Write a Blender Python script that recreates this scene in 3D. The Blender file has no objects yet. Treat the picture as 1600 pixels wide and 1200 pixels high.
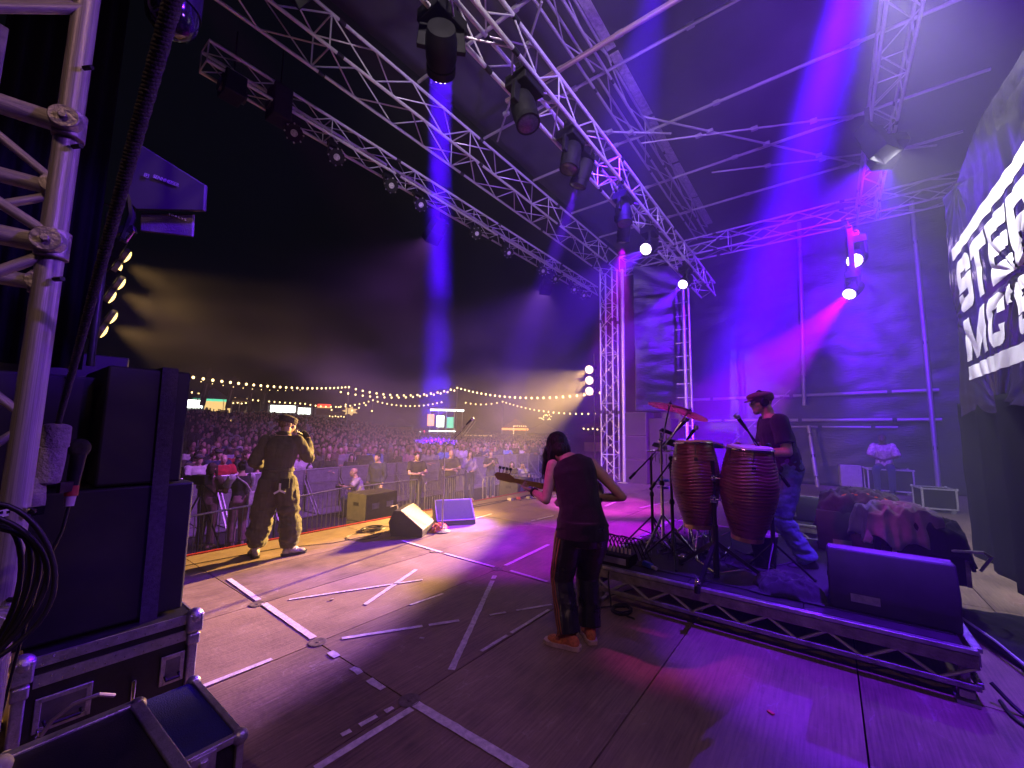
import bpy, bmesh, math, random
import numpy as np
from mathutils import Vector as V, Matrix as Mx, noise as NZ
R = math.radians
S = bpy.context.scene
C = S.collection
random.seed(7)

# ---------------------------------------------------------------- camera
CAMZ = 1.6
def cam_axes(h, p, r):
    f = V((math.cos(h)*math.cos(p), math.sin(h)*math.cos(p), math.sin(p)))
    rt = V((math.sin(h), -math.cos(h), 0)); up = rt.cross(f)
    return math.cos(r)*rt+math.sin(r)*up, -math.sin(r)*rt+math.cos(r)*up, f
ca, cb, cc = cam_axes(R(37.42), R(6.26), R(.867))
cam_d = bpy.data.cameras.new('camera'); cam = bpy.data.objects.new('camera', cam_d); C.objects.link(cam)
cam.matrix_world = Mx(((ca.x, cb.x, -cc.x, 0), (ca.y, cb.y, -cc.y, 0), (ca.z, cb.z, -cc.z, CAMZ), (0, 0, 0, 1)))
cam_d.sensor_width = 36; cam_d.lens = 643.8/1600*36; cam_d.clip_start = .02; cam_d.clip_end = 900
S.camera = cam

# ---------------------------------------------------------------- world (night sky), exposure
W = bpy.data.worlds.new('World'); S.world = W; W.use_nodes = True
wn = W.node_tree; bg = wn.nodes['Background']
bg.inputs['Color'].default_value = (.55, .6, 1, 1); bg.inputs['Strength'].default_value = .0028
S.view_settings.view_transform = 'Standard'; S.view_settings.look = 'None'
S.view_settings.exposure = 0; S.view_settings.gamma = 1
cy = S.cycles
cy.use_denoising = True
cy.max_bounces = 6; cy.diffuse_bounces = 2; cy.glossy_bounces = 3; cy.transmission_bounces = 4; cy.transparent_max_bounces = 12
cy.volume_bounces = 0; cy.volume_step_rate = 3; cy.volume_max_steps = 96
cy.sample_clamp_indirect = 4; cy.caustics_reflective = False; cy.caustics_refractive = False

# ---------------------------------------------------------------- helpers
MATS = {}
def nodes_of(m):
    m.use_nodes = True; nt = m.node_tree
    return nt, nt.nodes['Principled BSDF']
def pm(name, col, rough=.6, metal=0., var=.25, scale=8., bump=.0, bscale=60., emis=None, estr=0., col2=None, stretch=None, spec=.5, sheen=0.):
    """painted / fabric / metal surface: base colour broken up by noise wear, roughness variation and fine relief"""
    if name in MATS: return MATS[name]
    m = bpy.data.materials.new(name); nt, b = nodes_of(m); L = nt.links
    b.inputs['Roughness'].default_value = rough; b.inputs['Metallic'].default_value = metal
    b.inputs['Specular IOR Level'].default_value = spec
    if sheen: b.inputs['Sheen Weight'].default_value = sheen
    tc = nt.nodes.new('ShaderNodeTexCoord'); mp = nt.nodes.new('ShaderNodeMapping')
    L.new(tc.outputs['Object'], mp.inputs['Vector'])
    if stretch: mp.inputs['Scale'].default_value = stretch
    n = nt.nodes.new('ShaderNodeTexNoise'); n.inputs['Scale'].default_value = scale; n.inputs['Detail'].default_value = 6
    n.inputs['Roughness'].default_value = .65
    L.new(mp.outputs['Vector'], n.inputs['Vector'])
    cr = nt.nodes.new('ShaderNodeValToRGB')
    c2 = col2 if col2 else tuple(max(0, c*(1-var*1.6)) for c in col)
    c1 = tuple(min(1, c*(1+var)) for c in col)
    cr.color_ramp.elements[0].position = .3; cr.color_ramp.elements[1].position = .7
    cr.color_ramp.elements[0].color = (*c2, 1); cr.color_ramp.elements[1].color = (*c1, 1)
    L.new(n.outputs['Fac'], cr.inputs['Fac']); L.new(cr.outputs['Color'], b.inputs['Base Color'])
    mr = nt.nodes.new('ShaderNodeMapRange'); mr.inputs['To Min'].default_value = max(.03, rough-.12); mr.inputs['To Max'].default_value = min(1, rough+.12)
    L.new(n.outputs['Fac'], mr.inputs['Value']); L.new(mr.outputs['Result'], b.inputs['Roughness'])
    if bump:
        n2 = nt.nodes.new('ShaderNodeTexNoise'); n2.inputs['Scale'].default_value = bscale; n2.inputs['Detail'].default_value = 4
        L.new(mp.outputs['Vector'], n2.inputs['Vector'])
        bp = nt.nodes.new('ShaderNodeBump'); bp.inputs['Strength'].default_value = bump; bp.inputs['Distance'].default_value = .02
        L.new(n2.outputs['Fac'], bp.inputs['Height']); L.new(bp.outputs['Normal'], b.inputs['Normal'])
    if emis:
        b.inputs['Emission Color'].default_value = (*emis, 1); b.inputs['Emission Strength'].default_value = estr
        m.cycles.emission_sampling = 'NONE'
    MATS[name] = m
    return m

class MB:
    """mesh collector: primitives are joined into one part"""
    def __init__(s): s.v = []; s.f = []; s.mi = []; s.cur = 0
    def add(s, vs, fs):
        o = len(s.v); s.v += [tuple(v) for v in vs]; s.f += [tuple(i+o for i in f) for f in fs]; s.mi += [s.cur]*len(fs); return s
    def box(s, c, d, rot=None, taper=1.):
        c = V(c); hx, hy, hz = d[0]/2, d[1]/2, d[2]/2
        vs = []
        for z in (-1, 1):
            k = taper if z > 0 else 1
            for x, y in ((-1, -1), (1, -1), (1, 1), (-1, 1)):
                p = V((x*hx*k, y*hy*k, z*hz))
                if rot is not None: p = rot @ p
                vs.append(c+p)
        return s.add(vs, [(3, 2, 1, 0), (4, 5, 6, 7), (0, 1, 5, 4), (1, 2, 6, 5), (2, 3, 7, 6), (3, 0, 4, 7)])
    def bar(s, p0, p1, w, h, up=(0, 0, 1)):
        p0, p1 = V(p0), V(p1); d = p1-p0; z = d.normalized(); u = V(up)
        x = u.cross(z)
        if x.length < 1e-4: x = V((1, 0, 0)).cross(z)
        x.normalize(); y = z.cross(x)
        vs = [p+x*a*w/2+y*b*h/2 for p in (p0, p1) for a, b in ((-1, -1), (1, -1), (1, 1), (-1, 1))]
        return s.add(vs, [(3, 2, 1, 0), (4, 5, 6, 7), (0, 1, 5, 4), (1, 2, 6, 5), (2, 3, 7, 6), (3, 0, 4, 7)])
    def cyl(s, p0, p1, r0, r1=None, n=12, caps=True):
        p0, p1 = V(p0), V(p1); r1 = r0 if r1 is None else r1
        z = (p1-p0).normalized(); x = z.orthogonal().normalized(); y = z.cross(x)
        vs = [p+(x*math.cos(2*math.pi*i/n)+y*math.sin(2*math.pi*i/n))*r for p, r in ((p0, r0), (p1, r1)) for i in range(n)]
        fs = [(i, (i+1) % n, n+(i+1) % n, n+i) for i in range(n)]
        if caps: fs += [tuple(reversed(range(n))), tuple(range(n, 2*n))]
        return s.add(vs, fs)
    def tube(s, pts, r, n=6, closed=False):
        pts = [V(p) for p in pts]; k = len(pts); rs = r if isinstance(r, (list, tuple)) else [r]*k
        vs = []; fs = []; x = None
        for i, p in enumerate(pts):
            a = pts[(i-1) % k] if (i > 0 or closed) else p; b = pts[(i+1) % k] if (i < k-1 or closed) else p
            t = (b-a).normalized()
            x = t.orthogonal().normalized() if x is None else (x-t*x.dot(t)).normalized()
            y = t.cross(x)
            vs += [p+(x*math.cos(2*math.pi*j/n)+y*math.sin(2*math.pi*j/n))*rs[i] for j in range(n)]
        for i in range(k if closed else k-1):
            a, b = i*n, ((i+1) % k)*n
            fs += [(a+j, a+(j+1) % n, b+(j+1) % n, b+j) for j in range(n)]
        if not closed: fs += [tuple(reversed(range(n))), tuple(range((k-1)*n, k*n))]
        return s.add(vs, fs)
    def ball(s, c, r, n=12, m=8, rot=None):
        c = V(c); r = (r, r, r) if not isinstance(r, (tuple, list)) else r
        vs = [(0, 0, 1)]+[(math.sin(math.pi*j/m)*math.cos(2*math.pi*i/n), math.sin(math.pi*j/m)*math.sin(2*math.pi*i/n), math.cos(math.pi*j/m)) for j in range(1, m) for i in range(n)]+[(0, 0, -1)]
        out = []
        for v in vs:
            p = V((v[0]*r[0], v[1]*r[1], v[2]*r[2]))
            out.append(c+(rot @ p if rot is not None else p))
        fs = [(0, 1+i, 1+(i+1) % n) for i in range(n)]
        for j in range(m-2): fs += [(1+j*n+i, 1+(j+1)*n+i, 1+(j+1)*n+(i+1) % n, 1+j*n+(i+1) % n) for i in range(n)]
        l = len(vs)-1; b = 1+(m-2)*n
        fs += [(l, b+(i+1) % n, b+i) for i in range(n)]
        return s.add(out, fs)
    def lathe(s, prof, c=(0, 0, 0), rot=None, n=24):
        c = V(c); vs = []; k = len(prof)
        for r, z in prof:
            for i in range(n):
                p = V((r*math.cos(2*math.pi*i/n), r*math.sin(2*math.pi*i/n), z)); vs.append(c+(rot @ p if rot is not None else p))
        fs = [(j*n+i, j*n+(i+1) % n, (j+1)*n+(i+1) % n, (j+1)*n+i) for j in range(k-1) for i in range(n)]
        fs += [tuple(reversed(range(n))), tuple(range((k-1)*n, k*n))]
        return s.add(vs, fs)
    def loft(s, rings, cap=True):
        n = len(rings[0]); vs = [p for r in rings for p in r]; k = len(rings)
        fs = [(j*n+i, j*n+(i+1) % n, (j+1)*n+(i+1) % n, (j+1)*n+i) for j in range(k-1) for i in range(n)]
        if cap: fs += [tuple(reversed(range(n))), tuple(range((k-1)*n, k*n))]
        return s.add(vs, fs)
    def prism(s, poly, h, fn):
        """poly (u,v) list extruded by h; fn(u,v,w)->point"""
        n = len(poly); vs = [fn(u, v, 0) for u, v in poly]+[fn(u, v, h) for u, v in poly]
        fs = [tuple(reversed(range(n))), tuple(range(n, 2*n))]+[(i, (i+1) % n, n+(i+1) % n, n+i) for i in range(n)]
        return s.add(vs, fs)
    def mesh(s, name, smooth=False):
        me = bpy.data.meshes.new(name); me.from_pydata(s.v, [], s.f); me.update()
        if len(set(s.mi)) > 1: me.polygons.foreach_set('material_index', s.mi)
        if smooth:
            me.polygons.foreach_set('use_smooth', [True]*len(me.polygons))
            if smooth != 'all':
                try: me.set_sharp_from_angle(angle=R(38))
                except Exception: pass
        return me
    def build(s, name, mat, parent=None, smooth='auto', bevel=0.):
        off = parent.location if (parent is not None and parent.get('worldbuilt')) else None
        if off is not None: s.v = [(x-off.x, y-off.y, z-off.z) for x, y, z in s.v]
        me = s.mesh(name, smooth)
        for m in (mat if isinstance(mat, (list, tuple)) else [mat]): me.materials.append(m)
        bm = bmesh.new(); bm.from_mesh(me); bmesh.ops.recalc_face_normals(bm, faces=bm.faces)
        if bevel:
            es = [e for e in bm.edges if len(e.link_faces) == 2 and e.calc_face_angle(0) > .6]
            bmesh.ops.bevel(bm, geom=es, offset=bevel, segments=2, affect='EDGES', profile=.6, clamp_overlap=True)
        bm.to_mesh(me); bm.free()
        o = bpy.data.objects.new(name, me); C.objects.link(o)
        if parent is not None: o.parent = parent
        return o
def meta(o, label=None, cat=None, group=None, kind=None):
    if label: o['label'] = label
    if cat: o['category'] = cat
    if group: o['group'] = group
    if kind: o['kind'] = kind
    return o
def thing(name, label, cat, loc=(0, 0, 0), rz=0., group=None, world=False):
    """empty at the thing's base; world=True: parts are modelled in world coordinates"""
    o = bpy.data.objects.new(name, None); C.objects.link(o); o.location = loc
    o.empty_display_size = .1
    if not world: o.rotation_euler = (0, 0, rz)
    else: o['worldbuilt'] = True
    return meta(o, label, cat, group)
def inst(name, me, parent=None, loc=(0, 0, 0), rot=None, scale=(1, 1, 1), mat=None):
    o = bpy.data.objects.new(name, me); C.objects.link(o)
    off = parent.location if (parent is not None and parent.get('worldbuilt')) else V((0, 0, 0))
    m = Mx.Translation(V(loc)-off)
    if rot is not None: m = m @ rot.to_4x4()
    o.matrix_basis = m @ Mx.Diagonal((*scale, 1))
    if parent is not None: o.parent = parent
    if mat is not None:
        o.material_slots[0].link = 'OBJECT'; o.material_slots[0].material = mat
    return o
def copy_tree(o, parent=None):
    c = o.copy(); C.objects.link(c)
    if parent is not None: c.parent = parent
    for ch in o.children: copy_tree(ch, c)
    return c
UNITC = {}
def strut(name, p0, p1, r, mat, parent=None, n=8):
    k = (mat.name, n)
    if k not in UNITC:
        me = MB().cyl((0, 0, 0), (0, 0, 1), 1, n=n).mesh('tube_'+mat.name, 'auto'); me.materials.append(mat); UNITC[k] = me
    p0, p1 = V(p0), V(p1); d = p1-p0
    return inst(name, UNITC[k], parent, p0, d.to_track_quat('Z', 'Y').to_matrix(), (r, r, d.length))
UNITB = {}
def slab(name, c, d, mat, parent=None, rot=None):
    if mat.name not in UNITB:
        me = MB().box((0, 0, 0), (1, 1, 1)).mesh('slab_'+mat.name); me.materials.append(mat); UNITB[mat.name] = me
    return inst(name, UNITB[mat.name], parent, c, rot, d)
def rotz(a): return Mx.Rotation(a, 3, 'Z')
def rotx(a): return Mx.Rotation(a, 3, 'X')
def roty(a): return Mx.Rotation(a, 3, 'Y')
def aim(d, up='Y'): return V(d).to_track_quat('-Z', up).to_matrix()
def spot(name, loc, tgt, col, watts, size, blend=.15, radius=.08, parent=None):
    l = bpy.data.lights.new(name, 'SPOT'); l.color = col; l.energy = watts; l.spot_size = R(size); l.spot_blend = blend; l.shadow_soft_size = radius
    o = bpy.data.objects.new(name, l); C.objects.link(o)
    off = parent.location if parent is not None else V((0, 0, 0))
    o.matrix_basis = Mx.Translation(V(loc)-off) @ aim(V(tgt)-V(loc)).to_4x4()
    if parent is not None: o.parent = parent
    return o

# ---------------------------------------------------------------- materials
ALU = pm('aluminium', (.66, .63, .66), .4, .4, .12, 30, .15, 160)
ALUW = pm('worn_aluminium', (.46, .43, .45), .45, .5, .3, 14, .3, 90)
STEEL = pm('galvanised_steel', (.42, .42, .44), .45, .8, .2, 20, .1)
BLACK = pm('black_paint', (.009, .009, .01), .62, 0, .4, 9, .15, 200, spec=.25)
BLACKM = pm('black_metal', (.02, .02, .022), .38, .4, .35, 12)
RUBBER = pm('black_rubber', (.012, .012, .013), .65, 0, .3, 20)
CHROME = pm('chrome', (.75, .75, .78), .1, 1., .05, 20)
SUBMAT = pm('speaker_paint', (.011, .01, .013), .6, 0, .4, 4, .16, 420)
GRILLE = pm('speaker_grille', (.05, .045, .04), .6, .2, .35, 60, .6, 500)
TAPE = pm('white_tape', (.72, .66, .68), .55, 0, .25, 22, .2, 90)
CABLE = pm('cable_rubber', (.014, .013, .014), .5, 0, .3, 10)
def lens_mat(name, col, s): return pm(name, (.8, .8, .8), .2, emis=col, estr=s)
LENSV = lens_mat('lit_violet_lens', (.9, .72, 1), 9)
BULB = lens_mat('festoon_bulb_glow', (1, .68, .26), 5)
WARM = lens_mat('warm_blinder_glow', (1, .68, .2), 3.2)
DEADLENS = pm('unlit_lens', (.55, .52, .55), .25, 0, .3, 40, .3, 120)
# ================================================================ SETTING
GZ = -.85
# --- field
g = MB(); n = 24
def gz(x, y):
    return GZ - .1 + max(0, y-12)*.012
xs = [-260+i*22 for i in range(28)]; ys = [-60, -20, 4, 12, 20, 30, 45, 60, 80, 110, 150, 220, 320]
g.add([(x, y, gz(x, y)) for y in ys for x in xs], [(j*28+i, j*28+i+1, (j+1)*28+i+1, (j+1)*28+i) for j in range(len(ys)-1) for i in range(27)])
GRASS = pm('trodden_grass', (.035, .04, .018), .9, 0, .5, 1.4, .6, 30, col2=(.02, .018, .012))
meta(g.build('ground', GRASS), kind='structure')
PITM = pm('pit_matting', (.035, .033, .036), .7, 0, .4, 3, .4, 60)
meta(MB().box((8, 9.3, GZ-.05), (26, 6.2, .1)).build('pit_floor', PITM), kind='structure')

# --- stage deck
def ply(name):
    m = bpy.data.materials.new(name); nt, b = nodes_of(m); L = nt.links; N_ = nt.nodes.new
    geo = N_('ShaderNodeNewGeometry'); oi = N_('ShaderNodeObjectInfo')
    a = N_('ShaderNodeTexNoise'); a.inputs['Scale'].default_value = 1.7; a.inputs['Detail'].default_value = 9; a.inputs['Roughness'].default_value = .7
    mp = N_('ShaderNodeMapping'); mp.inputs['Scale'].default_value = (3, 60, 1); L.new(geo.outputs['Position'], mp.inputs['Vector'])
    w = N_('ShaderNodeTexNoise'); w.inputs['Scale'].default_value = 1.2; w.inputs['Detail'].default_value = 5; L.new(mp.outputs['Vector'], w.inputs['Vector'])
    sp = N_('ShaderNodeTexNoise'); sp.inputs['Scale'].default_value = 34; sp.inputs['Detail'].default_value = 3; L.new(geo.outputs['Position'], sp.inputs['Vector'])
    L.new(geo.outputs['Position'], a.inputs['Vector'])
    cr = N_('ShaderNodeValToRGB'); e = cr.color_ramp.elements
    e[0].position = .32; e[0].color = (.075, .052, .038, 1); e[1].position = .72; e[1].color = (.34, .245, .16, 1)
    e.new(.5).color = (.2, .14, .098, 1)
    mx = N_('ShaderNodeMath'); mx.operation = 'MULTIPLY_ADD'; mx.inputs[1].default_value = .45
    L.new(w.outputs['Fac'], mx.inputs[0])
    md = N_('ShaderNodeMath'); md.operation = 'MULTIPLY_ADD'; md.inputs[1].default_value = .62; md.inputs[2].default_value = -.07; L.new(a.outputs['Fac'], md.inputs[0]); L.new(md.outputs[0], mx.inputs[2])
    m3 = N_('ShaderNodeMath'); m3.operation = 'MULTIPLY_ADD'; m3.inputs[1].default_value = .16; L.new(oi.outputs['Random'], m3.inputs[0]); L.new(mx.outputs[0], m3.inputs[2])
    L.new(m3.outputs[0], cr.inputs['Fac'])
    cs = N_('ShaderNodeValToRGB'); cs.color_ramp.elements[0].position = .68; cs.color_ramp.elements[1].position = .76
    L.new(sp.outputs['Fac'], cs.inputs['Fac'])
    mix = N_('ShaderNodeMixRGB'); mix.blend_type = 'MIX'; mix.inputs['Color2'].default_value = (.3, .25, .22, 1)
    mm = N_('ShaderNodeMath'); mm.operation = 'MULTIPLY'; mm.inputs[1].default_value = .22; L.new(cs.outputs['Color'], mm.inputs[0]); L.new(mm.outputs[0], mix.inputs['Fac'])
    L.new(cr.outputs['Color'], mix.inputs['Color1']); L.new(mix.outputs['Color'], b.inputs['Base Color'])
    mw = N_('ShaderNodeMapping'); mw.inputs['Scale'].default_value = (1.1, 2.6, 1); mw.inputs['Rotation'].default_value = (0, 0, .7); L.new(geo.outputs['Position'], mw.inputs['Vector'])
    sc_ = N_('ShaderNodeTexVoronoi'); sc_.feature = 'DISTANCE_TO_EDGE'; sc_.inputs['Scale'].default_value = 1.9; sc_.inputs['Randomness'].default_value = 1
    wv = N_('ShaderNodeTexNoise'); wv.inputs['Scale'].default_value = 3; wv.inputs['Detail'].default_value = 4; L.new(mw.outputs['Vector'], wv.inputs['Vector'])
    vm = N_('ShaderNodeVectorMath'); vm.operation = 'MULTIPLY_ADD'; vm.inputs[1].default_value = (.7, .7, 0); L.new(wv.outputs['Color'], vm.inputs[0]); L.new(mw.outputs['Vector'], vm.inputs[2]); L.new(vm.outputs[0], sc_.inputs['Vector'])
    c5 = N_('ShaderNodeValToRGB'); c5.color_ramp.elements[0].position = .004; c5.color_ramp.elements[0].color = (1, 1, 1, 1); c5.color_ramp.elements[1].position = .016; c5.color_ramp.elements[1].color = (0, 0, 0, 1); L.new(sc_.outputs['Distance'], c5.inputs['Fac'])
    c6 = N_('ShaderNodeValToRGB'); c6.color_ramp.elements[0].position = .52; c6.color_ramp.elements[1].position = .6; L.new(a.outputs['Fac'], c6.inputs['Fac'])
    m6 = N_('ShaderNodeMath'); m6.operation = 'MULTIPLY'; L.new(c5.outputs['Color'], m6.inputs[0]); L.new(c6.outputs['Color'], m6.inputs[1])
    m7 = N_('ShaderNodeMath'); m7.operation = 'MULTIPLY'; m7.inputs[1].default_value = .5; L.new(m6.outputs[0], m7.inputs[0])
    mx2 = N_('ShaderNodeMixRGB'); mx2.inputs['Color2'].default_value = (.42, .36, .31, 1); L.new(m7.outputs[0], mx2.inputs['Fac']); L.new(mix.outputs['Color'], mx2.inputs['Color1']); L.new(mx2.outputs['Color'], b.inputs['Base Color'])
    rr = N_('ShaderNodeMapRange'); rr.inputs['To Min'].default_value = .42; rr.inputs['To Max'].default_value = .72; L.new(a.outputs['Fac'], rr.inputs['Value']); L.new(rr.outputs['Result'], b.inputs['Roughness'])
    bp = N_('ShaderNodeBump'); bp.inputs['Strength'].default_value = .35; bp.inputs['Distance'].default_value = .006
    L.new(sp.outputs['Fac'], bp.inputs['Height']); L.new(bp.outputs['Normal'], b.inputs['Normal'])
    return m
PLY = ply('stage_plywood')
PX, PY, X0, Y0 = 2.11, 1.06, 1.73, 2.05
deck = MB().box((7.6, 1.1, -.14), (22, 10.3, .06)).build('stage_floor', pm('deck_underframe', (.03, .028, .026), .8)); meta(deck, kind='structure')
pl_me = MB().box((0, 0, 0), (PX-.009, PY-.009, .03)).mesh('deck_panel'); pl_me.materials.append(PLY)
rnd = random.Random(3)
for i in range(-3, 8):
    for j in range(-6, 4):
        inst('deck_panel', pl_me, deck, (X0+PX*(i+.5), Y0+PY*(j+.5), -.0155-rnd.random()*.0018), rotx(rnd.uniform(-.0007, .0007)))
capm = MB().lathe([(.0, .0005), (.062, .0005), (.066, .003), (.058, .0045), (.05, .003), (.012, .003), (.012, .0055), (0, .0055)], n=20).mesh('post_cap', 'auto'); capm.materials.append(pm('post_cap_steel', (.2, .16, .14), .55, .5, .3, 30))
for i in range(0, 3):
    for j in range(0, 3): inst('post_cap', capm, deck, (X0+PX*i, Y0+PY*j, .0005))
slab('edge_trim', (7.6, Y0+PY*4+.025, -.012), (22, .045, .05), pm('red_edge_trim', (.45, .03, .035), .5), deck)
slab('fascia', (7.6, Y0+PY*4+.06, -.45), (22, .02, .8), pm('black_fascia', (.012, .012, .014), .8), deck)

# --- tape marks on the deck
def tape(p0, p1, w, label, worn=0):
    (x0, y0), (x1, y1) = p0, p1; d = V((x1-x0, y1-y0, 0)); L_ = d.length; d.normalize(); s = V((-d.y, d.x, 0))
    t = thing('tape_strip', label, 'tape', ((x0+x1)/2, (y0+y1)/2, .0), 0, 'white tape strips stuck on the stage floor', True)
    rn = random.Random(int(L_*1000)); m = MB(); k = max(3, int(L_/.05)); seg = []
    for i in range(k+1):
        u = i/k; c = V((x0, y0, .0045))+d*(L_*u)
        seg.append((c+s*(w/2*(1-rn.random()*.12*(1+worn*3))), c-s*(w/2*(1-rn.random()*.12*(1+worn*3)))))
    for i in range(k):
        if worn and rn.random() < worn*.45:
            if m.v: m.build('tape', TAPE, t)
            m = MB()
            continue
        a, b, c_, e_ = seg[i][0], seg[i][1], seg[i+1][1], seg[i+1][0]
        m.add([a, b, c_, e_, *(V(p)-V((0, 0, .0015)) for p in (a, b, c_, e_))], [(0, 1, 2, 3), (0, 4, 5, 1), (1, 5, 6, 2), (2, 6, 7, 3), (3, 7, 4, 0)])
    if m.v: m.build('tape', TAPE, t)

tape((1.8, 5.06), (1.77, 4.25), 0.05, 'short tape strip near the speaker stack, pointing at the deck seam', 0)
tape((1.77, 4.14), (1.74, 3.19), 0.055, 'clean tape strip ending at the nearer round post cap', 0)
tape((0.98, 3.14), (1.42, 3.13), 0.04, 'thin pale tape strip beside the open flight case', 0)
tape((1.73, 2.0), (1.75, 1.22), 0.06, 'broad tape strip running from a post cap towards the shadow behind the bassist', 0)
tape((1.14, 2.0), (1.69, 1.98), 0.045, 'long unbroken tape strip running from the post cap away from the bassist', 0)
tape((1.33, 2.1), (1.63, 2.07), 0.04, 'torn tape remnant beside the long strip below the post cap', 0.9)
tape((1.87, 3.02), (2.73, 2.49), 0.04, 'ragged tape strip crossing the middle panel', 0.12)
tape((2.88, 2.41), (3.41, 2.11), 0.03, 'faded tape strip leading up to the bassist knees', 0.3)
tape((2.33, 3.42), (3.23, 3.8), 0.045, 'short arm of the tape cross in mid stage', 0)
tape((1.95, 4.05), (3.07, 3.5), 0.03, 'long thin arm of the tape cross in mid stage', 0)
tape((2.58, 3.1), (2.95, 3.06), 0.03, 'stubby tape remnant on the deck seam below the tape cross', 0.25)
tape((2.1, 2.08), (3.65, 2.99), 0.05, 'scuffed tape strip pointing up at the far post cap', 0.2)
tape((2.4, 2.08), (3.35, 2.07), 0.03, 'scuffed tape strip running diagonally to the bassist shins', 0.3)
tape((3.89, 4.9), (3.87, 4.07), 0.045, 'tape strip starting at the tan wedge monitor', 0)
tape((3.86, 4.0), (3.87, 3.18), 0.04, 'tape strip between the tan wedge monitor strip and the far post cap', 0)
tape((3.99, 3.11), (5.08, 3.2), 0.05, 'purple lit tape strip running from the far post cap behind the bassist', 0)
tape((3.89, 2.96), (3.87, 2.45), 0.04, 'tape strip running from the far post cap to the bassist thigh', 0)
tape((5.48, 5.09), (6.16, 5.15), 0.05, 'white tape dash beside the violet wedge monitor', 0)
tape((6.16, 4.24), (6.79, 4.18), 0.03, 'thin tape dash beside the bassist hip, towards the crowd', 0.1)
tape((1.72, 3.01), (1.69, 2.16), 0.055, 'brown worn tape along the seam between two post caps', 0.95)
tape((8.38, 3.86), (9.06, 3.92), 0.05, 'small white tape dash on the purple patch below the bassist elbow', 0)
tape((8.67, 3.22), (9.9, 3.0), 0.03, 'pink tape line on the purple patch behind the cymbal stand', 0.1)
# ================================================================ STAGE STRUCTURE
def truss(name, label, cat, p0, p1, s, bay, mat, r=.025, rb=.012, group=None, up=(0, 0, 1), faces=(0, 1, 2, 3), s2=None, ladder=False):
    p0, p1 = V(p0), V(p1); d = (p1-p0); L_ = d.length; d.normalize(); u = V(up); side = d.cross(u).normalized(); u = side.cross(d)
    s2 = s2 or s
    t = thing(name, label, cat, p0, 0, group, True)
    off = [side*a*s/2+u*b*s2/2 for a, b in ((-1, -1), (1, -1), (1, 1), (-1, 1))]
    for o in off: strut('chord', p0+o, p1+o, r, mat, t, 10)
    k = max(1, round(L_/bay)); st = L_/k
    for f in faces:
        a, b = off[f], off[(f+1) % 4]
        for i in range(k):
            q0, q1 = p0+d*(i*st), p0+d*((i+1)*st)
            if ladder and f in ladder: strut('rung', q0+a, q0+b, rb, mat, t, 6); continue
            if i % 2: a_, b_ = a, b
            else: a_, b_ = b, a
            strut('brace', q0+a_, q1+b_, rb, mat, t, 6)
            if i % 4 == 0: strut('strut', q0+a, q0+b, rb, mat, t, 6)
    x = 3.0
    while x < L_-.3:
        for o in off: strut('coupler', p0+d*(x-.05)+o, p0+d*(x+.05)+o, r*1.22, BLACKM, t, 10)
        x += 3.0
    return t
G = 'lighting and roof trusses over the stage'
truss('box_truss', 'slim silver truss along the stage front with dark floodlights hanging under it', 'truss', (1.42, 6.3, 6.45), (12.9, 6.3, 6.45), .29, .42, ALU, .024, .009, G)
truss('box_truss', 'deep silver main truss joining the two front towers', 'truss', (-.3, 5.5, 7.12), (12.5, 5.5, 7.12), .52, .72, ALU, .026, .012, G)
T3Z = 6.0
truss('box_truss', 'bright silver truss carrying the moving head lights over mid stage', 'truss', (.3, 2.75, T3Z), (13.6, 2.75, T3Z), .4, .5, ALU, .026, .011, G)
truss('box_truss', 'thin roof truss with a flat awning rail, high above the moving heads', 'truss', (.5, 2.95, 8.1), (14, 2.95, 8.1), .34, 1.0, ALUW, .024, .012, G, faces=(0, 1))
truss('box_truss', 'purple lit side truss running back from the far tower', 'truss', (13.3, 5.4, 7.3), (13.3, -3, 7.3), .5, .8, ALUW, .026, .014, G)
truss('box_truss', 'dim hazy back truss with lamps hung from it', 'truss', (3.2, -1.05, 7.15), (13.3, -1.05, 7.15), .36, .6, ALUW, .024, .011, G, ladder=(1,))
# roof purlins and braces
def purlin(label, p0, p1, r=.03, mat=ALUW):
    t = thing('roof_tube', label, 'roof tube', p0, 0, 'tubes of the stage roof frame', True); strut('tube', p0, p1, r, mat, t, 10)
    p0, p1 = V(p0), V(p1)
    for u in (.27, .52, .77): slab('clamp', p0.lerp(p1, u), (.07, .12, .07), ALUW, t)
RL = ['roof tube nearest the camera, crossing above the moving heads', 'roof tube just past the nearest one', 'third roof tube from the camera, over the bright truss', 'fourth roof tube, crossing the middle of the purple roof', 'fifth roof tube, fainter in the haze', 'farthest faint roof tube before the side truss']
for x, l in zip((2.4, 4.45, 6.3, 8.22, 10.22, 12.1), RL): purlin(l, (x, 5.7, 7.98), (x, -2.6, 7.98))
purlin('thick worn roof tube with a coppery patch between two roof tubes', (5.7, 4.6, 7.9), (5.7, .2, 7.9), .045, pm('coppery_tube', (.5, .36, .32), .5, .7, .35, 4))
purlin('straight level tie tube in the middle of the roof', (7.6, 2.6, 7.86), (12.1, -1.0, 7.86), .022)
purlin('short tie tube next to the bright truss', (7.3, 3.7, 7.86), (8.4, 2.3, 7.86), .022)
purlin('slanting brace tube towards the far roof corner', (10.3, 1.9, 7.84), (12.1, -2.2, 7.84), .02)
purlin('slanting brace tube near the stage front', (4.5, 5.4, 7.84), (2.6, 3.0, 7.84), .02)
purlin('slanting brace tube behind the deep main truss', (6.4, 5.4, 7.84), (4.5, 3.0, 7.84), .02)
purlin('long brace tube ending over the back truss', (8.3, 2.9, 7.84), (10.1, -1.0, 7.84), .02)
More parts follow.
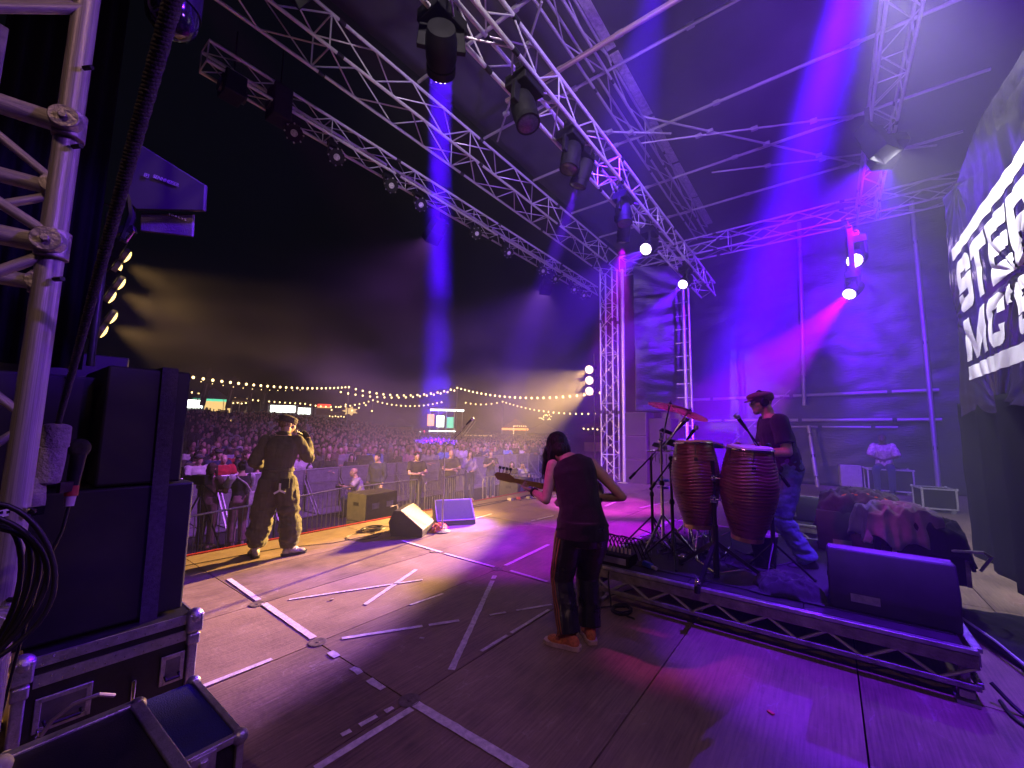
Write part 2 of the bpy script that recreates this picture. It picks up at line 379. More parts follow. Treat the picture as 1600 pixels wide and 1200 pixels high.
# flat keder rail along the roof truss
kr = thing('awning_rail', 'flat pale awning rail seen edge on beside the thin roof truss', 'awning rail', (.5, 2.7, 8.2), 0, None, True)
for i in range(7): MB().bar((.6+i*1.9, 2.66, 8.26), (2.4+i*1.9, 2.66, 8.26), .16, .02).build('rail_plate', ALUW, kr)
# membrane roof, walls
def tarp(name, nx, ny, fn, amp, mat, seed=0, parent=None):
    m = MB(); vs = []
    for j in range(ny+1):
        for i in range(nx+1):
            p, nrm = fn(i/nx, j/ny); p = V(p); q = p*1.1+V((seed, 0, 0))
            w = NZ.noise(q*.35)*1.6+abs(NZ.noise(V((q.x*.9, q.y*.9, q.z*2.2))))*.7+NZ.noise(q*3)*.12
            vs.append(p+V(nrm)*(w*amp))
    m.add(vs, [(j*(nx+1)+i, j*(nx+1)+i+1, (j+1)*(nx+1)+i+1, (j+1)*(nx+1)+i) for j in range(ny) for i in range(nx)])
    o = m.build(name, mat, parent, 'all')
    md = o.modifiers.new('thick', 'SOLIDIFY'); md.thickness = .006
    return o
PVC = pm('dark_pvc_sheet', (.014, .013, .017), .42, 0, .35, 1.6, .55, 9, spec=.6, stretch=(1, .7, 2.4))
ROOFM = pm('dark_roof_membrane', (.04, .037, .048), .55, 0, .3, .8, .2, 6)
rf = meta(tarp('stage_roof', 60, 40, lambda u, v: ((-1+u*18.5, -4.2+v*10.2, 8.42+.55*math.sin(math.pi*v)), (0, 0, 1)), .05, ROOFM, 3), 'dark membrane roof stretched above the stage frame', 'roof')
w1 = meta(tarp('side_wall', 90, 80, lambda u, v: ((16.4, 5.2-u*9.6, v*9.0), (-1, 0, 0)), .09, PVC, 7), 'dark wrinkled sheet wall closing the far side of the stage', 'wall')
w2 = meta(tarp('corner_sheet', 60, 70, lambda u, v: ((12.95+u*.9, 4.9-u*1.4, 2.2+v*4.9), (-.75, -.5, 0)), .12, PVC, 11), 'crumpled black sheet hanging beside the far tower', 'sheet')
w3 = meta(tarp('stage_drape', 50, 30, lambda u, v: ((8.55-u*9, -1.52+.05*math.sin(u*70), .0+v*2.05), (0, 1, 0)), .02, pm('black_drape', (.004, .004, .0045), .95, spec=.1), 5), 'plain black drape hanging below the lettered banner', 'drape')
def pipe(name, label, cat, p0, p1, r=.03, mat=ALUW, group='poles and rails on the far sheet wall'):
    t = thing(name, label, cat, p0, 0, group, True); strut('tube', p0, p1, r, mat, t, 12)
    p0, p1 = V(p0), V(p1)
    for u in (.15, .5, .85): slab('clamp', p0.lerp(p1, u), (.1, .1, .1), BLACKM, t)
    return t
pipe('wall_rail', 'upper level rail along the far sheet wall', 'rail', (16.2, 4.3, 2.78), (16.2, -2.5, 2.86), .05)
pipe('wall_rail', 'lower level rail along the far sheet wall, behind the percussionist', 'rail', (16.2, 3.9, 2.02), (16.2, -2.5, 2.04), .05)
pipe('wall_rail', 'thin second rail just under the lower rail', 'rail', (16.22, 2.0, 1.82), (16.22, -1.6, 1.82), .03)
pipe('wall_pole', 'tall upright pole rising through the purple beam on the far wall', 'pole', (16.15, .56, 2.5), (16.15, .4, 8.6), .06)
pipe('wall_pole', 'short pale upright pole below the rail at the percussionist back', 'pole', (15.9, .48, 1.85), (15.7, .34, 0), .055)
pipe('wall_pole', 'faint upright pole near the far roof corner', 'pole', (16.1, -2.3, 0), (16.1, -2.3, 8.4), .06)
pipe('guy_line', 'thin slanting guy wire on the far wall above the congas', 'wire', (16.0, 2.6, 1.3), (16.0, .9, 3.0), .012, STEEL, None)
# scaffold ladder pole beside the far sheet
lp = thing('scaffold_pole', 'pale scaffold pole with stub rungs behind the cymbals', 'pole', (13.3, 3.42, 0), 0, None, True)
strut('upright', (13.3, 3.42, 0), (13.3, 3.42, 6.4), .045, ALU, lp, 12); strut('upright', (13.38, 3.28, 0), (13.38, 3.28, 6.4), .03, ALU, lp, 12)
for i in range(14): strut('rung', (13.3, 3.68, .5+i*.43), (13.3, 3.3, .5+i*.43), .014, ALU, lp, 6)
# towers
ft = truss('tower', 'far front tower with ladder rungs, lit warm at its foot', 'tower', (12.62, 5.62, -.8), (12.62, 5.62, 7.0), .42, .42, ALU, .03, .013, 'front towers of the stage', up=(0, 1, 0), ladder=(0,))
fp = thing('tower_pole', 'single bright pole standing close to the far tower', 'pole', (12.55, 5.13, 0), 0, None, True); strut('tube', (12.55, 5.13, 0), (12.6, 5.13, 6.9), .055, ALU, fp, 14)
m = MB().box((12.55, 5.13, .01), (.3, .3, .02)); m.build('base_plate', STEEL, fp)
# near tower (left foreground)
nt = thing('tower', 'near scaffold tower of heavy tubes filling the upper corner beside the rope', 'tower', (.1, 1.5, 0), 0, 'front towers of the stage', True)
NTZ = 4.4
ch = [(.084, 1.515), (-.36, 1.62), (-.3, 2.06), (.1, 1.97)]
for x, y in ch: strut('chord', (x, y, -.0), (x, y+.02, NTZ), .0245, ALUW, nt, 20)
for zz in (.42, 1.15, 2.04, 2.36, 3.06, 3.4, 4.1):
    for a in range(4):
        (x0, y0), (x1, y1) = ch[a], ch[(a+1) % 4]
        strut('ledger', (x0, y0, zz), (x1, y1, zz), .0235, ALUW, nt, 16)
    for x, y in ch:
        mm = MB()
        mm.cyl((x, y, zz-.035), (x, y, zz+.035), .031, n=18)
        dd = V((-.35, -.94, 0)).normalized()
        mm.cyl(V((x, y, zz))+dd*.02, V((x, y, zz))+dd*.046, .032, .029, 16); mm.cyl(V((x, y, zz))+dd*.046, V((x, y, zz))+dd*.054, .009, n=8)
        mm.build('joint', ALUW, nt, bevel=.002)
zs = [0, .42, .82, 1.15, 1.6, 2.04, 2.36, 2.72, 3.06, 3.4, 3.75, 4.1]
for a in range(4):
    (x0, y0), (x1, y1) = ch[a], ch[(a+1) % 4]
    for i in range(len(zs)-1):
        if i % 2: strut('brace', (x0, y0, zs[i]+.02), (x1, y1, zs[i+1]-.02), .0125, ALUW, nt, 10)
        else: strut('brace', (x1, y1, zs[i]+.02), (x0, y0, zs[i+1]-.02), .0125, ALUW, nt, 10)
for zz in (1.2, 1.95, 2.3, 2.52, 3.12, 2.9): strut('pin', (.093, 1.494, zz), (.105, 1.472, zz), .006, BLACKM, nt, 6)
for c_, d_ in (((-.12, 2.3, 2.72), (.14, .03, .62)), ((-.16, 2.26, 2.02), (.17, .02, .42)), ((-.1, 2.23, 1.9), (.05, .02, .5))): MB().box(c_, d_, rotz(.25)).build('hoist_plate', pm('pale_plate', (.4, .36, .38), .5, .3, .3, 12), nt, bevel=.006)

# ================================================================ LAMPS
DARKLENS = pm('dark_lens', (.06, .055, .07), .15, 0, .3, 30)
VIO = (.075, .0, 1.); VIO2 = (.13, .004, 1.); MAG = (.9, .08, .9)
def moving_head(label, loc, d, lit=None, sc=1., group='moving head lights over the stage', pend=0.):
    t = thing('moving_head', label, 'stage light', loc, 0, group, True); p = V(loc); d = V(d).normalized()
    mm = MB()
    for s in (-.1, .1): mm.box(p+V((s*sc, 0, -.02+pend/2)), (.04*sc, .09*sc, .13+pend))
    mm.cyl(p+V((-.1*sc, -.03, .05+pend)), p+V((-.1*sc, .03, .05+pend)), .05, n=12)
    mm.build('clamp', BLACKM, t)
    MB().box(p+V((0, 0, -.13*sc)), (.36*sc, .28*sc, .13*sc)).build('base', BLACK, t, bevel=.012)
    ax = V((1, 0, 0)); hp = p+V((0, 0, -.42*sc))
    side = ax - d*ax.dot(d)
    side = side.normalized() if side.length > .3 else d.cross(V((0, 0, 1))).normalized()
    side = V((side.x, side.y, 0)).normalized()
    for s in (-1, 1):
        MB().bar(p+V((0, 0, -.18*sc))+side*.15*sc*s, hp+side*.17*sc*s, .05*sc, .1*sc, up=side).build('yoke_arm', BLACK, t, bevel=.008)
    rot = V(d).to_track_quat('Z', 'Y').to_matrix()
    MB().lathe([(.06*sc, -.2*sc), (.12*sc, -.19*sc), (.14*sc, -.1*sc), (.14*sc, .06*sc), (.125*sc, .12*sc), (.135*sc, .13*sc), (.135*sc, .2*sc), (.11*sc, .2*sc)], hp, rot, 24).build('head', BLACK, t)
    hd = MB().lathe([(.0, .185*sc), (.112*sc, .185*sc), (.112*sc, .2*sc), (.08*sc, .207*sc), (0, .21*sc)], hp, rot, 24)
    if lit:
        hm = MB()
        for k, rr in ((1, 0), (6, .036), (12, .072), (16, .1)):
            for i in range(k):
                a = 2*math.pi*i/k; q = rot @ V((rr*sc*math.cos(a), rr*sc*math.sin(a), .212*sc)); hm.ball(hp+q, .0155*sc, 8, 5)
        hd.build('lens', pm('lens_face', (.5, .4, .6), .2, emis=(.9, .6, 1), estr=1.6), t); hm.build('led_cluster', LENSV, t)
    else: hd.build('lens', DARKLENS, t)
    mm = MB(); mm.tube([p+V((.12*sc, .1*sc, -.08*sc)), p+V((.3, .14, -.25)), p+V((.34, .1, 0)), p+V((.2, 0, .3+pend))], .01, 6).build('power_cable', CABLE, t)
    return t, hp+d*.23*sc, d
def lamp(label, loc, tgt, col, watts, size, lit=True, sc=1., blend=.12, pend=0., d=None, radius=.07):
    hp = V(loc)+V((0, 0, -.42*sc)); d = V(tgt)-hp
    t, q, d = moving_head(label, loc, d, lit, sc, pend=pend)
    if watts and radius > .1:      # wide lens: a collimated shaft as broad as the lens
        l = bpy.data.lights.new('lamp', 'AREA'); l.shape = 'DISK'; l.size = radius*2; l.color = col; l.energy = watts; l.spread = R(size)
        o = bpy.data.objects.new('lamp', l); C.objects.link(o); o.matrix_basis = Mx.Translation(q-t.location) @ aim(d).to_4x4(); o.parent = t
    elif watts: spot('lamp', q, q+d*5, col, watts, size, blend, radius, t)
    return t
lamp('big black moving head pouring a violet shaft straight down, nearest the camera', (2.6, 2.98, 5.98), (5.75, 6.4, 4.6), VIO, 420, 7, True, 1.15, radius=.13)
lamp('dark moving head hanging on the bright truss beside the coppery tube', (3.72, 2.72, 5.9), (3.5, 1, 0), VIO, 0, 9, None, 1.1)
lamp('dark moving head next along the bright truss, lens tilted away', (4.86, 2.72, 5.9), (4.0, 3, 1), VIO, 0, 9, None)
lamp('moving head with a short violet glow under it, halfway along the bright truss', (5.35, 2.8, 5.95), (5.25, 4.95, .2), VIO2, 15000, 13, None, 1., .6)
lamp('dark moving head just past the short violet glow', (6.78, 2.72, 5.9), (6.2, 2, 0), VIO, 0, 9, None)
lamp('lit moving head with round white face, upper one by the far tower', (8.25, 2.75, 5.86), (5.2, 3.3, 3.2), VIO2, 7500, 22, True, 1.0, .5)
lamp('lit moving head with white face hung lower, throwing a long violet beam', (10.9, 2.72, 5.9), (6.0, 3.9, 1.6), VIO2, 13000, 16, True, 1.0, .5)
lamp('lit honeycomb moving head, topmost of the pair at the back of the stage', (11.6, -.72, 6.02), (8.2, .2, 3.6), VIO2, 11000, 30, True, 1.25, .5)
lamp('lit moving head with pink streak in its beam, lower of the pair at the back', (11.2, -.6, 5.1), (8.0, 1.4, 1.9), (.4, .0, 1), 16000, 22, True, 1.0, .5, pend=.9)
lamp('moving head high on the back truss throwing the widest violet shaft', (4.6, -1.0, 8.15), (9.4, .95, 4.1), VIO, 850, 14, True, 1.1, radius=.17)
lamp('moving head on the roof tube shedding a soft violet glow under the membrane', (4.3, 1.0, 8.35), (7.6, 3.6, 5.0), VIO, 14000, 30, True, 1.0, 1.)
lamp('moving head on the bright truss washing mid stage in magenta', (7.35, 2.95, 5.8), (8.5, 4.0, 0), (.62, .0, 1), 6500, 32, None, .9, .8)
lamp('moving head at the near end of the back truss lighting the riser corner violet', (3.2, -1.1, 7.3), (3.9, -.1, .4), VIO2, 4200, 24, True, 1., .5)
def wash(label, loc, tgt, col, watts, size, group='wash lights on the stage trusses', blend=.7, radius=.12):
    t = thing('wash_light', label, 'wash light', loc, 0, group, True); p = V(loc); d = (V(tgt)-p).normalized(); rot = d.to_track_quat('Z', 'Y').to_matrix()
    MB().box(p, (.34, .22, .3), rot).build('housing', BLACK, t, bevel=.01)
    MB().bar(p-d*.1+V((0, 0, .02)), p-d*.1+V((0, 0, .38)), .06, .03).build('bracket', BLACKM, t)
    MB().box(p+rot @ V((0, 0, .155)), (.3, .18, .012), rot).build('lens', lens_mat('wash_lens', (1, .86, .95), 1.5), t)
    hd = MB()
    for sx, sy, w_, h_ in ((0, 1, .34, .012), (0, -1, .34, .012), (1, 0, .012, .24), (-1, 0, .012, .24)): hd.box(p+rot @ V((sx*.17, sy*.12, .28)), (w_, h_, .28), rot)
    hd.build('hood', BLACK, t)
    spot('lamp', p+d*.24, tgt, col, watts, size, blend, radius, t); return t
wash('white floodlight on the back truss over the lettered banner', (4.3, -.55, 6.3), (6.5, -1.5, 3.3), (.94, .92, 1), 2900, 64, blend=1)
wash('small white floodlight hung over the far edge of the lettered banner', (7.7, -.75, 6.0), (7.2, -1.5, 3.6), (.93, .9, 1), 420, 80, blend=1)
wash('added violet fill light, out of view, brightening the roof haze', (2.9, -1.7, 5.2), (9.5, 3.0, 6.6), (.23, .07, 1), 4600, 120)  # extra lamp put in to lift the violet roof haze
wash('pinkish wash light high in the near wing shining along the trusses', (-1.4, -1.4, 6.6), (6.0, 4.0, 6.7), (1, .82, .97), 2300, 56)
wash('added pinkish fill light for the floor, unseen behind the camera', (-1.6, -1.2, 5.6), (4.2, 4.0, .0), (1, .55, .42), 190, 84)  # added fill lamp that warms the floor tone from behind the camera
wash('added violet fill light at the back truss for the haze and far wall', (9.6, -1.2, 6.8), (15.5, 1.6, 4.0), (.12, .0, 1), 11000, 110)  # added lamp giving the broad purple haze instead of volume bounces
wash('violet wash light low in the wings lighting the near tower and cases', (2.2, -1.1, 3.4), (.4, 2.6, 1.0), (.34, .1, 1), 230, 90)
wash('added violet fill light at the slim front truss brightening the crowd', (6.0, 6.75, 6.15), (6.5, 13.5, .3), (.58, .16, 1), 3200, 120)  # added lamp, no known fixture here; turns the front rows lilac
wash('second added violet fill light at the slim front truss for crowd and smoke', (10.6, 6.75, 6.15), (17, 14.5, 3.0), (.66, .25, 1), 5500, 100)  # added lamp for the far rows and the smoke above them
wash('magenta wash light high above the near speaker stack picking out the bassist', (.7, 4.6, 6.0), (2.7, 1.7, 1.2), (1, .02, .75), 800, 8)
wash('magenta wash light at the near end of the main truss picking out the percussionist', (1.6, 4.7, 6.8), (5.0, .48, 1.6), (1, .02, .8), 1150, 8)
wash('violet wash light in the wings striking the antenna panel', (1.6, -.6, 4.6), (.5, 2.9, 2.9), (.12, .01, 1), 1700, 24)
wash('magenta wash light on the near tower picking out the conga drums', (.75, 1.7, 5.3), (4.1, .8, 1.15), (1, .16, .6), 260, 11)
wash('added amber fill light at the near end of the back truss brightening the singer', (2.7, -1.2, 7.4), (2.3, 5.6, .7), (1, .78, .5), 160, 20)  # added lamp to brighten the singer's back and the floor around
# ---- warm blinders at both ends of the stage front
def blinder(label, loc, tgt, watts, cells, size=80, bar=None, group='warm blinder lamps beside the stage front', rr=.085):
    t = thing('blinder_lamp', label, 'stage light', loc, 0, group, True); p = V(loc); d = (V(tgt)-p).normalized(); rot = aim(d)
    hs = MB(); gl = MB()
    k = cells
    MB().box(p-d*.07, (.26, .24*k, .12), rot).build('housing', BLACK, t, bevel=.01)
    for i in range(k):
        q = p+rot @ V((0, (i-(k-1)/2)*.22, 0)); ball = rot
        hs.lathe([(.075, .0), (rr+.02, -.005), (rr+.022, -.06), (rr+.012, -.06), (.06, -.01)], q, rot, 20)
        gl.lathe([(0, .0), (rr*.75, -.0), (rr*1.08, -.03), (rr*.95, -.07), (rr*.5, -.085), (0, -.09)], q, rot, 18)
    hs.build('reflector', ALUW, t); gl.build('bulb', WARM, t)
    for s in (-1, 1): MB().bar(p+rot @ V((.15*s, 0, .0)), p+rot @ V((.15*s, 0, .3)), .02, .05).build('yoke_arm', BLACKM, t)
    for i in range(1): spot('lamp', p+d*.09, tgt, (1, .57, .16), watts, size, .5, .1, t)
    return t
for z, n in ((3.62, 'topmost'), (3.26, 'middle'), (2.9, 'lowest')):
    blinder(n+' round warm lamp of the column at the far tower', (12.35, 6.2, z), (2.2, 5.0, z*.35-.95), 13000, 1, 24, rr=.13)
fb = thing('lamp_pole', 'black pole carrying the three warm lamps beside the far tower', 'pole', (12.75, 6.25, -.8), 0, None, True)
strut('tube', (12.78, 6.25, -.8), (12.78, 6.25, 4.2), .03, BLACKM, fb); 
for z in (3.62, 3.26, 2.9): strut('arm', (12.78, 6.25, z), (12.5, 6.21, z), .02, BLACKM, fb)
for (x, y, z), n in (((1.0, 7.5, 3.78), 'top'), ((.98, 7.55, 3.4), 'middle'), ((.95, 7.6, 2.93), 'bottom')):
    blinder(n+' two cell blinder glowing edge on above the speaker stacks', (x, y, z), (6.5, 7.2, z-2.0), 1700, 2, 66)
nb = thing('lamp_scaffold', 'dark frame behind the edge on blinders at the near stage corner', 'frame', (.7, 7.4, -.8), 0, None, True)
for x in (.25, .62): strut('upright', (x, 7.5, -.8), (x, 7.5, 5.5), .025, BLACKM, nb)
for z in (3.9, 3.52, 3.05, 4.6): strut('rail', (.2, 7.5, z), (.95, 7.55, z-.1), .02, BLACKM, nb)
# ---- dead floodlights under the front truss
for (x, z), n in zip(((2.57, 6.02), (3.25, 6.02), (4.32, 6.06), (5.02, 6.01), (6.66, 6.07), (7.86, 6.05), (9.45, 6.08), (10.1, 6.05), (11.26, 6.06), (11.9, 6.04)),
                     ('first', 'second', 'third', 'fourth', 'fifth', 'sixth', 'seventh', 'eighth', 'ninth', 'last')):
    t = thing('floodlight', n+' unlit floodlight hanging under the front truss, counted from the near end', 'stage light', (x, 6.3, 6.3), 0, 'unlit floodlights under the front truss', True)
    rn = random.Random(int(x*100)); d = V((-.25+rn.uniform(-.25, .1), -.8, -.55+rn.uniform(-.1, .1))).normalized(); rot = d.to_track_quat('Z', 'Y').to_matrix(); p = V((x, 6.2, z))
    MB().lathe([(.05, -.3), (.085, -.28), (.1, -.12), (.115, .0), (.125, .05), (.11, .05)], p, rot, 20).build('can', BLACK, t)
    MB().lathe([(0, .02), (.1, .02), (.105, .035), (.05, .05), (0, .055)], p, rot, 20).build('lens', DEADLENS, t)
    m = MB()
    for k in range(8):
        a = k*math.pi/4; q = rot @ V((.128*math.cos(a), .128*math.sin(a), .05)); m.ball(p+q, .014, 6, 4)
    m.build('lens_clip', ALUW, t)
    for s in (-1, 1): MB().bar(p+V((.14*s, .02, 0)), V((x+.1*s, 6.28, 6.24)), .012, .04, up=(0, 1, 0)).build('yoke_arm', BLACKM, t)
    MB().box((x, 6.3, 6.27), (.22, .07, .09)).build('clamp', BLACKM, t)
    MB().tube([p+V((.05, .1, .08)), p+V((.12, .25, .0)), V((x+.15, 6.42, 6.35))], .008).build('power_cable', CABLE, t)
for x, z, w, n in ((2.35, 6.35, .5, 'black hoist motor box clamped on the front truss before the first floodlight'), (1.75, 6.2, .3, 'small black box under the near end of the front truss')):
    t = thing('hoist_motor', n, 'hoist', (x, 6.25, z), 0, None, True)
    MB().box((x, 6.25, z), (.26, .3, w)).build('body', BLACK, t, bevel=.02); MB().cyl((x, 6.25, z+w/2), (x, 6.25, z+w/2+.7), .012).build('chain', BLACKM, t)
    MB().cyl((x-.16, 6.25, z-.05), (x+.16, 6.25, z-.05), .09, n=14).build('drum', BLACKM, t)
# ================================================================ PEOPLE
def remesh(mb, voxel, smooth=3, fac=.5, decim=None):
    me = mb.mesh('tmp'); o = bpy.data.objects.new('tmp', me); C.objects.link(o)
    md = o.modifiers.new('r', 'REMESH'); md.mode = 'VOXEL'; md.voxel_size = voxel; md.use_smooth_shade = True
    sm_ = o.modifiers.new('s', 'SMOOTH'); sm_.factor = fac; sm_.iterations = smooth
    if decim: d = o.modifiers.new('d', 'DECIMATE'); d.ratio = decim
    dg = bpy.context.evaluated_depsgraph_get(); dg.update()
    out = bpy.data.meshes.new_from_object(o.evaluated_get(dg), preserve_all_data_layers=False, depsgraph=dg)
    bpy.data.objects.remove(o); bpy.data.meshes.remove(me)
    out.polygons.foreach_set('use_smooth', [True]*len(out.polygons))
    return out
def wrinkle(me, amp, f=(9, 9, 22), seed=0, mask=None):
    n = len(me.vertices); co = np.empty(n*3); no = np.empty(n*3)
    me.vertices.foreach_get('co', co); me.vertices.foreach_get('normal', no)
    co = co.reshape(-1, 3); no = no.reshape(-1, 3)
    for i in range(n):
        p = co[i]; w = NZ.noise((p[0]*f[0]+seed, p[1]*f[1], p[2]*f[2]))+.5*NZ.noise((p[0]*f[0]*2.3, p[1]*f[1]*2.3+seed, p[2]*f[2]*1.8))
        k = amp if mask is None else amp*mask(p)
        co[i] = p+no[i]*k*(w-.25*abs(w))
    me.vertices.foreach_set('co', co.ravel()); me.update()
def limb(mb, pts, rad, n=12):
    for i, (p, r) in enumerate(zip(pts, rad)):
        mb.ball(p, r, n, 8)
        if i: mb.cyl(pts[i-1], p, rad[i-1], r, n, False if False else True)
def sleeve(mb, pts, rad, n=16, ball0=True):
    """cloth tube: rounded at the joint ends inside, cut flat at the last point"""
    for i, (p, r) in enumerate(zip(pts, rad)):
        if (i or ball0) and i < len(pts)-1: mb.ball(p, r, n, 8)
        if i: mb.cyl(pts[i-1], p, rad[i-1], r, n)
def torso(mb, spine, g=0., lo=0, hi=None, n=20, right=(1, 0, 0)):
    sp = spine[lo:hi]; rings = []
    k = len(sp)
    for i, (p, rx, ry, *ex) in enumerate(sp):
        p = V(p); a = V(sp[max(0, i-1)][0]); b = V(sp[min(k-1, i+1)][0]); t = (b-a).normalized()
        r = V(ex[0]) if ex else V(right); r = (r-t*r.dot(t)).normalized(); f = t.cross(r)
        rings.append([p+r*math.copysign(abs(math.cos(q))**.82, math.cos(q))*(rx+g)+f*math.copysign(abs(math.sin(q))**.9, math.sin(q))*(ry+g) for q in (2*math.pi*j/n for j in range(n))])
    mb.loft(rings)
def hand(mb, w, d, nrm, curl=.5, s=1., side=1, spread=.12, thumb=.5):
    """w wrist, d towards the fingers, nrm palm normal (the side fingers curl to); side: +1 thumb towards d x nrm"""
    w = V(w); d = V(d).normalized(); nrm = V(nrm); nrm = (nrm-d*nrm.dot(d)).normalized(); x = d.cross(nrm)*side
    rot = Mx((x, d, nrm)).transposed()
    mb.ball(w+d*.048*s, (.042*s, .056*s, .017*s), 12, 8, rot)
    mb.ball(w+d*.075*s, (.04*s, .025*s, .0145*s), 10, 6, rot)
    mb.ball(w+d*.03*s+x*.024*s+nrm*.006*s, (.018*s, .034*s, .015*s), 10, 6, rot)
    for i, (off, L_) in enumerate(((.029, .072), (.0098, .08), (-.0098, .074), (-.028, .058))):
        p = w+d*(.092-.006*abs(i-1.2))*s+x*off*s; a = curl*.55; sp = (1.3-i)*spread*.6
        dd = (d*math.cos(a)+nrm*math.sin(a)+x*sp*.5).normalized(); pts = [p-d*.02*s, p]; r = [.0098*s, .0095*s]
        for j, fr in enumerate((.45, .32, .23)):
            p = p+dd*L_*fr*s; pts.append(p); r.append((.0088, .008, .0072)[j]*s)
            a += curl*(.95, .8, 0)[j]; dd = (d*math.cos(a)+nrm*math.sin(a)+x*sp*.5*(1-curl*.6)).normalized()
        limb(mb, pts, r, 8)
    p = w+d*.022*s+x*.03*s+nrm*.004*s
    t1 = (x*.75+d*.65+nrm*.25*thumb).normalized(); t2 = (x*(.35-.5*thumb)+d*.8+nrm*.75*thumb).normalized()
    limb(mb, [p, p+t1*.034*s, p+t1*.034*s+t2*.03*s, p+t1*.034*s+t2*.054*s], [.0135*s, .0115*s, .0105*s, .0085*s], 8)
def headshape(mb, c, f=(0, 1, 0), u=(0, 0, 1), s=1., jaw=1.):
    c = V(c); f = V(f).normalized(); u = V(u); u = (u-f*u.dot(f)).normalized(); r = f.cross(u); rot = Mx((r, f, u)).transposed()
    P = lambda x, y, z: c+r*x*s+f*y*s+u*z*s
    def E(p, rr, n=16, m=10): mb.ball(P(*p), tuple(q*s for q in rr), n, m, rot)
    E((0, -.012, .032), (.074, .096, .088)); E((0, .03, -.03), (.061*jaw, .068, .078)); E((0, .062, -.088), (.03*jaw, .027, .024))
    E((0, .074, .024), (.052, .022, .013)); E((0, .1, -.018), (.0135, .017, .014)); mb.cyl(P(0, .084, .022), P(0, .105, -.016), .009*s, .0125*s, 8)
    E((0, .088, -.05), (.025, .011, .0075)); E((0, .087, -.061), (.022, .011, .0075))
    for k in (-1, 1):
        E((.042*k, .06, -.014), (.022, .024, .02)); E((.075*k, -.004, -.004), (.01, .02, .032)); E((.03*k, .083, .008), (.0145, .0105, .0105))
    return rot
SPINE = [((0, 0, .8), .12, .09), ((0, -.012, .92), .168, .122), ((0, -.002, 1.06), .14, .1), ((0, .0, 1.2), .152, .11), ((0, .0, 1.32), .172, .118), ((0, -.01, 1.41), .168, .09), ((0, -.012, 1.465), .105, .066), ((0, -.008, 1.5), .062, .058)]
def skin_col(n, c): return pm('skin_'+n, c, .48, 0, .1, 18, .12, 120, col2=tuple(q*.82 for q in c))
SK1 = skin_col('fair', (.55, .36, .28)); SK2 = skin_col('tan', (.36, .22, .15)); SK3 = skin_col('dark', (.12, .07, .05))
def hairm(n, c): return pm('hair_'+n, c, .5, 0, .5, 40, .8, 90, stretch=(1, 1, .12))
HB = hairm('black', (.012, .01, .01)); HBR = hairm('brown', (.06, .032, .018)); HBL = hairm('fair', (.3, .2, .1)); HGR = hairm('grey', (.25, .24, .23))
def cloth(n, c, **k): return pm('cloth_'+n, c, .85, 0, k.pop('var', .2), k.pop('scale', 7), .5, k.pop('bs', 180), sheen=.1, **k)
def shoe(mb, ankle, toe_dir, s=1., L_=.27):
    a = V(ankle); d = V(toe_dir); d.z = 0; d.normalize(); x = V((d.y, -d.x, 0)); rot = Mx((x, d, V((0, 0, 1)))).transposed()
    b = V((a.x, a.y, 0))
    mb.ball(b+d*-.025*s+V((0, 0, .05*s)), (.04*s, .055*s, .05*s), 12, 8, rot); mb.ball(b+d*.09*s+V((0, 0, .036*s)), (.046*s, .09*s, .036*s), 14, 8, rot)
    mb.ball(b+d*.03*s+V((0, 0, .06*s)), (.04*s, .07*s, .045*s), 12, 8, rot); mb.cyl(b+V((0, 0, .05*s)), b+V((0, 0, .115*s))-d*.01, .043*s, .046*s, 12)
def sole(mb, ankle, toe_dir, s=1.):
    a = V(ankle); d = V(toe_dir); d.z = 0; d.normalize(); x = V((d.y, -d.x, 0)); b = V((a.x, a.y, 0)); pr = []
    for t, w in ((-.08, .02), (-.07, .034), (-.02, .04), (.05, .041), (.11, .049), (.155, .042), (.18, .02)): pr.append((t, w))
    poly = [b+(d*t+x*w)*s for t, w in pr]+[b+(d*t-x*w)*s for t, w in reversed(pr)]
    n = len(poly); k = V((0, 0, .028*s)); e = V((0, 0, .001))
    mb.add([p+e for p in poly]+[p+k+(p-b)*.03 for p in poly], [tuple(reversed(range(n))), tuple(range(n, 2*n))]+[(i, (i+1) % n, n+(i+1) % n, n+i) for i in range(n)])
def part(name, me, mat, parent):
    me.name = name
    me.materials.clear(); me.materials.append(mat)
    o = bpy.data.objects.new(name, me); C.objects.link(o); o.parent = parent
    if parent.get('worldbuilt'): o.location = -parent.location
    return o

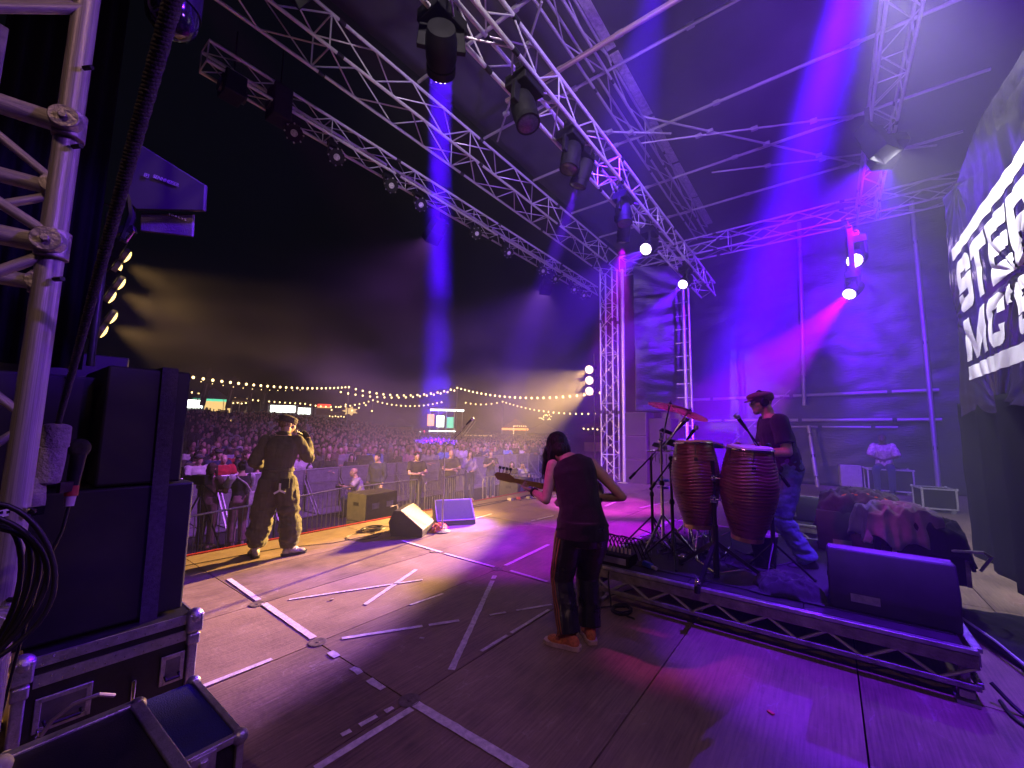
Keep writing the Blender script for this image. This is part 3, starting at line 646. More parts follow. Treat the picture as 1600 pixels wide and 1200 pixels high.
# ---------------------------------------------------------------- singer in the boiler suit
def singer():
    t = thing('person', 'singer in a baggy dark olive boiler suit and cap at the stage edge', 'person', (2.42, 5.52, 0), R(48-90))
    sp = [((-.01, .0, .8), .12, .09), ((-.01, -.012, .92), .17, .122), ((-.01, .0, 1.06), .145, .105), ((0, .01, 1.2), .158, .115), ((.005, .02, 1.32), .18, .12), ((.01, .025, 1.41), .178, .092), ((.01, .035, 1.465), .105, .066), ((.01, .045, 1.5), .062, .058)]
    hc = V((.035, .085, 1.615)); hf = V((.72, .62, -.28)).normalized()
    RS, RE, RW = (.185, .02, 1.415), (.3, .12, 1.19), (.235, .295, 1.425)
    LS, LE, LW = (-.18, .0, 1.41), (-.285, -.02, 1.15), (-.24, .2, 1.06)
    hipL, kneeL, ankL = (-.1, 0, .88), (-.17, .03, .47), (-.2, -.0, .09)
    hipR, kneeR, ankR = (.09, 0, .88), (.15, .04, .47), (.18, .02, .09)
    b = MB(); torso(b, sp); headshape(b, hc, hf, (.1, .1, 1)); limb(b, [(.01, .04, 1.47), hc-V((0, .03, .05))], [.06, .058])
    for S_, E_, W_ in ((RS, RE, RW), (LS, LE, LW)): limb(b, [S_, E_, W_], [.06, .043, .03])
    for h, k, a in ((hipL, kneeL, ankL), (hipR, kneeR, ankR)): limb(b, [h, k, a], [.09, .058, .04])
    hand(b, LW, (.15, .9, -.5), (.9, -.1, .1), .7, 1., 1)
    part('body', remesh(b, .0075), SK1, t)
    g = MB(); torso(g, sp, .022, 0, 7)
    for S_, E_, W_ in ((RS, RE, RW), (LS, LE, LW)):
        e, w = V(E_), V(W_); sleeve(g, [S_, V(S_).lerp(e, .5), e, e.lerp(w, .5), e.lerp(w, .86)], [.078, .077, .074, .068, .056])
    for h, k, a in ((hipL, kneeL, ankL), (hipR, kneeR, ankR)):
        h, k, a = V(h), V(k), V(a); sleeve(g, [h, h.lerp(k, .5), k, k.lerp(a, .45), k.lerp(a, .74), k.lerp(a, .86)], [.135, .138, .125, .128, .112, .075])
    me = remesh(g, .0085, 2); wrinkle(me, .016, (6, 6, 15), 3, lambda p: 1.5 if p[2] < .62 else .55); wrinkle(me, .008, (17, 17, 5), 8)
    OL = pm('olive_drill', (.085, .078, .05), .85, 0, .22, 5, .12, 220, sheen=.1)
    part('boiler_suit', me, OL, t)
    c = MB(); c.lathe([(.076, -.02), (.083, -.02), (.088, .014), (.078, .03), (.07, .03)], V((.01, .045, 1.487)), rotx(-.25), 22); part('collar', remesh(c, .006), OL, t)
    bl = MB(); bl.lathe([(.162, -.025), (.18, -.022), (.181, .022), (.163, .025)], V((-.005, 0, 1.05)), None, 28)
    bl.v = [(x, y*.78+.0, z) for x, y, z in bl.v]; part('belt', remesh(bl, .006), OL, t)
    pk = MB()
    for x in (-.09, .085): pk.box((x, -.158, .87), (.125, .012, .15), rotx(-.02))
    part('pocket', remesh(pk, .005), OL, t)
    h = MB(); f = hf; u = V((.1, .1, 1)); u = (u-f*u.dot(f)).normalized(); r = f.cross(u); rot = Mx((r, f, u)).transposed()
    h.ball(hc+u*.055-f*.012, (.1, .118, .055), 20, 10, rot); h.ball(hc+u*.083-f*.018, (.108, .122, .036), 20, 8, rot)
    h.lathe([(.083, -.02), (.092, -.02), (.094, .02), (.085, .02)], hc+u*.045-f*.012, rot @ Mx.Diagonal((1, 1.2, 1)), 24)
    pts = []
    part('cap', remesh(h, .0065), cloth('charcoal_wool', (.08, .072, .075), scale=30), t)
    v = MB(); bdir = -f+r*-.25; bdir.normalize(); sdir = bdir.cross(u); ring = []
    for i in range(9):
        a = -1.1+2.2*i/8; ring.append((hc+u*.03+(bdir*math.cos(a)*.112+sdir*math.sin(a)*.088), hc+u*(.022)+(bdir*(math.cos(a)*.112+.058*math.cos(a))+sdir*math.sin(a)*.1)))
    v.add([p+u*dz for dz in (0, .008) for a in ring for p in a], [(2*i, 2*i+1, 2*i+3, 2*i+2) for i in range(8)]+[(18+2*i, 20+2*i, 21+2*i, 19+2*i) for i in range(8)]+[(2*i+1, 19+2*i, 21+2*i, 2*i+3) for i in range(8)])
    part('visor', remesh(v, .005, 1), cloth('charcoal_wool', (.08, .072, .075), scale=30), t)
    hr = MB(); hr.ball(hc-f*.03-u*.005, (.0765, .085, .06), 16, 8, rot); part('hair', remesh(hr, .006, 2), HBL, t)
    # gloved hand closed round the microphone
    gl = MB(); w = V(RW); md = (hc+f*.125-u*.045)-w
    hand(gl, w, (-.62, .35, .68), (-.2, -.9, .2), .85, 1.06, -1); gl.cyl(w.lerp(V(RE), .16), w, .043, .036, 14); part('glove', remesh(gl, .005, 2), cloth('black_glove', (.012, .012, .013)), t)
    for nm, a, toe in (('boot', ankL, (-.5, .8, 0)), ('boot', ankR, (.8, .55, 0))):
        s_ = MB(); shoe(s_, a, toe, 1.08); s_.cyl((a[0], a[1], .08), (a[0]*.97, a[1]+.005, .2), .052, .055, 14)
        me = remesh(s_, .007, 2); wrinkle(me, .003, (25, 25, 40)); o = part(nm, me, pm('boot_leather', (.33, .3, .31), .42, 0, .5, 14, .3, 60), t)
        k = MB(); sole(k, a, toe, 1.12); part('sole', k.mesh('sole'), RUBBER, o)
    # radio pack and white three armed tag hanging at the hip
    pkk = thing('radio_pack', 'black radio pack with a white three armed tag clipped to the singer hip', 'radio pack', (0, 0, 0), 0); pkk.parent = None
    M4 = Mx.Translation(t.location) @ Mx.Rotation(R(48-90), 4, 'Z'); pkk.matrix_basis = M4
    MB().box((.13, -.16, .9), (.1, .035, .13), rotz(.25)).build('pouch', cloth('black_glove', (.012, .012, .013)), pkk, bevel=.012)
    m = MB(); q = V((.085, -.188, .82)); rr = Mx.Rotation(.2, 3, 'Z')
    for a, L_ in ((1.57, .085), (3.7, .07), (5.85, .07)): m.bar(q, q+rr @ V((math.cos(a)*L_, 0, math.sin(a)*L_)), .022, .006, up=(0, 1, 0))
    m.build('tag', pm('white_plastic', (.75, .75, .78), .4), pkk)
    # microphone: own thing, held
    mic = thing('microphone', 'black microphone held to the singer mouth', 'microphone', (0, 0, 0)); mic.matrix_basis = M4
    tip = hc+f*.13-u*.05; base = w+V((-.075, .03, .05)); dd = (tip-base).normalized()
    MB().cyl(base-dd*.1, tip-dd*.03, .013, .02, 14).build('handle', BLACKM, mic); MB().ball(tip, .026, 14, 10).build('grille', STEEL, mic)
singer()

# ---------------------------------------------------------------- bass player
def bassist():
    LOC, A = (2.86, 1.55, 0), R(31-90)
    t = thing('person', 'bass player seen from behind in black vest, striped trousers and orange trainers', 'person', LOC, A)
    sp = [((.03, .0, .75), .118, .095), ((.04, -.015, .87), .172, .13), ((.025, .02, 1.01), .13, .1), ((.005, .07, 1.14), .135, .1), ((-.015, .115, 1.24), .148, .105), ((-.035, .145, 1.315), .142, .082), ((-.058, .165, 1.36), .085, .06), ((-.078, .185, 1.385), .055, .052)]
    hc = V((-.145, .265, 1.455)); hf = V((-.4, .75, -.62)).normalized()
    LS, LE, LW = (-.185, .12, 1.315), (-.235, .03, 1.06), (-.345, .23, 1.09)
    RS, RE, RW = (.125, .155, 1.33), (.345, .05, 1.1), (.14, .3, 1.04)
    hipL, kneeL, ankL = (-.05, .0, .83), (-.115, .16, .45), (-.055, .02, .09)
    hipR, kneeR, ankR = (.125, .01, .83), (.09, .26, .45), (.105, .16, .09)
    b = MB(); torso(b, sp); headshape(b, hc, hf, (-.25, .3, 1), .95); limb(b, [(-.07, .175, 1.36), hc-V((0, .04, .05))], [.05, .05])
    for S_, E_, W_ in ((LS, LE, LW), (RS, RE, RW)):
        s_, e, w = V(S_), V(E_), V(W_); limb(b, [s_, s_.lerp(e, .35), e, e.lerp(w, .35), w], [.05, .047, .036, .037, .026])
    for h, k, a in ((hipL, kneeL, ankL), (hipR, kneeR, ankR)): limb(b, [h, k, a], [.088, .055, .038])
    hand(b, LW, (-.75, .65, .15), (.2, .15, .95), .95, .95, -1, thumb=.2); hand(b, RW, (-.75, .45, -.35), (-.2, .9, 0), .55, .95, 1)
    part('body', remesh(b, .007), SK1, t)
    g = MB(); torso(g, sp, .031, 1, 7)
    g.ball((-.13, .14, 1.32), (.06, .062, .035), 12, 8); g.ball((.075, .155, 1.335), (.06, .062, .035), 12, 8); g.lathe([(.184, -.06), (.2, -.06), (.19, .07), (.165, .07)], V((.038, .0, .86)), None, 28)
    g.v = [(x, y if z > .98 else .0+(y-.0)*.84, z) for x, y, z in g.v]
    me = remesh(g, .007, 3); wrinkle(me, .007, (8, 8, 10), 2); part('vest', me, cloth('black_jersey', (.007, .0065, .008)), t)
    g = MB(); torso(g, sp, .01, 0, 3)
    for h, k, a in ((hipL, kneeL, ankL), (hipR, kneeR, ankR)):
        h, k, a = V(h), V(k), V(a); sleeve(g, [h, h.lerp(k, .5), k, k.lerp(a, .5), k.lerp(a, .98)], [.116, .108, .092, .09, .086])
    me = remesh(g, .0075, 3); wrinkle(me, .009, (7, 7, 9), 5)
    tr = part('trousers', me, pm('satin_black', (.02, .02, .028), .3, 0, .3, 5, .2, 60, spec=.7), t)
    CP = cloth('copper_stripe', (.4, .13, .05))
    bmt = bmesh.new(); bmt.from_mesh(me); from mathutils.bvhtree import BVHTree
    bv = BVHTree.FromBMesh(bmt)
    for j, off in enumerate((-.27, 0, .27)):
        m = MB(); ring = []
        for i in range(34):
            z = .9-i*.0245; cx = np.interp(z, [.09, .45, .83], [ankL[0], kneeL[0], hipL[0]]); cyy = np.interp(z, [.09, .45, .84], [ankL[1], kneeL[1], hipL[1]])
            pr = []
            for e in (-.055, .055):
                a = math.pi*1.2+off+e; o_ = V((cx, cyy, z)); dr = V((math.cos(a), math.sin(a), 0)); hit = bv.ray_cast(o_+dr*.35, -dr)
                pr.append((hit[0] if hit[0] else o_+dr*.1)+dr*.0035)
            ring.append(pr)
        m.add([p for a in ring for p in a], [(2*i, 2*i+1, 2*i+3, 2*i+2) for i in range(33)]); o = m.build('stripe', CP, t, 'all')
        sd = o.modifiers.new('t', 'SOLIDIFY'); sd.thickness = .004
    bmt.free()
    hr = MB(); f = hf; u = V((-.25, .3, 1)); u = (u-f*u.dot(f)).normalized(); r = f.cross(u); rot = Mx((r, f, u)).transposed()
    hr.ball(hc+u*.035-f*.012, (.088, .108, .096), 18, 12, rot); hr.ball(hc-f*.035-u*.04, (.08, .075, .09), 16, 10, rot)
    rn = random.Random(4)
    for i in range(95):
        a = rn.uniform(-2.3, 2.3); p = hc-f*math.cos(a)*.082+r*math.sin(a)*.08+u*.03; q = p+V((rn.uniform(-.05, .05), rn.uniform(-.03, .05), -rn.uniform(.1, .3)))
        q2 = p.lerp(q, .5)-f*math.cos(a)*.02+r*math.sin(a)*.018; limb(hr, [p, q2, q], [.014, .0095, .0045], 6)
    for sx in (-1, 1): limb(hr, [hc+f*.04+r*.07*sx+u*.03, hc+f*.07+r*.075*sx-u*.06, hc+f*.06+r*.06*sx-u*.18], [.022, .018, .008], 6)
    me = remesh(hr, .0055, 1); wrinkle(me, .004, (70, 70, 9)); part('hair', me, HB, t)
    wb = MB(); w = V(LW); e = V(LE); wb.cyl(e.lerp(w, .86), e.lerp(w, .99), .036, .034, 16); wb.build('wristband', cloth('black_glove', (.012, .012, .013)), t)
    for a, toe in ((ankL, (-.93, .35, 0)), (ankR, (-.2, 1, 0))):
        s_ = MB(); shoe(s_, a, toe, .98); me = remesh(s_, .006, 2); wrinkle(me, .002, (30, 30, 30))
        o = part('trainer', me, pm('orange_trainer', (.85, .24, .12), .6, 0, .3, 40, .4, 200), t)
        k = MB(); sole(k, a, toe, 1.06); part('sole', k.mesh('sole'), pm('pale_sole', (.7, .5, .55), .6), o)
        d = V(toe).normalized(); lc = MB()
        for i in range(4): q = V((a[0], a[1], .072-.008*i))+d*(.045+.024*i); x = V((d.y, -d.x, 0)); lc.tube([q-x*.03-V((0, 0, .014)), q+V((0, 0, .006)), q+x*.03-V((0, 0, .014))], .0045, 5)
        lc.build('laces', pm('pale_sole', (.7, .5, .55), .6), o)
    # --- bass guitar, hanging in front of her
    M4 = Mx.Translation(LOC) @ Mx.Rotation(A, 4, 'Z')
    bg_ = thing('bass_guitar', 'white bodied bass guitar mostly hidden behind the player, headstock to the crowd side', 'bass guitar'); bg_.matrix_basis = M4
    o0 = V((.02, .27, 1.08)); nd = V((-.9, .36, .1)).normalized(); nr = V((-.36, -.9, .12)); nr = (nr-nd*nr.dot(nd)).normalized()*-1; up = nd.cross(nr)*-1
    if up.z < 0: up = -up
    fn = lambda a, c_, h: o0+nd*a+up*c_+nr*h
    P = lambda L_: [(a, c_) for a, c_ in L_]
    prof = [(-.2, -.03), (-.21, .05), (-.18, .12), (-.1, .15), (0, .13), (.06, .12), (.13, .15), (.2, .17), (.235, .15), (.21, .11), (.16, .06), (.15, .0), (.17, -.06), (.2, -.11), (.17, -.14), (.1, -.13), (.03, -.12), (-.06, -.15), (-.14, -.14)]
    MB().prism(prof, .042, fn).build('body', pm('white_lacquer', (.78, .76, .74), .22, 0, .06), bg_, bevel=.01)
    MB().prism([(-.05, -.1), (-.04, .05), (.05, .08), (.14, .1), (.15, .03), (.1, -.08)], .003, lambda a, c_, h: fn(a, c_, .044+h)).build('pickguard', pm('black_plastic', (.015, .015, .016), .25), bg_)
    m = MB(); m.prism([(.14, -.028), (.14, .028), (.62, .02), (.62, -.02)], .022, lambda a, c_, h: fn(a, c_, .03+h)); m.build('neck', pm('maple', (.42, .25, .11), .35, 0, .2, 10, stretch=(1, 1, 1)), bg_, bevel=.006)
    MB().prism([(.62, -.022), (.62, .022), (.68, .05), (.8, .045), (.83, .02), (.79, -.02), (.7, -.025)], .015, lambda a, c_, h: fn(a, c_, .03+h)).build('headstock', pm('maple', (.42, .25, .11), .35), bg_)
    for i in range(4):
        q = fn(.67+.037*i, .047, .035); m = MB().cyl(q, q+up*.035, .005, n=8); m.box(q+up*.045, (.028, .008, .024), Mx((nd, nr, up)).transposed()); m.build('tuner', CHROME, bg_)
    st = MB()
    for i in range(4): st.tube([fn(-.13, -.02+.013*i, .062), fn(.66, -.014+.0095*i, .056)], .0012, 4)
    st.build('strings', CHROME, bg_)
    for a in (.0, .07): MB().box(fn(a, 0, .05), (.03, .09, .014), Mx((nd, up, nr)).transposed()).build('pickup', BLACKM, bg_)
    for a in (-.1, -.06): MB().cyl(fn(a, -.09, .044), fn(a, -.09, .062), .011, n=12).build('knob', BLACKM, bg_)
    sp_ = MB(); pts = [fn(.2, .15, .02), (-.18, .27, 1.3), (-.12, .09, 1.35), (.02, .03, 1.18), (.14, .04, 1.05), fn(-.2, .0, .02)]
    sp_.tube(pts, .014, 6); sp_.build('strap', BLACKM, bg_)
bassist()

# ---------------------------------------------------------------- percussionist
def percussionist():
    LOC, A = (5.02, .42, .3), R(112-90)
    t = thing('person', 'percussionist in dark T-shirt, flat cap and headphones standing at the conga drums', 'person', LOC, A)
    sp = [((0, -.06, .8), .12, .09), ((0, -.07, .92), .168, .125), ((0, -.045, 1.06), .15, .12), ((0, -.01, 1.2), .155, .125), ((0, .025, 1.32), .178, .122), ((0, .04, 1.41), .175, .092), ((0, .055, 1.465), .108, .066), ((0, .07, 1.5), .064, .058)]
    hc = V((.0, .125, 1.61)); hf = V((-.06, 1, -.16)).normalized()
    LS, LE, LW = (-.2, .03, 1.41), (-.27, .0, 1.12), (-.2, .27, 1.1)
    RS, RE, RW = (.2, .03, 1.41), (.29, .05, 1.13), (.12, .3, 1.15)
    hipL, kneeL, ankL = (-.1, -.06, .88), (-.12, .03, .47), (-.13, -.17, .09)
    hipR, kneeR, ankR = (.1, -.06, .88), (.12, .12, .48), (.13, .1, .09)
    b = MB(); torso(b, sp); headshape(b, hc, hf); limb(b, [(0, .06, 1.47), hc-V((0, .03, .05))], [.062, .06])
    for S_, E_, W_ in ((LS, LE, LW), (RS, RE, RW)):
        s_, e, w = V(S_), V(E_), V(W_); limb(b, [s_, s_.lerp(e, .4), e, e.lerp(w, .3), w], [.06, .056, .044, .046, .03])
    for h, k, a in ((hipL, kneeL, ankL), (hipR, kneeR, ankR)): limb(b, [h, k, a], [.09, .058, .04])
    hand(b, LW, (.15, .95, .05), (.75, 0, -.6), .8, 1.02, -1); hand(b, RW, (-.2, .95, .1), (-.75, 0, -.6), .8, 1.02, 1)
    part('body', remesh(b, .007), SK1, t)
    g = MB(); torso(g, sp, .022, 1, 7)
    for S_, E_ in ((LS, LE), (RS, RE)): s_, e = V(S_), V(E_); sleeve(g, [s_, s_.lerp(e, .35), s_.lerp(e, .72)], [.085, .085, .088])
    me = remesh(g, .0075, 3); wrinkle(me, .009, (8, 8, 9), 2); part('tshirt', me, cloth('navy_tee', (.018, .017, .034)), t)
    g = MB(); torso(g, sp, .018, 0, 3)
    for h, k, a in ((hipL, kneeL, ankL), (hipR, kneeR, ankR)):
        h, k, a = V(h), V(k), V(a); sleeve(g, [h, h.lerp(k, .5), k, k.lerp(a, .5), k.lerp(a, .97)], [.11, .102, .09, .088, .094])
    me = remesh(g, .0075, 2); wrinkle(me, .012, (9, 9, 20), 5, lambda p: 1.5 if p[2] < .5 else .7); part('jeans', me, cloth('blue_denim', (.12, .17, .34), var=.4, scale=9), t)
    f = hf; u = V((0, .1, 1)); u = (u-f*u.dot(f)).normalized(); r = f.cross(u); rot = Mx((r, f, u)).transposed()
    h = MB(); h.ball(hc+u*.052-f*.012, (.092, .116, .072), 20, 10, rot); h.ball(hc+u*.075+f*.005, (.1, .128, .045), 20, 8, rot); h.ball(hc+u*.04+f*.115, (.07, .055, .01), 16, 6, rot @ rotx(-.2))
    part('cap', remesh(h, .006, 3), cloth('plum_wool', (.16, .05, .14), scale=30), t)
    hp = MB()
    arc = [hc+r*(.092*math.cos(a))+u*(.0+.128*math.sin(a)) for a in np.linspace(0, math.pi, 15)]; hp.tube(arc, .012, 8); hp.build('headband', BLACK, t)
    for s_ in (-1, 1):
        e = MB().cyl(hc+r*.076*s_-u*.0, hc+r*.108*s_, .042, .036, 20); e.cyl(hc+r*.108*s_, hc+r*.113*s_, .022, n=16); e.build('ear_cup', BLACK, t, bevel=.006)
    gs = MB()
    for s_ in (-1, 1):
        gs.tube([hc+r*(.033*s_+.024*math.cos(a))+f*.1+u*(.008+.017*math.sin(a)) for a in np.linspace(0, 2*math.pi, 15)[:-1]], .0028, 5, True); gs.tube([hc+r*.057*s_+f*.098+u*.012, hc+r*.078*s_+f*.0+u*.012], .0028, 5)
    gs.build('glasses', BLACKM, t)
    br = MB(); br.ball(hc+f*.066-u*.085, (.036, .034, .028), 12, 8, rot); part('beard', remesh(br, .006, 1), HGR, t)
    for a, toe in ((ankL, (-.1, 1, 0)), (ankR, (.15, 1, 0))):
        s_ = MB(); shoe(s_, a, toe, 1.05); me = remesh(s_, .007, 2); o = part('shoe', me, pm('dark_trainer', (.04, .035, .045), .6, 0, .3, 30), t)
        k = MB(); sole(k, a, toe, 1.1); part('sole', k.mesh('sole'), pm('grey_sole', (.3, .28, .32), .6), o)
    M4 = Mx.Translation(LOC) @ Mx.Rotation(A, 4, 'Z')
    for nm, w, d in (('magenta lit drumstick held by the percussionist, raised over the conga rims', V(LW)+V((.01, .09, -.02)), V((.1, .85, .4))), ('second drumstick in the far hand of the percussionist', V(RW)+V((-.02, .09, -.02)), V((-.1, .95, .12)))):
        st = thing('drumstick', nm, 'drumstick', (0, 0, 0), 0, 'drumsticks of the percussionist'); st.matrix_basis = M4; d.normalize()
        MB().cyl(w-d*.1, w+d*.28, .0085, .005, 10).ball(w+d*.285, .0075, 8, 6).build('stick', pm('hickory', (.6, .42, .25), .5), st)
percussionist()
# ================================================================ PROPS ON THE STAGE
def rod(name, pts, r, mat, parent, n=8):
    return MB().tube(pts, r, n).build(name, mat, parent)
# ---- drum riser with lattice side
def riser(label, x0, x1, y0, y1, z, deckmat, carpet=True):
    t = thing('drum_riser', label, 'riser', (x0, y0, 0), 0, 'low lattice risers for the percussion', True)
    nb_ = 3
    for i in range(nb_):
        for j in range(2):
            w = (x1-x0-.1)/2; l = (y1-y0-.1)/nb_
            slab('deck_board', (x0+.05+w*(j+.5), y0+.05+l*(i+.5), z-.02), (w-.006, l-.006, .03), deckmat, t)
    EDGE = pm('riser_edge', (.5, .48, .52), .4, .7, .25, 14, .2, 60); RAIL = pm('riser_rail', (.3, .27, .29), .5, .6, .35, 9, .4, 70)
    def side(p0, p1, k):
        p0, p1 = V(p0), V(p1); d = (p1-p0)/k
        MB().bar(p0+V((0, 0, z-.012)), p1+V((0, 0, z-.012)), .05, .028).build('top_rail', EDGE, t, bevel=.004)
        MB().bar(p0+V((0, 0, z-.07)), p1+V((0, 0, z-.07)), .03, .075).build('side_beam', RAIL, t, bevel=.004)
        MB().bar(p0+V((0, 0, .115)), p1+V((0, 0, .115)), .035, .035).build('bottom_rail', RAIL, t, bevel=.006)
        for i in range(k):
            a, b = p0+d*i, p0+d*(i+1); m_ = (a+b)/2
            strut('lattice', a+V((0, 0, z-.1)), m_+V((0, 0, .12)), .011, ALUW, t, 6); strut('lattice', m_+V((0, 0, .12)), b+V((0, 0, z-.1)), .011, ALUW, t, 6)
    k = 7
    side((x0, y0, 0), (x0, y1, 0), k); side((x1, y0, 0), (x1, y1, 0), k); side((x0+.03, y0-.0, 0), (x1-.03, y0-.0, 0), 6); side((x0+.03, y1, 0), (x1-.03, y1, 0), 6)
    for x in (x0+.04, x1-.04):
        for y in (y0+.06, y1-.06):
            l = MB().cyl((x, y, .03), (x, y, z-.05), .024, n=14); l.box((x, y, .012), (.1, .1, .02)); l.build('leg', STEEL, t)
            MB().box((x-.0, y-.0, .06), (.07, .07, .05)).build('foot_clamp', ALUW, t, bevel=.008)
    if carpet: slab('carpet', ((x0+x1)/2+.06, (y0+y1)/2, z+.0015), (x1-x0-.25, y1-y0-.14, .008), pm('grey_carpet', (.05, .045, .052), .95, 0, .4, 5, .7, 300), t)
    return t
DK = pm('riser_deck', (.035, .032, .036), .7, 0, .4, 4)
riser('low riser with lattice side carrying the conga drums', 3.78, 6.35, -.64, 1.88, .33, DK)
riser('second low lattice riser behind the percussionist', 7.25, 9.3, -1.0, .95, .33, DK, False)
# ---- wedge monitors
def wedge(label, loc, rz, w, h, d, top, mat, grille, tilt=.0, group='wedge monitors on the stage'):
    """profile in local y (depth) and z, extruded along x; grille looks to -y and up"""
    t = thing('wedge_monitor', label, 'stage monitor', loc, rz, group)
    pr = [(-d/2, 0), (-d/2, top), (d*.18, h), (d*.36, h), (d/2, h*.55), (d*.42, 0)]
    MB().prism(pr, w, lambda u, v, k: V((k-w/2, u, v))).build('cabinet', mat, t, bevel=.012)
    a, b = V((0, -d/2, top)), V((0, d*.18, h)); s = (b-a); n = V((0, -s.z, s.y)).normalized(); sd = s.normalized(); c = (a+b)/2+n*.006
    rot = Mx((V((1, 0, 0)), sd, n)).transposed()
    MB().box(c, (w-.05, s.length-.04, .012), rot).build('grille', grille, t, bevel=.003)
    fr = MB()
    for e in (-1, 1): fr.box(c+sd*e*(s.length/2-.012)+n*.002, (w-.02, .016, .016), rot); fr.box(c+V((e*(w/2-.016), 0, 0))+n*.002, (.016, s.length-.05, .016), rot)
    fr.build('grille_frame', pm('monitor_edge', (.25, .22, .2), .5, 0, .3, 20), t)
    for e in (-1, 1): MB().box((e*(w/2), d*.1, h*.5), (.012, .14, .035)).build('handle', BLACKM, t, bevel=.003)
    k = MB().box((w*.2, d*.452, h*.3), (.16, .014, .1)); k.build('connector_plate', ALUW, t)
    return t
wedge('tan grilled wedge monitor at the stage edge, first from the singer', (4.3, 5.2, 0), R(33), .62, .37, .52, .1, SUBMAT, pm('tan_grille', (.34, .29, .2), .75, 0, .3, 60, .5, 400))
wedge('violet lit wedge monitor behind the front microphone stand', (5.2, 5.2, 0), R(-34), .66, .36, .5, .07, SUBMAT, GRILLE)
wedge('large wedge monitor standing on the near corner of the riser, back towards the camera', (4.2, -.28, .335), R(90), .68, .42, .52, .05, pm('violet_sheen_paint', (.05, .045, .06), .45, 0, .2, 5, .2, 260), GRILLE)
wedge('wedge monitor farther back on the riser with a jacket thrown over it', (6.05, -.2, .335), R(90), .72, .42, .5, .05, pm('violet_sheen_paint', (.05, .045, .06), .45), GRILLE)
wedge('small wedge monitor on the second riser behind the percussionist', (7.7, .38, .335), R(84), .6, .34, .44, .06, SUBMAT, GRILLE)
# ---- conga drums
CSH = pm('conga_wood', (.12, .034, .034), .3, 0, .55, 3.2, .3, 30, col2=(.045, .007, .012), stretch=(1, 1, 9), spec=.7)
def conga(label, loc, h, rh, tilt):
    t = thing('conga_drum', label, 'conga', loc, 0, 'pair of conga drums'); t.rotation_euler = tilt
    n, k = 64, 92; vs = []
    for j in range(k+1):
        u = j/k; z = u*h
        base = rh*(.66+.62*math.sin(min(1, u/.62)*math.pi/2)**1.15-.30*max(0, (u-.58)/.42)**1.6)
        for i in range(n):
            a = 2*math.pi*i/n
            ph = z*232+1.9*math.sin(a*2+z*5)+1.0*math.sin(a*5+1.3+z*9)+.8*NZ.noise((math.cos(a)*2.2, math.sin(a)*2.2, z*4))*2.5
            rr = base+.0036*math.sin(ph)*min(1, u*6, (1-u)*9)
            vs.append((rr*math.cos(a), rr*math.sin(a), z))
    m = MB().add(vs, [(j*n+i, j*n+(i+1) % n, (j+1)*n+(i+1) % n, (j+1)*n+i) for j in range(k) for i in range(n)]); m.build('shell', CSH, t, 'all')
    MB().lathe([(rh*.985, h-.03), (rh*1.0, h+.012), (rh*.97, h+.028), (rh*.9, h+.03), (0, h+.029)], n=40).build('drumhead', pm('drum_skin', (.6, .45, .42), .5, 0, .2, 12), t)
    q = MB(); q.tube([(rh*1.035*math.cos(a), rh*1.035*math.sin(a), h+.006) for a in np.linspace(0, 2*math.pi, 41)[:-1]], .008, 8, True); q.build('rim', CHROME, t)
    for i in range(6):
        a = i*math.pi/3+.3; d = V((math.cos(a), math.sin(a), 0)); l = MB()
        l.tube([d*rh*1.04+V((0, 0, h)), d*rh*1.08+V((0, 0, h-.05)), d*rh*1.1+V((0, 0, h-.13))], .005, 6); l.box(d*rh*1.085+V((0, 0, h-.15)), (.03, .03, .05), rotz(a)); l.cyl(d*rh*1.1+V((0, 0, h-.19)), d*rh*1.1+V((0, 0, h-.165)), .009, n=6)
        l.build('lug', CHROME, t)
    MB().lathe([(rh*.67, -.004), (rh*.7, -.004), (rh*.71, .03), (rh*.68, .03)], n=40).build('foot_ring', pm('brass_ring', (.5, .36, .16), .35, .9), t)
    return t
conga('dark red rippled conga drum, first from the cymbals', (4.10, .985, .74), .75, .165, (R(-2), R(3), 0))
conga('dark red rippled conga drum, larger one in front of the percussionist', (4.12, .6, .70), .76, .176, (R(4), R(-2), 0))
# conga stand
cs = thing('conga_stand', 'heavy dark tripod stand between the two congas', 'drum stand', (4.0, .83, .335), 0, None, True)
cx = V((4.02, .83, 0))
strut('post', cx+V((0, 0, .42)), cx+V((0, 0, 1.35)), .019, BLACKM, cs, 12); strut('sleeve', cx+V((0, 0, .36)), cx+V((0, 0, .8)), .026, BLACKM, cs, 12)
for a in (1.0, 3.0, 5.1):
    d = V((math.cos(a), math.sin(a), 0)); f_ = cx+d*.42+V((0, 0, .36)); 
    leg = MB().bar(cx+V((0, 0, .66)), f_, .026, .03); leg.build('leg', BLACKM, cs); strut('stay', cx+V((0, 0, .39)), cx.lerp(f_, .55)+V((0, 0, .25)), .008, CHROME, cs)
    MB().cyl(f_-V((0, 0, .02)), f_+V((0, 0, .035)), .022, n=12).build('foot', RUBBER, cs); b = MB(); b.ball(f_+d*-.02+V((0, 0, .06)), .024, 10, 8); b.cyl(f_+V((0, 0, .05))-d*.06, f_+V((0, 0, .05))+d*.03, .012, n=8); b.build('clamp', CHROME, cs)
for z in (1.2, 1.02): b = MB().box(cx+V((0, 0, z)), (.05, .05, .06)); b.cyl(cx+V((0, -.16, z)), cx+V((0, .16, z)), .009, n=8); b.ball(cx+V((-.03, 0, z)), .016, 8, 6); b.build('bracket', CHROME, cs)
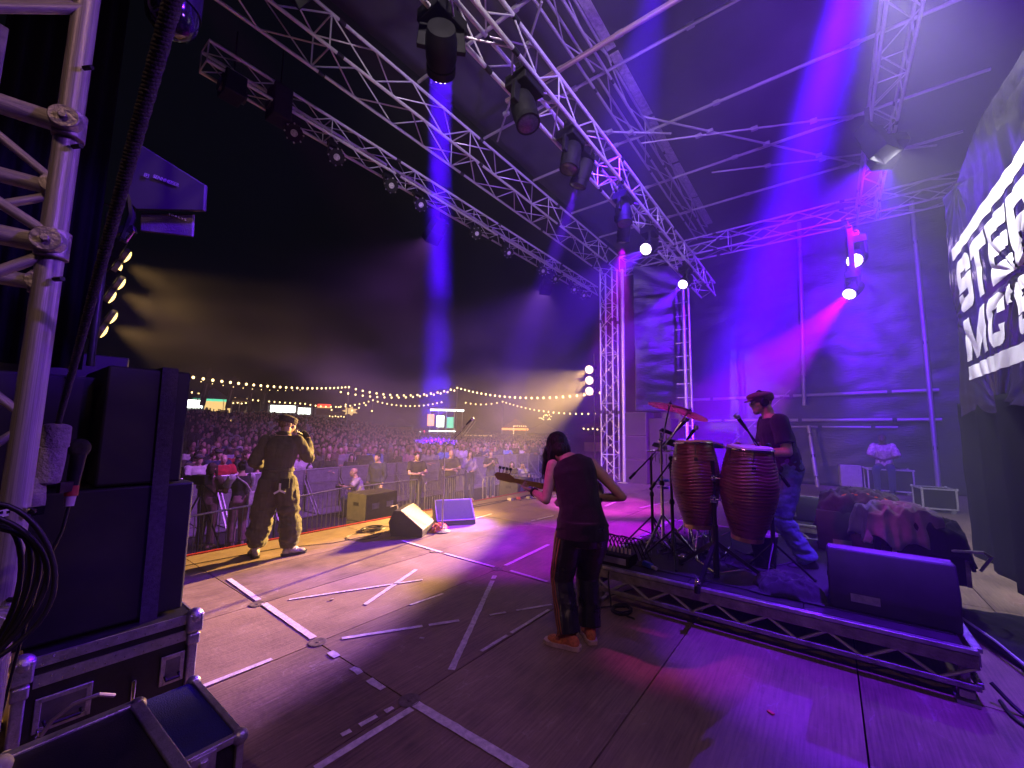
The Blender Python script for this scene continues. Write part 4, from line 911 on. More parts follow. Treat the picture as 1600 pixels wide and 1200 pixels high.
# ---- stands
def tripod(t, base, h, r=.012, spread=.3, mat=BLACKM, legz=.3, a0=.4, rf=.014):
    b = V(base); strut('upright', b+V((0, 0, .06)), b+V((0, 0, h)), r, mat, t, 10); strut('sleeve', b+V((0, 0, .1)), b+V((0, 0, h*.55)), r*1.4, mat, t, 10)
    for i in range(3):
        a = a0+i*2.094; d = V((math.cos(a), math.sin(a), 0)); strut('leg', b+V((0, 0, legz)), b+d*spread+V((0, 0, .012)), r*.8, mat, t, 8)
        strut('stay', b+V((0, 0, .1)), b+d*spread*.5+V((0, 0, legz*.5)), r*.5, mat, t, 6)
        MB().ball(b+d*spread+V((0, 0, rf)), rf, 8, 6).build('foot', RUBBER, t)
    MB().lathe([(r*2, 0), (r*2.2, .02), (r*1.6, .05)], b+V((0, 0, h*.55)), None, 12).build('clutch', BLACKM, t)
def micstand(label, base, h, tip, tail, mat=BLACKM, a0=.4, col=STEEL, round_base=False):
    t = thing('microphone_stand', label, 'mic stand', base, 0, 'microphone stands on stage', True); b = V(base)
    if round_base:
        MB().lathe([(.125, 0), (.13, .012), (.05, .03), (.02, .04)], b, None, 24).build('base', mat, t); strut('upright', b+V((0, 0, .03)), b+V((0, 0, h)), .009, mat, t, 10); strut('sleeve', b+V((0, 0, .03)), b+V((0, 0, h*.6)), .0125, mat, t, 10)
    else: tripod(t, base, h, a0=a0, mat=mat)
    tp, tl = V(tip), V(tail); strut('boom', tl, tp, .0085, mat, t, 8)
    piv = b+V((0, 0, h)); MB().ball(piv, .026, 10, 8).cyl(piv-V((.03, 0, 0)), piv+V((.05, 0, 0)), .012, n=8).build('boom_clamp', mat, t)
    dd = (tp-tl).normalized(); strut('counterweight', tl, tl+dd*.1, .016, mat, t, 10)
    m_ = thing('microphone', 'microphone on the '+label, 'microphone', tip, 0, None, True)
    MB().cyl(tp+dd*.0, tp+dd*.13, .012, .018, 12).build('handle', BLACKM, m_); MB().ball(tp+dd*.155, .027, 12, 8).build('grille', col, m_)
    pts = [tp, tp-dd*.1+V((0, 0, -.03)), tl.lerp(tp, .5)+V((0, 0, -.035)), piv+V((.02, .02, -.06)), b+V((.02, .015, h*.5)), b+V((.03, .02, .08)), b+V((.15, .2, .008))]
    rod('cable', pts, .0042, CABLE, t, 5)
    return t
micstand('slim front stand with a long raised boom', (4.62, 4.86, 0), 1.36, (4.72, 4.5, 1.66), (4.72, 5.12, 1.2), STEEL, col=pm('pale_grille', (.75, .7, .72), .35, .8), round_base=True)
micstand('black stand beside the cymbal stand', (4.86, 1.66, .335), 1.28-.33, (4.86, 1.36, 1.62), (4.7, 1.86, 1.05), a0=.1)
micstand('tall black stand before the first conga', (4.3, 1.27, .335), 1.0, (4.25, 1.1, 1.52), (4.35, 1.5, 1.0), a0=1.4)
micstand('black stand with slanting boom before the percussionist', (4.42, .44, .335), 1.15, (4.12, .56, 1.62), (4.4, .3, 1.14), a0=.9)
# ---- cymbals
def cymbal(label, c, r, tl):
    t = thing('cymbal', label, 'cymbal', c, 0, 'cymbals on the percussion stand'); t.rotation_euler = tl
    pr = [(.006, .028), (.02, .028), (.035, .022), (.05, .012)]+[(.05+(r-.05)*i/7, .012-.022*(i/7)**1.2) for i in range(1, 8)]
    MB().lathe(pr+[(x, z-.002) for x, z in reversed(pr)], n=48).build('plate', pm('bronze', (.62, .36, .2), .28, .95, .25, 3, .25, 40, stretch=(1, 1, 1)), t)
    m = MB().lathe([(.016, .03), (.018, .045), (.004, .05)], n=12); m.cyl((0, 0, .045), (0, 0, .07), .005, n=8); m.build('wing_nut', BLACKM, t)
cymbal('upper bronze cymbal tilted over the percussion table', (4.62, 1.36, 1.87), .23, (R(10), R(10), 0))
cymbal('lower bronze cymbal tilted towards the congas', (4.78, 1.2, 1.8), .2, (R(18), R(14), 0))
st = thing('cymbal_stand', 'chrome boom stand holding the two cymbals', 'cymbal stand', (4.6, 1.46, .335), 0, None, True)
tripod(st, (4.6, 1.46, .335), 1.25, .013, .32, CHROME, .38, .7); strut('boom', (4.6, 1.46, 1.45), (4.62, 1.36, 1.9), .009, CHROME, st); strut('boom', (4.6, 1.46, 1.4), (4.78, 1.2, 1.83), .009, CHROME, st)
MB().ball((4.6, 1.46, 1.5), .028, 10, 8).build('tilter', CHROME, st)
# ---- percussion table: bongos, bells, chimes, pads
pt = thing('percussion_rack', 'cluttered chrome percussion rack with bells and jam blocks under the cymbals', 'percussion rack', (4.7, 1.25, .335), 0, None, True)
tripod(pt, (4.72, 1.22, .335), .95, .014, .3, CHROME, .34, 1.5); strut('crossbar', (4.62, 1.62, 1.38), (4.82, .98, 1.4), .011, CHROME, pt)
for (x, y, z), d, c_, a in (((4.66, 1.5, 1.44), (.07, .16, .05), CHROME, .4), ((4.7, 1.34, 1.47), (.09, .19, .07), BLACKM, .1), ((4.76, 1.16, 1.45), (.06, .14, .05), CHROME, -.4), ((4.66, 1.42, 1.6), (.05, .14, .04), BLACKM, .7)):
    MB().box((x, y, z), d, rotz(a) @ rotx(.3), .8).build('cowbell', c_, pt, bevel=.006); strut('rod', (x, y, z), (x+.01, y, 1.38), .006, CHROME, pt)
MB().box((4.74, 1.02, 1.46), (.1, .3, .05), rotz(.2)).build('jam_block', pm('blue_plastic', (.03, .07, .6), .35), pt, bevel=.01)
for i in range(12): strut('chime_bar', (4.6+.012*i, 1.56-.035*i, 1.36), (4.6+.012*i, 1.56-.035*i, 1.28-.012*i), .0045, CHROME, pt, 6)
for z, c_ in ((1.0, pm('blue_plastic', (.03, .07, .6), .35)), (.92, CHROME)): MB().lathe([(.06, -.012), (.075, 0), (.06, .012)], (4.84, 1.52, z+.05), None, 20).build('jingle_ring', c_, pt)
rn = random.Random(9); m = MB()
for i in range(16):
    x, y = 4.5+rn.random()*.6, .8+rn.random()*.9; p = [V((x, y, .345))]
    for k in range(7): p.append(p[-1]+V((rn.uniform(-.12, .12), rn.uniform(-.12, .12), 0))); p[-1].z = .345+rn.random()*.02+(.1*rn.random() if k == 3 else 0)
    m.tube(p, .005, 5)
mc = m.build('cable_tangle', CABLE); meta(mc, 'loose tangle of cables under the percussion stands', 'cables', kind='stuff')
m = MB()
for i in range(14):
    a = rn.random()*6.28; x, y, z = 4.3+rn.random()*.8, .85+rn.random()*.85, .36+rn.random()*.35
    m.tube([(x, y, z), (x+.08*math.cos(a), y+.08*math.sin(a), z+.05), (x+.1*math.cos(a), y+.1*math.sin(a), z-.12)], .006, 5)
m.build('wire_bundle', CHROME, pt)
pp = thing('drum_pedal', 'chrome drum pedal on the riser under the conga', 'pedal', (4.75, 1.0, .335), R(20))
MB().bar((-.14, 0, .02), (.12, 0, .09), .09, .015).build('footboard', CHROME, pp, bevel=.004); m = MB().cyl((.12, -.07, .1), (.12, .07, .1), .01); m.bar((.12, -.06, 0), (.12, -.06, .2), .02, .02); m.bar((.12, .06, 0), (.12, .06, .2), .02, .02); m.build('frame', CHROME, pp); MB().cyl((.12, 0, .1), (.2, 0, .27), .006).ball((.2, 0, .28), .03, 10, 8).build('beater', pm('white_felt', (.6, .55, .6), .9), pp)
jb = thing('djembe_drum', 'short dark drum standing behind the larger conga foot', 'drum', (4.72, .55, .335), 0)
MB().lathe([(.085, 0), (.09, .02), (.085, .1), (.11, .2), (.12, .3)], n=28).build('shell', BLACK, jb); MB().lathe([(.118, .29), (.124, .3), (.118, .32), (0, .322)], n=28).build('drumhead', pm('drum_skin', (.6, .45, .42), .5), jb)
# ---- cable box with fanned plugs at the riser end
bx = thing('stage_box', 'stage box with a row of plugged cables at the riser end beside the bassist', 'stage box', (3.92, 1.74, .335), 0)
MB().box((0, 0, .05), (.2, .42, .1)).build('case', BLACK, bx, bevel=.006); MB().box((-.101, -.01, .05), (.006, .34, .055)).build('front_plate', pm('violet_plate', (.35, .33, .5), .4), bx)
for i in range(10):
    y = -.18+.04*i; MB().cyl((.0, y, .1), (0, y, .15), .011, n=10).build('plug', pm('pale_plug', (.7, .6, .65), .4), bx)
    rod('cable', [(0, y, .15), (-.01+.004*i, y, .2), (.02, y-.03, .255-.006*(i % 3)), (.09, y-.08, .23), (.14, y-.12, .1), (.16, y-.16+.02*(i % 2), .006)], .0062, CABLE, bx, 6)
gd = thing('blue_adaptor', 'bright blue cable adaptor lying on the riser edge', 'cable adaptor', (3.95, 1.4, .345), R(-30))
MB().box((0, 0, .025), (.05, .13, .045), None, .8).build('body', pm('blue_plastic', (.03, .07, .6), .35), gd, bevel=.01); MB().cyl((0, -.06, .02), (0, -.11, .02), .016, n=12).build('plug', ALU, gd); rod('cable', [(0, .06, .02), (.03, .15, .01), (.1, .22, .006), (.22, .2, .006)], .006, CABLE, gd)
def coil(label, c, r, n, wob, tail, cr=.007, cat='cable coil', mat=CABLE, grp='coiled cables on the stage floor'):
    c = V(c); rn_ = random.Random(int(c.x*99+c.y)); p = []
    for i in range(n*18):
        a = i*2*math.pi/18; k = r*(1+wob*math.sin(i*.21+c.x)+rn_.uniform(-.02, .02)); p.append(c+V((k*math.cos(a), k*.8*math.sin(a), cr+cr*1.7*(i//18)*.6+rn_.uniform(0, cr*.5))))
    p += [V(q) for q in tail]
    o = MB().tube(p, cr, 6).build('cable_coil', mat); return meta(o, label, cat, grp)
coil('small coil of black cable with a plug on the floor below the riser', (3.68, 1.55, 0), .1, 4, .12, [(3.6, 1.75, .008), (3.5, 1.82, .01)])
coil('loose coil of black cable near the stage edge by the tan wedge', (4.0, 5.78, 0), .17, 4, .16, [(4.3, 5.72, .008), (4.6, 5.9, .008), (5.2, 5.95, .008)])
coil('wide thin loop of cable between the singer and the tan wedge', (3.66, 5.55, 0), .26, 1, .2, [(3.2, 5.5, .007), (2.6, 5.8, .007), (1.4, 5.9, .007)], .005)
# ---- orange cloth, bottle, cup
def heap(name, label, cat, c, rx, ry, h, mat, seed, n=46, rz=0., ext=None, grp=None, drop=1.6, fold=1.):
    t = thing(name, label, cat, c, rz, grp); vs = []; 
    for j in range(n+1):
        for i in range(n+1):
            u, v = i/n*2-1, j/n*2-1; q = V((u*1.6+seed, v*1.6, seed*.7)); edge = 1+.28*NZ.noise(V((math.atan2(v, u)*1.3, seed, 3)))
            x, y = u*rx*edge, v*ry*edge; rr = max(0, 1-(abs(u)**2.4+abs(v)**2.4)); k = rr**.45
            f1 = 1-abs(NZ.noise(q*1.7))*2; f2 = 1-abs(NZ.noise(q*3.6+V((5, 2, 1))))*2
            z = h*k*(.62+fold*(.3*f1+.14*f2))
            z = max(.003, z)
            if ext:
                ox, oy = max(0, abs(x)-ext[0]), max(0, abs(y)-ext[1]); o_ = math.hypot(ox, oy)
                if o_ > 0: z = z-drop*o_*(1+.5*NZ.noise(V((u*2.2+seed, v*2.2, 1)))); x -= math.copysign(ox*.72, x); y -= math.copysign(oy*.72, y); x += .07*NZ.noise(V((v*5+seed, u, 2)))*min(1, ox*9); y += .07*NZ.noise(V((u*5+seed, v, 7)))*min(1, oy*9)
            vs.append((x+.03*NZ.noise(q*2.1)*k, y+.03*NZ.noise(q*2.3+V((9, 0, 0)))*k, z))
    m = MB().add(vs, [(j*(n+1)+i, j*(n+1)+i+1, (j+1)*(n+1)+i+1, (j+1)*(n+1)+i) for j in range(n) for i in range(n)])
    o = m.build('folded_cloth', mat, t, 'all'); s_ = o.modifiers.new('t', 'SOLIDIFY'); s_.thickness = .006; return t
heap('orange_cloth', 'crumpled orange cloth lying by the front microphone stand', 'cloth', (4.66, 4.98, .004), .22, .11, .1, cloth('orange', (.85, .17, .03)), 3, rz=.5)
heap('dark_shirt', 'dark crumpled shirt on the riser edge between the conga stand and the large wedge', 'shirt', (4.12, .33, .336), .17, .24, .15, cloth('dark_shirt', (.05, .045, .06)), 8)
def bottle(label, loc, lean=0.):
    t = thing('water_bottle', label, 'bottle', loc, 0); t.rotation_euler = (lean, 0, .6)
    MB().lathe([(.03, 0), (.033, .01), (.033, .13), (.028, .16), (.012, .185), (.012, .2)], n=18).build('bottle', pm('clear_plastic', (.7, .7, .75), .15), t); MB().cyl((0, 0, .2), (0, 0, .216), .0145, n=14).build('cap', pm('white_plastic', (.75, .75, .78), .4), t)
bottle('clear plastic bottle lying against the tan wedge', (4.56, 5.02, .033), R(88))
cp = thing('paper_cup', 'red paper cup standing behind the percussionist shoe', 'cup', (5.75, .31, .335), 0)
MB().lathe([(.03, 0), (.04, .1), (.043, .104), (.037, .1), (.028, .01), (0, .01)], n=20).build('cup', pm('red_card', (.75, .12, .08), .5), cp)
# ---- case under the heap of clothes
hc_ = thing('equipment_trunk', 'black trunk on the riser buried under lilac and dark clothes', 'trunk', (5.45, -.62, .335), R(6))
MB().box((0, 0, .17), (.5, .5, .34)).build('body', BLACK, hc_, bevel=.015); 
for e in (-1, 1): MB().box((-.252, e*.23, .17), (.012, .03, .34)).build('corner_rail', ALUW, hc_)
MB().tube([(-.255, -.08, .2), (-.28, -.05, .2), (-.28, .05, .2), (-.255, .08, .2)], .008).build('handle', CHROME, hc_)
heap('dark_bag', 'black bag and coat heaped on the trunk under the lilac shirt', 'bag', (5.45, -.62, .675), .34, .36, .2, cloth('black_nylon', (.014, .013, .015)), 33, 54, ext=(.26, .26))
heap('lilac_shirt', 'pale lilac shirt spread over the clothes on the trunk', 'shirt', (5.38, -.46, .78), .33, .36, .15, cloth('lilac_cotton', (.42, .37, .46)), 21, 76, .25, ext=(.2, .26), drop=1.2, fold=1.7)
rod('bag_strap', [(5.2, -.75, .62), (5.1, -.95, .66), (5.25, -1.02, .6), (5.4, -.98, .45)], .012, pm('pale_strap', (.6, .58, .62), .6), None); o = C.objects[-1]; meta(o, 'pale bag strap curling off the side of the trunk', 'strap')
heap('orange_jacket', 'orange lined dark jacket thrown on the wedge monitor', 'jacket', (6.1, -.22, .755), .26, .42, .22, cloth('jacket_dark', (.09, .07, .1), var=.4), 12, 60, ext=(.2, .34), fold=1.4)
jl = MB(); jl.tube([(6.0, -.05, .9), (5.96, -.2, .945), (5.97, -.36, .93), (5.98, -.5, .86), (5.95, -.58, .8)], [.02, .022, .028, .045, .05], 8); me = remesh(jl, .008, 1); wrinkle(me, .015, (14, 14, 14), 2); o = bpy.data.objects.new('orange_lining', me); C.objects.link(o); me.materials.append(cloth('orange', (.85, .17, .03))); meta(o, 'bright orange lining along the jacket edge on the wedge', 'jacket lining')
# ---- things by the far wall
def floor_case(label, loc, rz, d, open_frame=False):
    t = thing('flight_case', label, 'flight case', loc, rz, 'road cases on the stage'); w, l, h = d
    MB().box((0, 0, h/2+.08), (w-.03, l-.03, h-.03)).build('panel', BLACK, t)
    for sx in (-1, 1):
        for sy in (-1, 1): MB().bar((sx*(w/2-.012), sy*(l/2-.012), .08), (sx*(w/2-.012), sy*(l/2-.012), h+.08), .03, .03).build('corner_rail', ALU, t); MB().ball((sx*w/2, sy*l/2, h+.075), .028, 10, 8).build('corner_ball', ALU, t); MB().cyl((sx*w*.38-.02, sy*l*.38, .04), (sx*w*.38+.02, sy*l*.38, .04), .04, n=14).build('caster', STEEL, t)
    for z in (.09, h+.07):
        for s_ in (-1, 1): MB().bar((-w/2, s_*(l/2-.01), z), (w/2, s_*(l/2-.01), z), .03, .03).build('edge_rail', ALU, t); MB().bar((s_*(w/2-.01), -l/2, z), (s_*(w/2-.01), l/2, z), .03, .03).build('edge_rail', ALU, t)
    return t
floor_case('wheeled case with bright frame that the dim seated man sits on', (15.6, -1.25, 0), R(5), (.6, .95, .58))
floor_case('low wheeled case near the dark backstage drape', (12.6, -1.72, 0), R(10), (.5, .55, .42))
fb_ = thing('fan_box', 'pale ribbed box on the floor against the far wall', 'box', (16.0, -.45, 0), R(8))
MB().box((0, 0, .38), (.3, .5, .62)).build('body', pm('pale_box', (.36, .33, .34), .6), fb_, bevel=.02)
for i in range(9): slab('fin', (-.155, -.2+.05*i, .38), (.012, .02, .54), pm('pale_box', (.36, .33, .34), .6), fb_)
for i in range(7): 
    pass
# ---- far speaker stack, floor gear along the edge
def cabinet(label, c, d, rz=0., mat=SUBMAT, grp='loudspeaker cabinets stacked at the stage sides', grille=None, edge=True, strapx=None):
    t = thing('loudspeaker', label, 'loudspeaker', c, rz, grp); w, l, h = d
    MB().box((0, 0, h/2), (w, l, h-.006)).build('cabinet', mat, t, bevel=.014)
    if grille is not None: MB().box((grille*(w/2+.004), 0, h/2), (.012, l-.05, h-.05)).build('grille', GRILLE, t)
    for s_ in (-1, 1):
        MB().box((s_*(w/2+.001), 0, h*.62) if grille is None else (0, s_*(l/2), h*.6), (.014, .16, .07) if grille is None else (.16, .014, .07)).build('handle', BLACKM, t)
    return t
FARG = pm('far_grille', (.12, .1, .085), .7, 0, .3, 50, .4, 200)
for z, n in ((0, 'lower'), (.73, 'middle'), (1.46, 'upper')):
    cabinet(n+' warm lit speaker cabinet in the stack beside the far tower', (12.95, 4.78, z), (.8, .72, .72), 0, FARG, grille=-1)
cabinet('tall black speaker cabinet next to the warm lit stack', (13.1, 4.05, 0), (.8, .66, 2.0), 0, SUBMAT, grille=-1)
m = MB(); rn = random.Random(5)
pb = thing('pedal_board', 'scattered effects pedals and leads along the stage edge before the bassist', 'pedals', (8.2, 5.5, 0), R(-20))
for i in range(7):
    b = MB().box((-.7+.24*i+rn.uniform(-.04, .04), rn.uniform(-.12, .12), .03), (.08, .13, .055), rotz(rn.uniform(-.4, .4)), .9); b.build('pedal', pm('pedal_'+('white', 'red', 'grey')[i % 3], ((.6, .55, .5), (.5, .1, .06), (.2, .2, .2))[i % 3], .4), pb, bevel=.005)
    rod('lead', [(-.7+.24*i, .05, .03), (-.6+.24*i, .2*rn.random(), .02), (-.5+.24*i, -.1, .01)], .006, CABLE, pb)

# ---- loose leads and small things on the floor
def lead(label, pts, r=.0065, mat=CABLE, cat='cable', grp='leads lying on the stage floor'):
    P = [V(p) for p in pts]; out = []
    for i in range(len(P)-1):
        a, b, c, d = P[max(0, i-1)], P[i], P[i+1], P[min(len(P)-1, i+2)]
        for k in range(6):
            t = k/6; out.append(.5*((2*b)+(c-a)*t+(2*a-5*b+4*c-d)*t*t+(3*b-a-3*c+d)*t**3))
    out.append(P[-1]); return meta(MB().tube(out, r, 6).build('cable', mat), label, cat, grp)
z = .008
lead('black lead running off the riser corner towards the drape', [(3.9, -.7, .12), (3.82, -.82, z), (3.7, -1.0, z), (3.75, -1.3, z), (4.1, -1.48, z)], .012)
lead('second black lead curling out by the riser foot', [(3.95, -.74, z), (3.7, -.78, z), (3.55, -1.05, z), (3.6, -1.4, z)], .01)
lead('lead trailing from the back of the large wedge over the riser deck', [(4.42, -.2, .45), (4.6, -.1, .36), (4.85, .05, .347), (5.1, -.05, .347), (5.5, -.1, .347)], .008)
lead('thin lead from the tan wedge monitor across the stage edge', [(4.55, 5.4, .1), (4.75, 5.5, z), (5.1, 5.75, z), (5.7, 5.7, z), (6.6, 5.95, z), (8.4, 5.8, z), (11, 5.9, z)], .007)
lead('thin lead from the violet wedge monitor to the stage edge', [(5.4, 5.5, .1), (5.6, 5.6, z), (5.9, 5.85, z), (7.2, 5.8, z), (9.5, 5.95, z), (12, 5.7, z)], .007)
lead('lead hanging from the stage box to the floor below the riser', [(3.86, 1.72, .36), (3.74, 1.7, .25), (3.7, 1.66, .06), (3.66, 1.62, z), (3.6, 1.4, z)], .008)
lead('bass guitar lead dropping behind the player and running under the riser', [(2.98, 1.72, .95), (3.06, 1.7, .5), (3.1, 1.76, z), (3.3, 1.9, z), (3.7, 1.85, z), (4.4, 1.6, z)], .0055)
dc = thing('flat_cloth_case', 'dark flat soft case on the floor beyond the riser corner with a pale edge', 'soft case', (5.0, -1.12, 0), R(12))
m = MB(); m.box((0, 0, .05), (1.1, .5, .08)); me = remesh(m, .02, 6); wrinkle(me, .03, (5, 5, 5)); part('body', me, cloth('black_nylon', (.014, .013, .015)), dc); MB().tube([(-.55, .26, .07), (-.2, .27, .1), (.2, .27, .09), (.55, .25, .07)], .01).build('piping', pm('pale_strap', (.6, .58, .62), .6), dc)
for i, (x, y, c_, l) in enumerate(((4.4, -1.05, (.6, .3, .35), 'tiny pink scrap of paper on the dark floor beyond the riser'), (2.95, .35, (.7, .15, .1), 'tiny red scrap on the floor in front of the riser'), (2.25, 2.55, (.55, .5, .5), 'little white scrap lying between the tape strips'), (2.2, 3.75, (.4, .33, .3), 'small torn tape scrap by the nearer post cap'))):
    o = MB().box((x, y, .006), (.035, .02, .006), rotz(i)).build('paper_scrap', pm('scrap_%s' % ('pink', 'red', 'white', 'tan')[i], c_, .7)); meta(o, l, 'scrap')
# ================================================================ LETTERED BANNER
def ban(x, z):
    y = -1.45
    for (px_, pz, A, k, s) in ((8.22, 3.22, .035, 15, .55), (5.89, 3.17, .05, 17, .6), (6.83, 1.89, .06, 15, .6), (7.5, 4.85, .05, 13, .6), (4.6, 4.6, .05, 13, .6), (4.7, 1.95, .05, 13, .6), (3.6, 3.2, .04, 13, .6)):
        dx, dz = x-px_, z-pz; r = math.hypot(dx, dz); th = math.atan2(dz, dx)
        w = math.exp(-r/s); y += .6*A*w*min(1, r/.08)*(abs(math.sin(k*th/2+2*NZ.noise(V((th*2, px_, 0)))))-.5)*1.6-.07*w
    return y+.022*NZ.noise(V((x*1.3, z*1.3, 1)))+.012*NZ.noise(V((x*5, z*2, 4)))
VINYL = pm('black_vinyl', (.016, .015, .018), .2, 0, .3, 3, .12, 14, spec=.9)
bn = thing('banner', 'crumpled black banner with bold white lettering hung across the stage back', 'banner', (6, -1.45, 1.85), 0, None, True)
nx, nz = 230, 130; m = MB()
def bx_(u, v):  # slightly scalloped outline
    x = 8.2-u*5.4; z = 1.86+v*3.1
    z += (.06*math.sin(u*14)**2)*(1-v)+0*v-(.1*math.sin(u*9)**2)*v; x -= .16*math.sin(v*math.pi)*0+.14*abs(math.sin(v*math.pi*1.15+.4))*(1-u)*-1*0
    if u < .08: x -= .12*(1-u/.08)*abs(math.sin(v*5.2))
    return x, z
for j in range(nz+1):
    for i in range(nx+1):
        x, z = bx_(i/nx, j/nz); m.v.append((x, ban(x, z), z))
m.f = [(j*(nx+1)+i, j*(nx+1)+i+1, (j+1)*(nx+1)+i+1, (j+1)*(nx+1)+i) for j in range(nz) for i in range(nx)]; m.mi = [0]*len(m.f)
o = m.build('sheet', VINYL, bn, 'all'); s_ = o.modifiers.new('t', 'SOLIDIFY'); s_.thickness = .004; s_.offset = 1 if False else 0
WHITE = pm('white_print', (.9, .89, .9), .45, 0, .04, 6)
def rr(u, v, r=.22, asp=1.): 
    dx = max(abs(u-.5)-(.5-r), 0)/r; dy = max(abs(v-.5)-(.5-r*asp), 0)/(r*asp); return dx*dx+dy*dy <= 1
T_, A_ = .25, .31
LET = {
 'S': lambda u, v: rr(u, v) and (v > 1-T_ or v < T_ or .38 < v < .63 or (u < A_ and v > .5) or (u > 1-A_ and v < .5) or (u > 1-A_ and v > .66) or (u < A_ and v < .34)),
 'T': lambda u, v: v > 1-T_ or .33 < u < .67,
 'E': lambda u, v: u < A_ or v > 1-T_ or v < T_ or (.39 < v < .62 and u < .92),
 'R': lambda u, v: (u < A_) or (v > .4 and rr(u, v, .2) and (v > 1-T_ or v < .6 or u > 1-A_)) or (v <= .45 and abs(u-(.62+.25*(1-v/.45))) < .17),
 'O': lambda u, v: rr(u, v) and not (A_ < u < 1-A_ and T_ < v < 1-T_),
 'M': lambda u, v: u < .22 or u > .78 or abs(u-(.11+.39*(1-v))) < .12 or abs(u-(.89-.39*(1-v))) < .12,
 'C': lambda u, v: rr(u, v) and not (A_ < u < 1-A_ and T_ < v < 1-T_) and not (u > .6 and .4 < v < .6),
 "'": lambda u, v: v > .5, '-': lambda u, v: True}
def letter(ch, x0, x1, z0, z1, cell=.0115):
    m = MB(); f = LET[ch]; nu = max(2, int((x0-x1)/cell)); nv = max(2, int((z1-z0)/cell)); ids = {}
    def vid(i, j):
        if (i, j) not in ids:
            x, z = x0+(x1-x0)*i/nu, z0+(z1-z0)*j/nv; e = .012
            ids[(i, j)] = len(m.v); gx = (ban(x+.01, z)-ban(x-.01, z))/.02; gz_ = (ban(x, z+.01)-ban(x, z-.01))/.02; q = math.sqrt(1+gx*gx+gz_*gz_)
            m.v.append((x, max(ban(x, z), ban(x+e, z), ban(x-e, z), ban(x, z+e), ban(x, z-e))+.006, z))
        return ids[(i, j)]
    for j in range(nv):
        for i in range(nu):
            if f((i+.5)/nu, (j+.5)/nv): m.f.append((vid(i, j), vid(i+1, j), vid(i+1, j+1), vid(i, j+1))); m.mi.append(0)
    return m.build('letter' if ch != '-' else 'bar', WHITE, bn, 'all')
for i, ch in enumerate('STEREO'): letter(ch, 7.78-.645*i, 7.2-.645*i, 3.19, 3.87)
for ch, a, b, z0 in (('M', 7.74, 6.8, 2.55), ('C', 6.74, 6.24, 2.55), ("'", 6.17, 6.04, 2.72), ('S', 5.97, 5.45, 2.55)): letter(ch, a, b, z0, 3.09)
letter('-', 7.9, 3.9, 3.96, 4.12, .03); letter('-', 7.7, 3.9, 2.31, 2.48, .03)

# ================================================================ NEAR SPEAKER STACK, CASES, ROPE
cabinet('large black bass cabinet, lower one of the near stack', (.44, 3.5, .515), (.86, .8, .74))
cabinet('black speaker cabinet on top of the near bass cabinet', (.615, 3.46, 1.258), (.37, .72, .66), 0, SUBMAT)
cabinet('deep shadowed speaker cabinet left on the near bass cabinet, beside the hanging microphone', (.2, 3.62, 1.258), (.42, .7, .6))
for z in (-.85, -.1, .65, 1.4): cabinet(('lowest', 'second', 'third', 'topmost')[int((z+.9)/.75)]+' cabinet of the outer speaker tower behind the near stack', (.3, 4.95, z), (.92, .7, .745))
sp_ = thing('ratchet_strap', 'dark webbing strap holding the near speaker stack and road case together', 'strap', (.69, 3.05, .5), 0, None, True)
MB().bar((.695, 3.085, 1.925), (.715, 3.075, .25), .075, .006, up=(0, 1, 0)).build('webbing', pm('strap_webbing', (.07, .06, .08), .8, 0, .3, 60, .5, 300), sp_)
MB().bar((.695, 3.09, 1.927), (.695, 3.82, 1.927), .075, .006).build('webbing', pm('strap_webbing', (.07, .06, .08), .8), sp_)
MB().box((.66, 3.0, .19), (.02, .03, .12)).build('buckle', CHROME, sp_, bevel=.006)
# purple trimmed road case under the stack
VTR = pm('case_trim', (.5, .48, .52), .38, .8, .2, 24, .2, 120)
rc = thing('flight_case', 'black flight case with metal trim and recessed handles under the speaker stack', 'flight case', (.58, 3.35, 0), 0, 'road cases on the stage', True)
x0, x1, y0, y1, h = .255, .905, 3.0, 3.62, .51
MB().box(((x0+x1)/2, (y0+y1)/2, h/2), (x1-x0-.012, y1-y0-.012, h-.012)).build('panel', pm('case_ply', (.014, .013, .016), .4, 0, .3, 20, .2, 300), rc)
for z, w in ((h-.028, .05), (h-.115, .055)):
    MB().bar((x0+.04, y0, z), (x1-.03, y0, z), .008, w, up=(0, 0, 1)).build('trim_rail', VTR, rc)
    MB().bar((x1, y0+.03, z), (x1, y1-.03, z), .008, w, up=(0, 0, 1)).build('trim_rail', VTR, rc)
for x, y in ((x0, y0), (x1, y0), (x1, y1)):
    MB().box((x, y, h/2-.02), (.045, .045, h-.1)).build('corner_rail', VTR, rc, bevel=.008)
    c = MB().ball((x, y, h-.02), .045, 14, 10); c.box((x, y, h-.05), (.075, .075, .1)); c.box((x, y, h-.14), (.06, .06, .06)); c.build('ball_corner', VTR, rc, bevel=.01)
rv = MB()
for i in range(16):
    for z in (h-.028, h-.115): rv.ball((x0+.06+i*.037, y0-.006, z+(.012 if i % 2 else -.012)), .0042, 6, 4)
o = rv.build('rivets', CHROME, rc); o['kind'] = 'stuff'
for cx_, w in ((.405, .17), (.82, .085)):
    m = MB(); z = .24
    for e in (-1, 1): m.box((cx_, y0-.004, z+e*.065), (w, .012, .022)); m.box((cx_+e*(w/2), y0-.004, z), (.022, .012, .152))
    m.build('handle_frame', VTR, rc, bevel=.003); MB().box((cx_, y0-.0035, z), (w-.02, .006, .11)).build('handle_dish', pm('dish_metal', (.2, .19, .22), .45, .7), rc)
    k = MB().tube([(cx_-w*.36, y0-.01, z-.03), (cx_-w*.34, y0-.03, z-.045), (cx_+w*.34, y0-.03, z-.045), (cx_+w*.36, y0-.01, z-.03)], .007, 8); k.build('grip', RUBBER, rc)
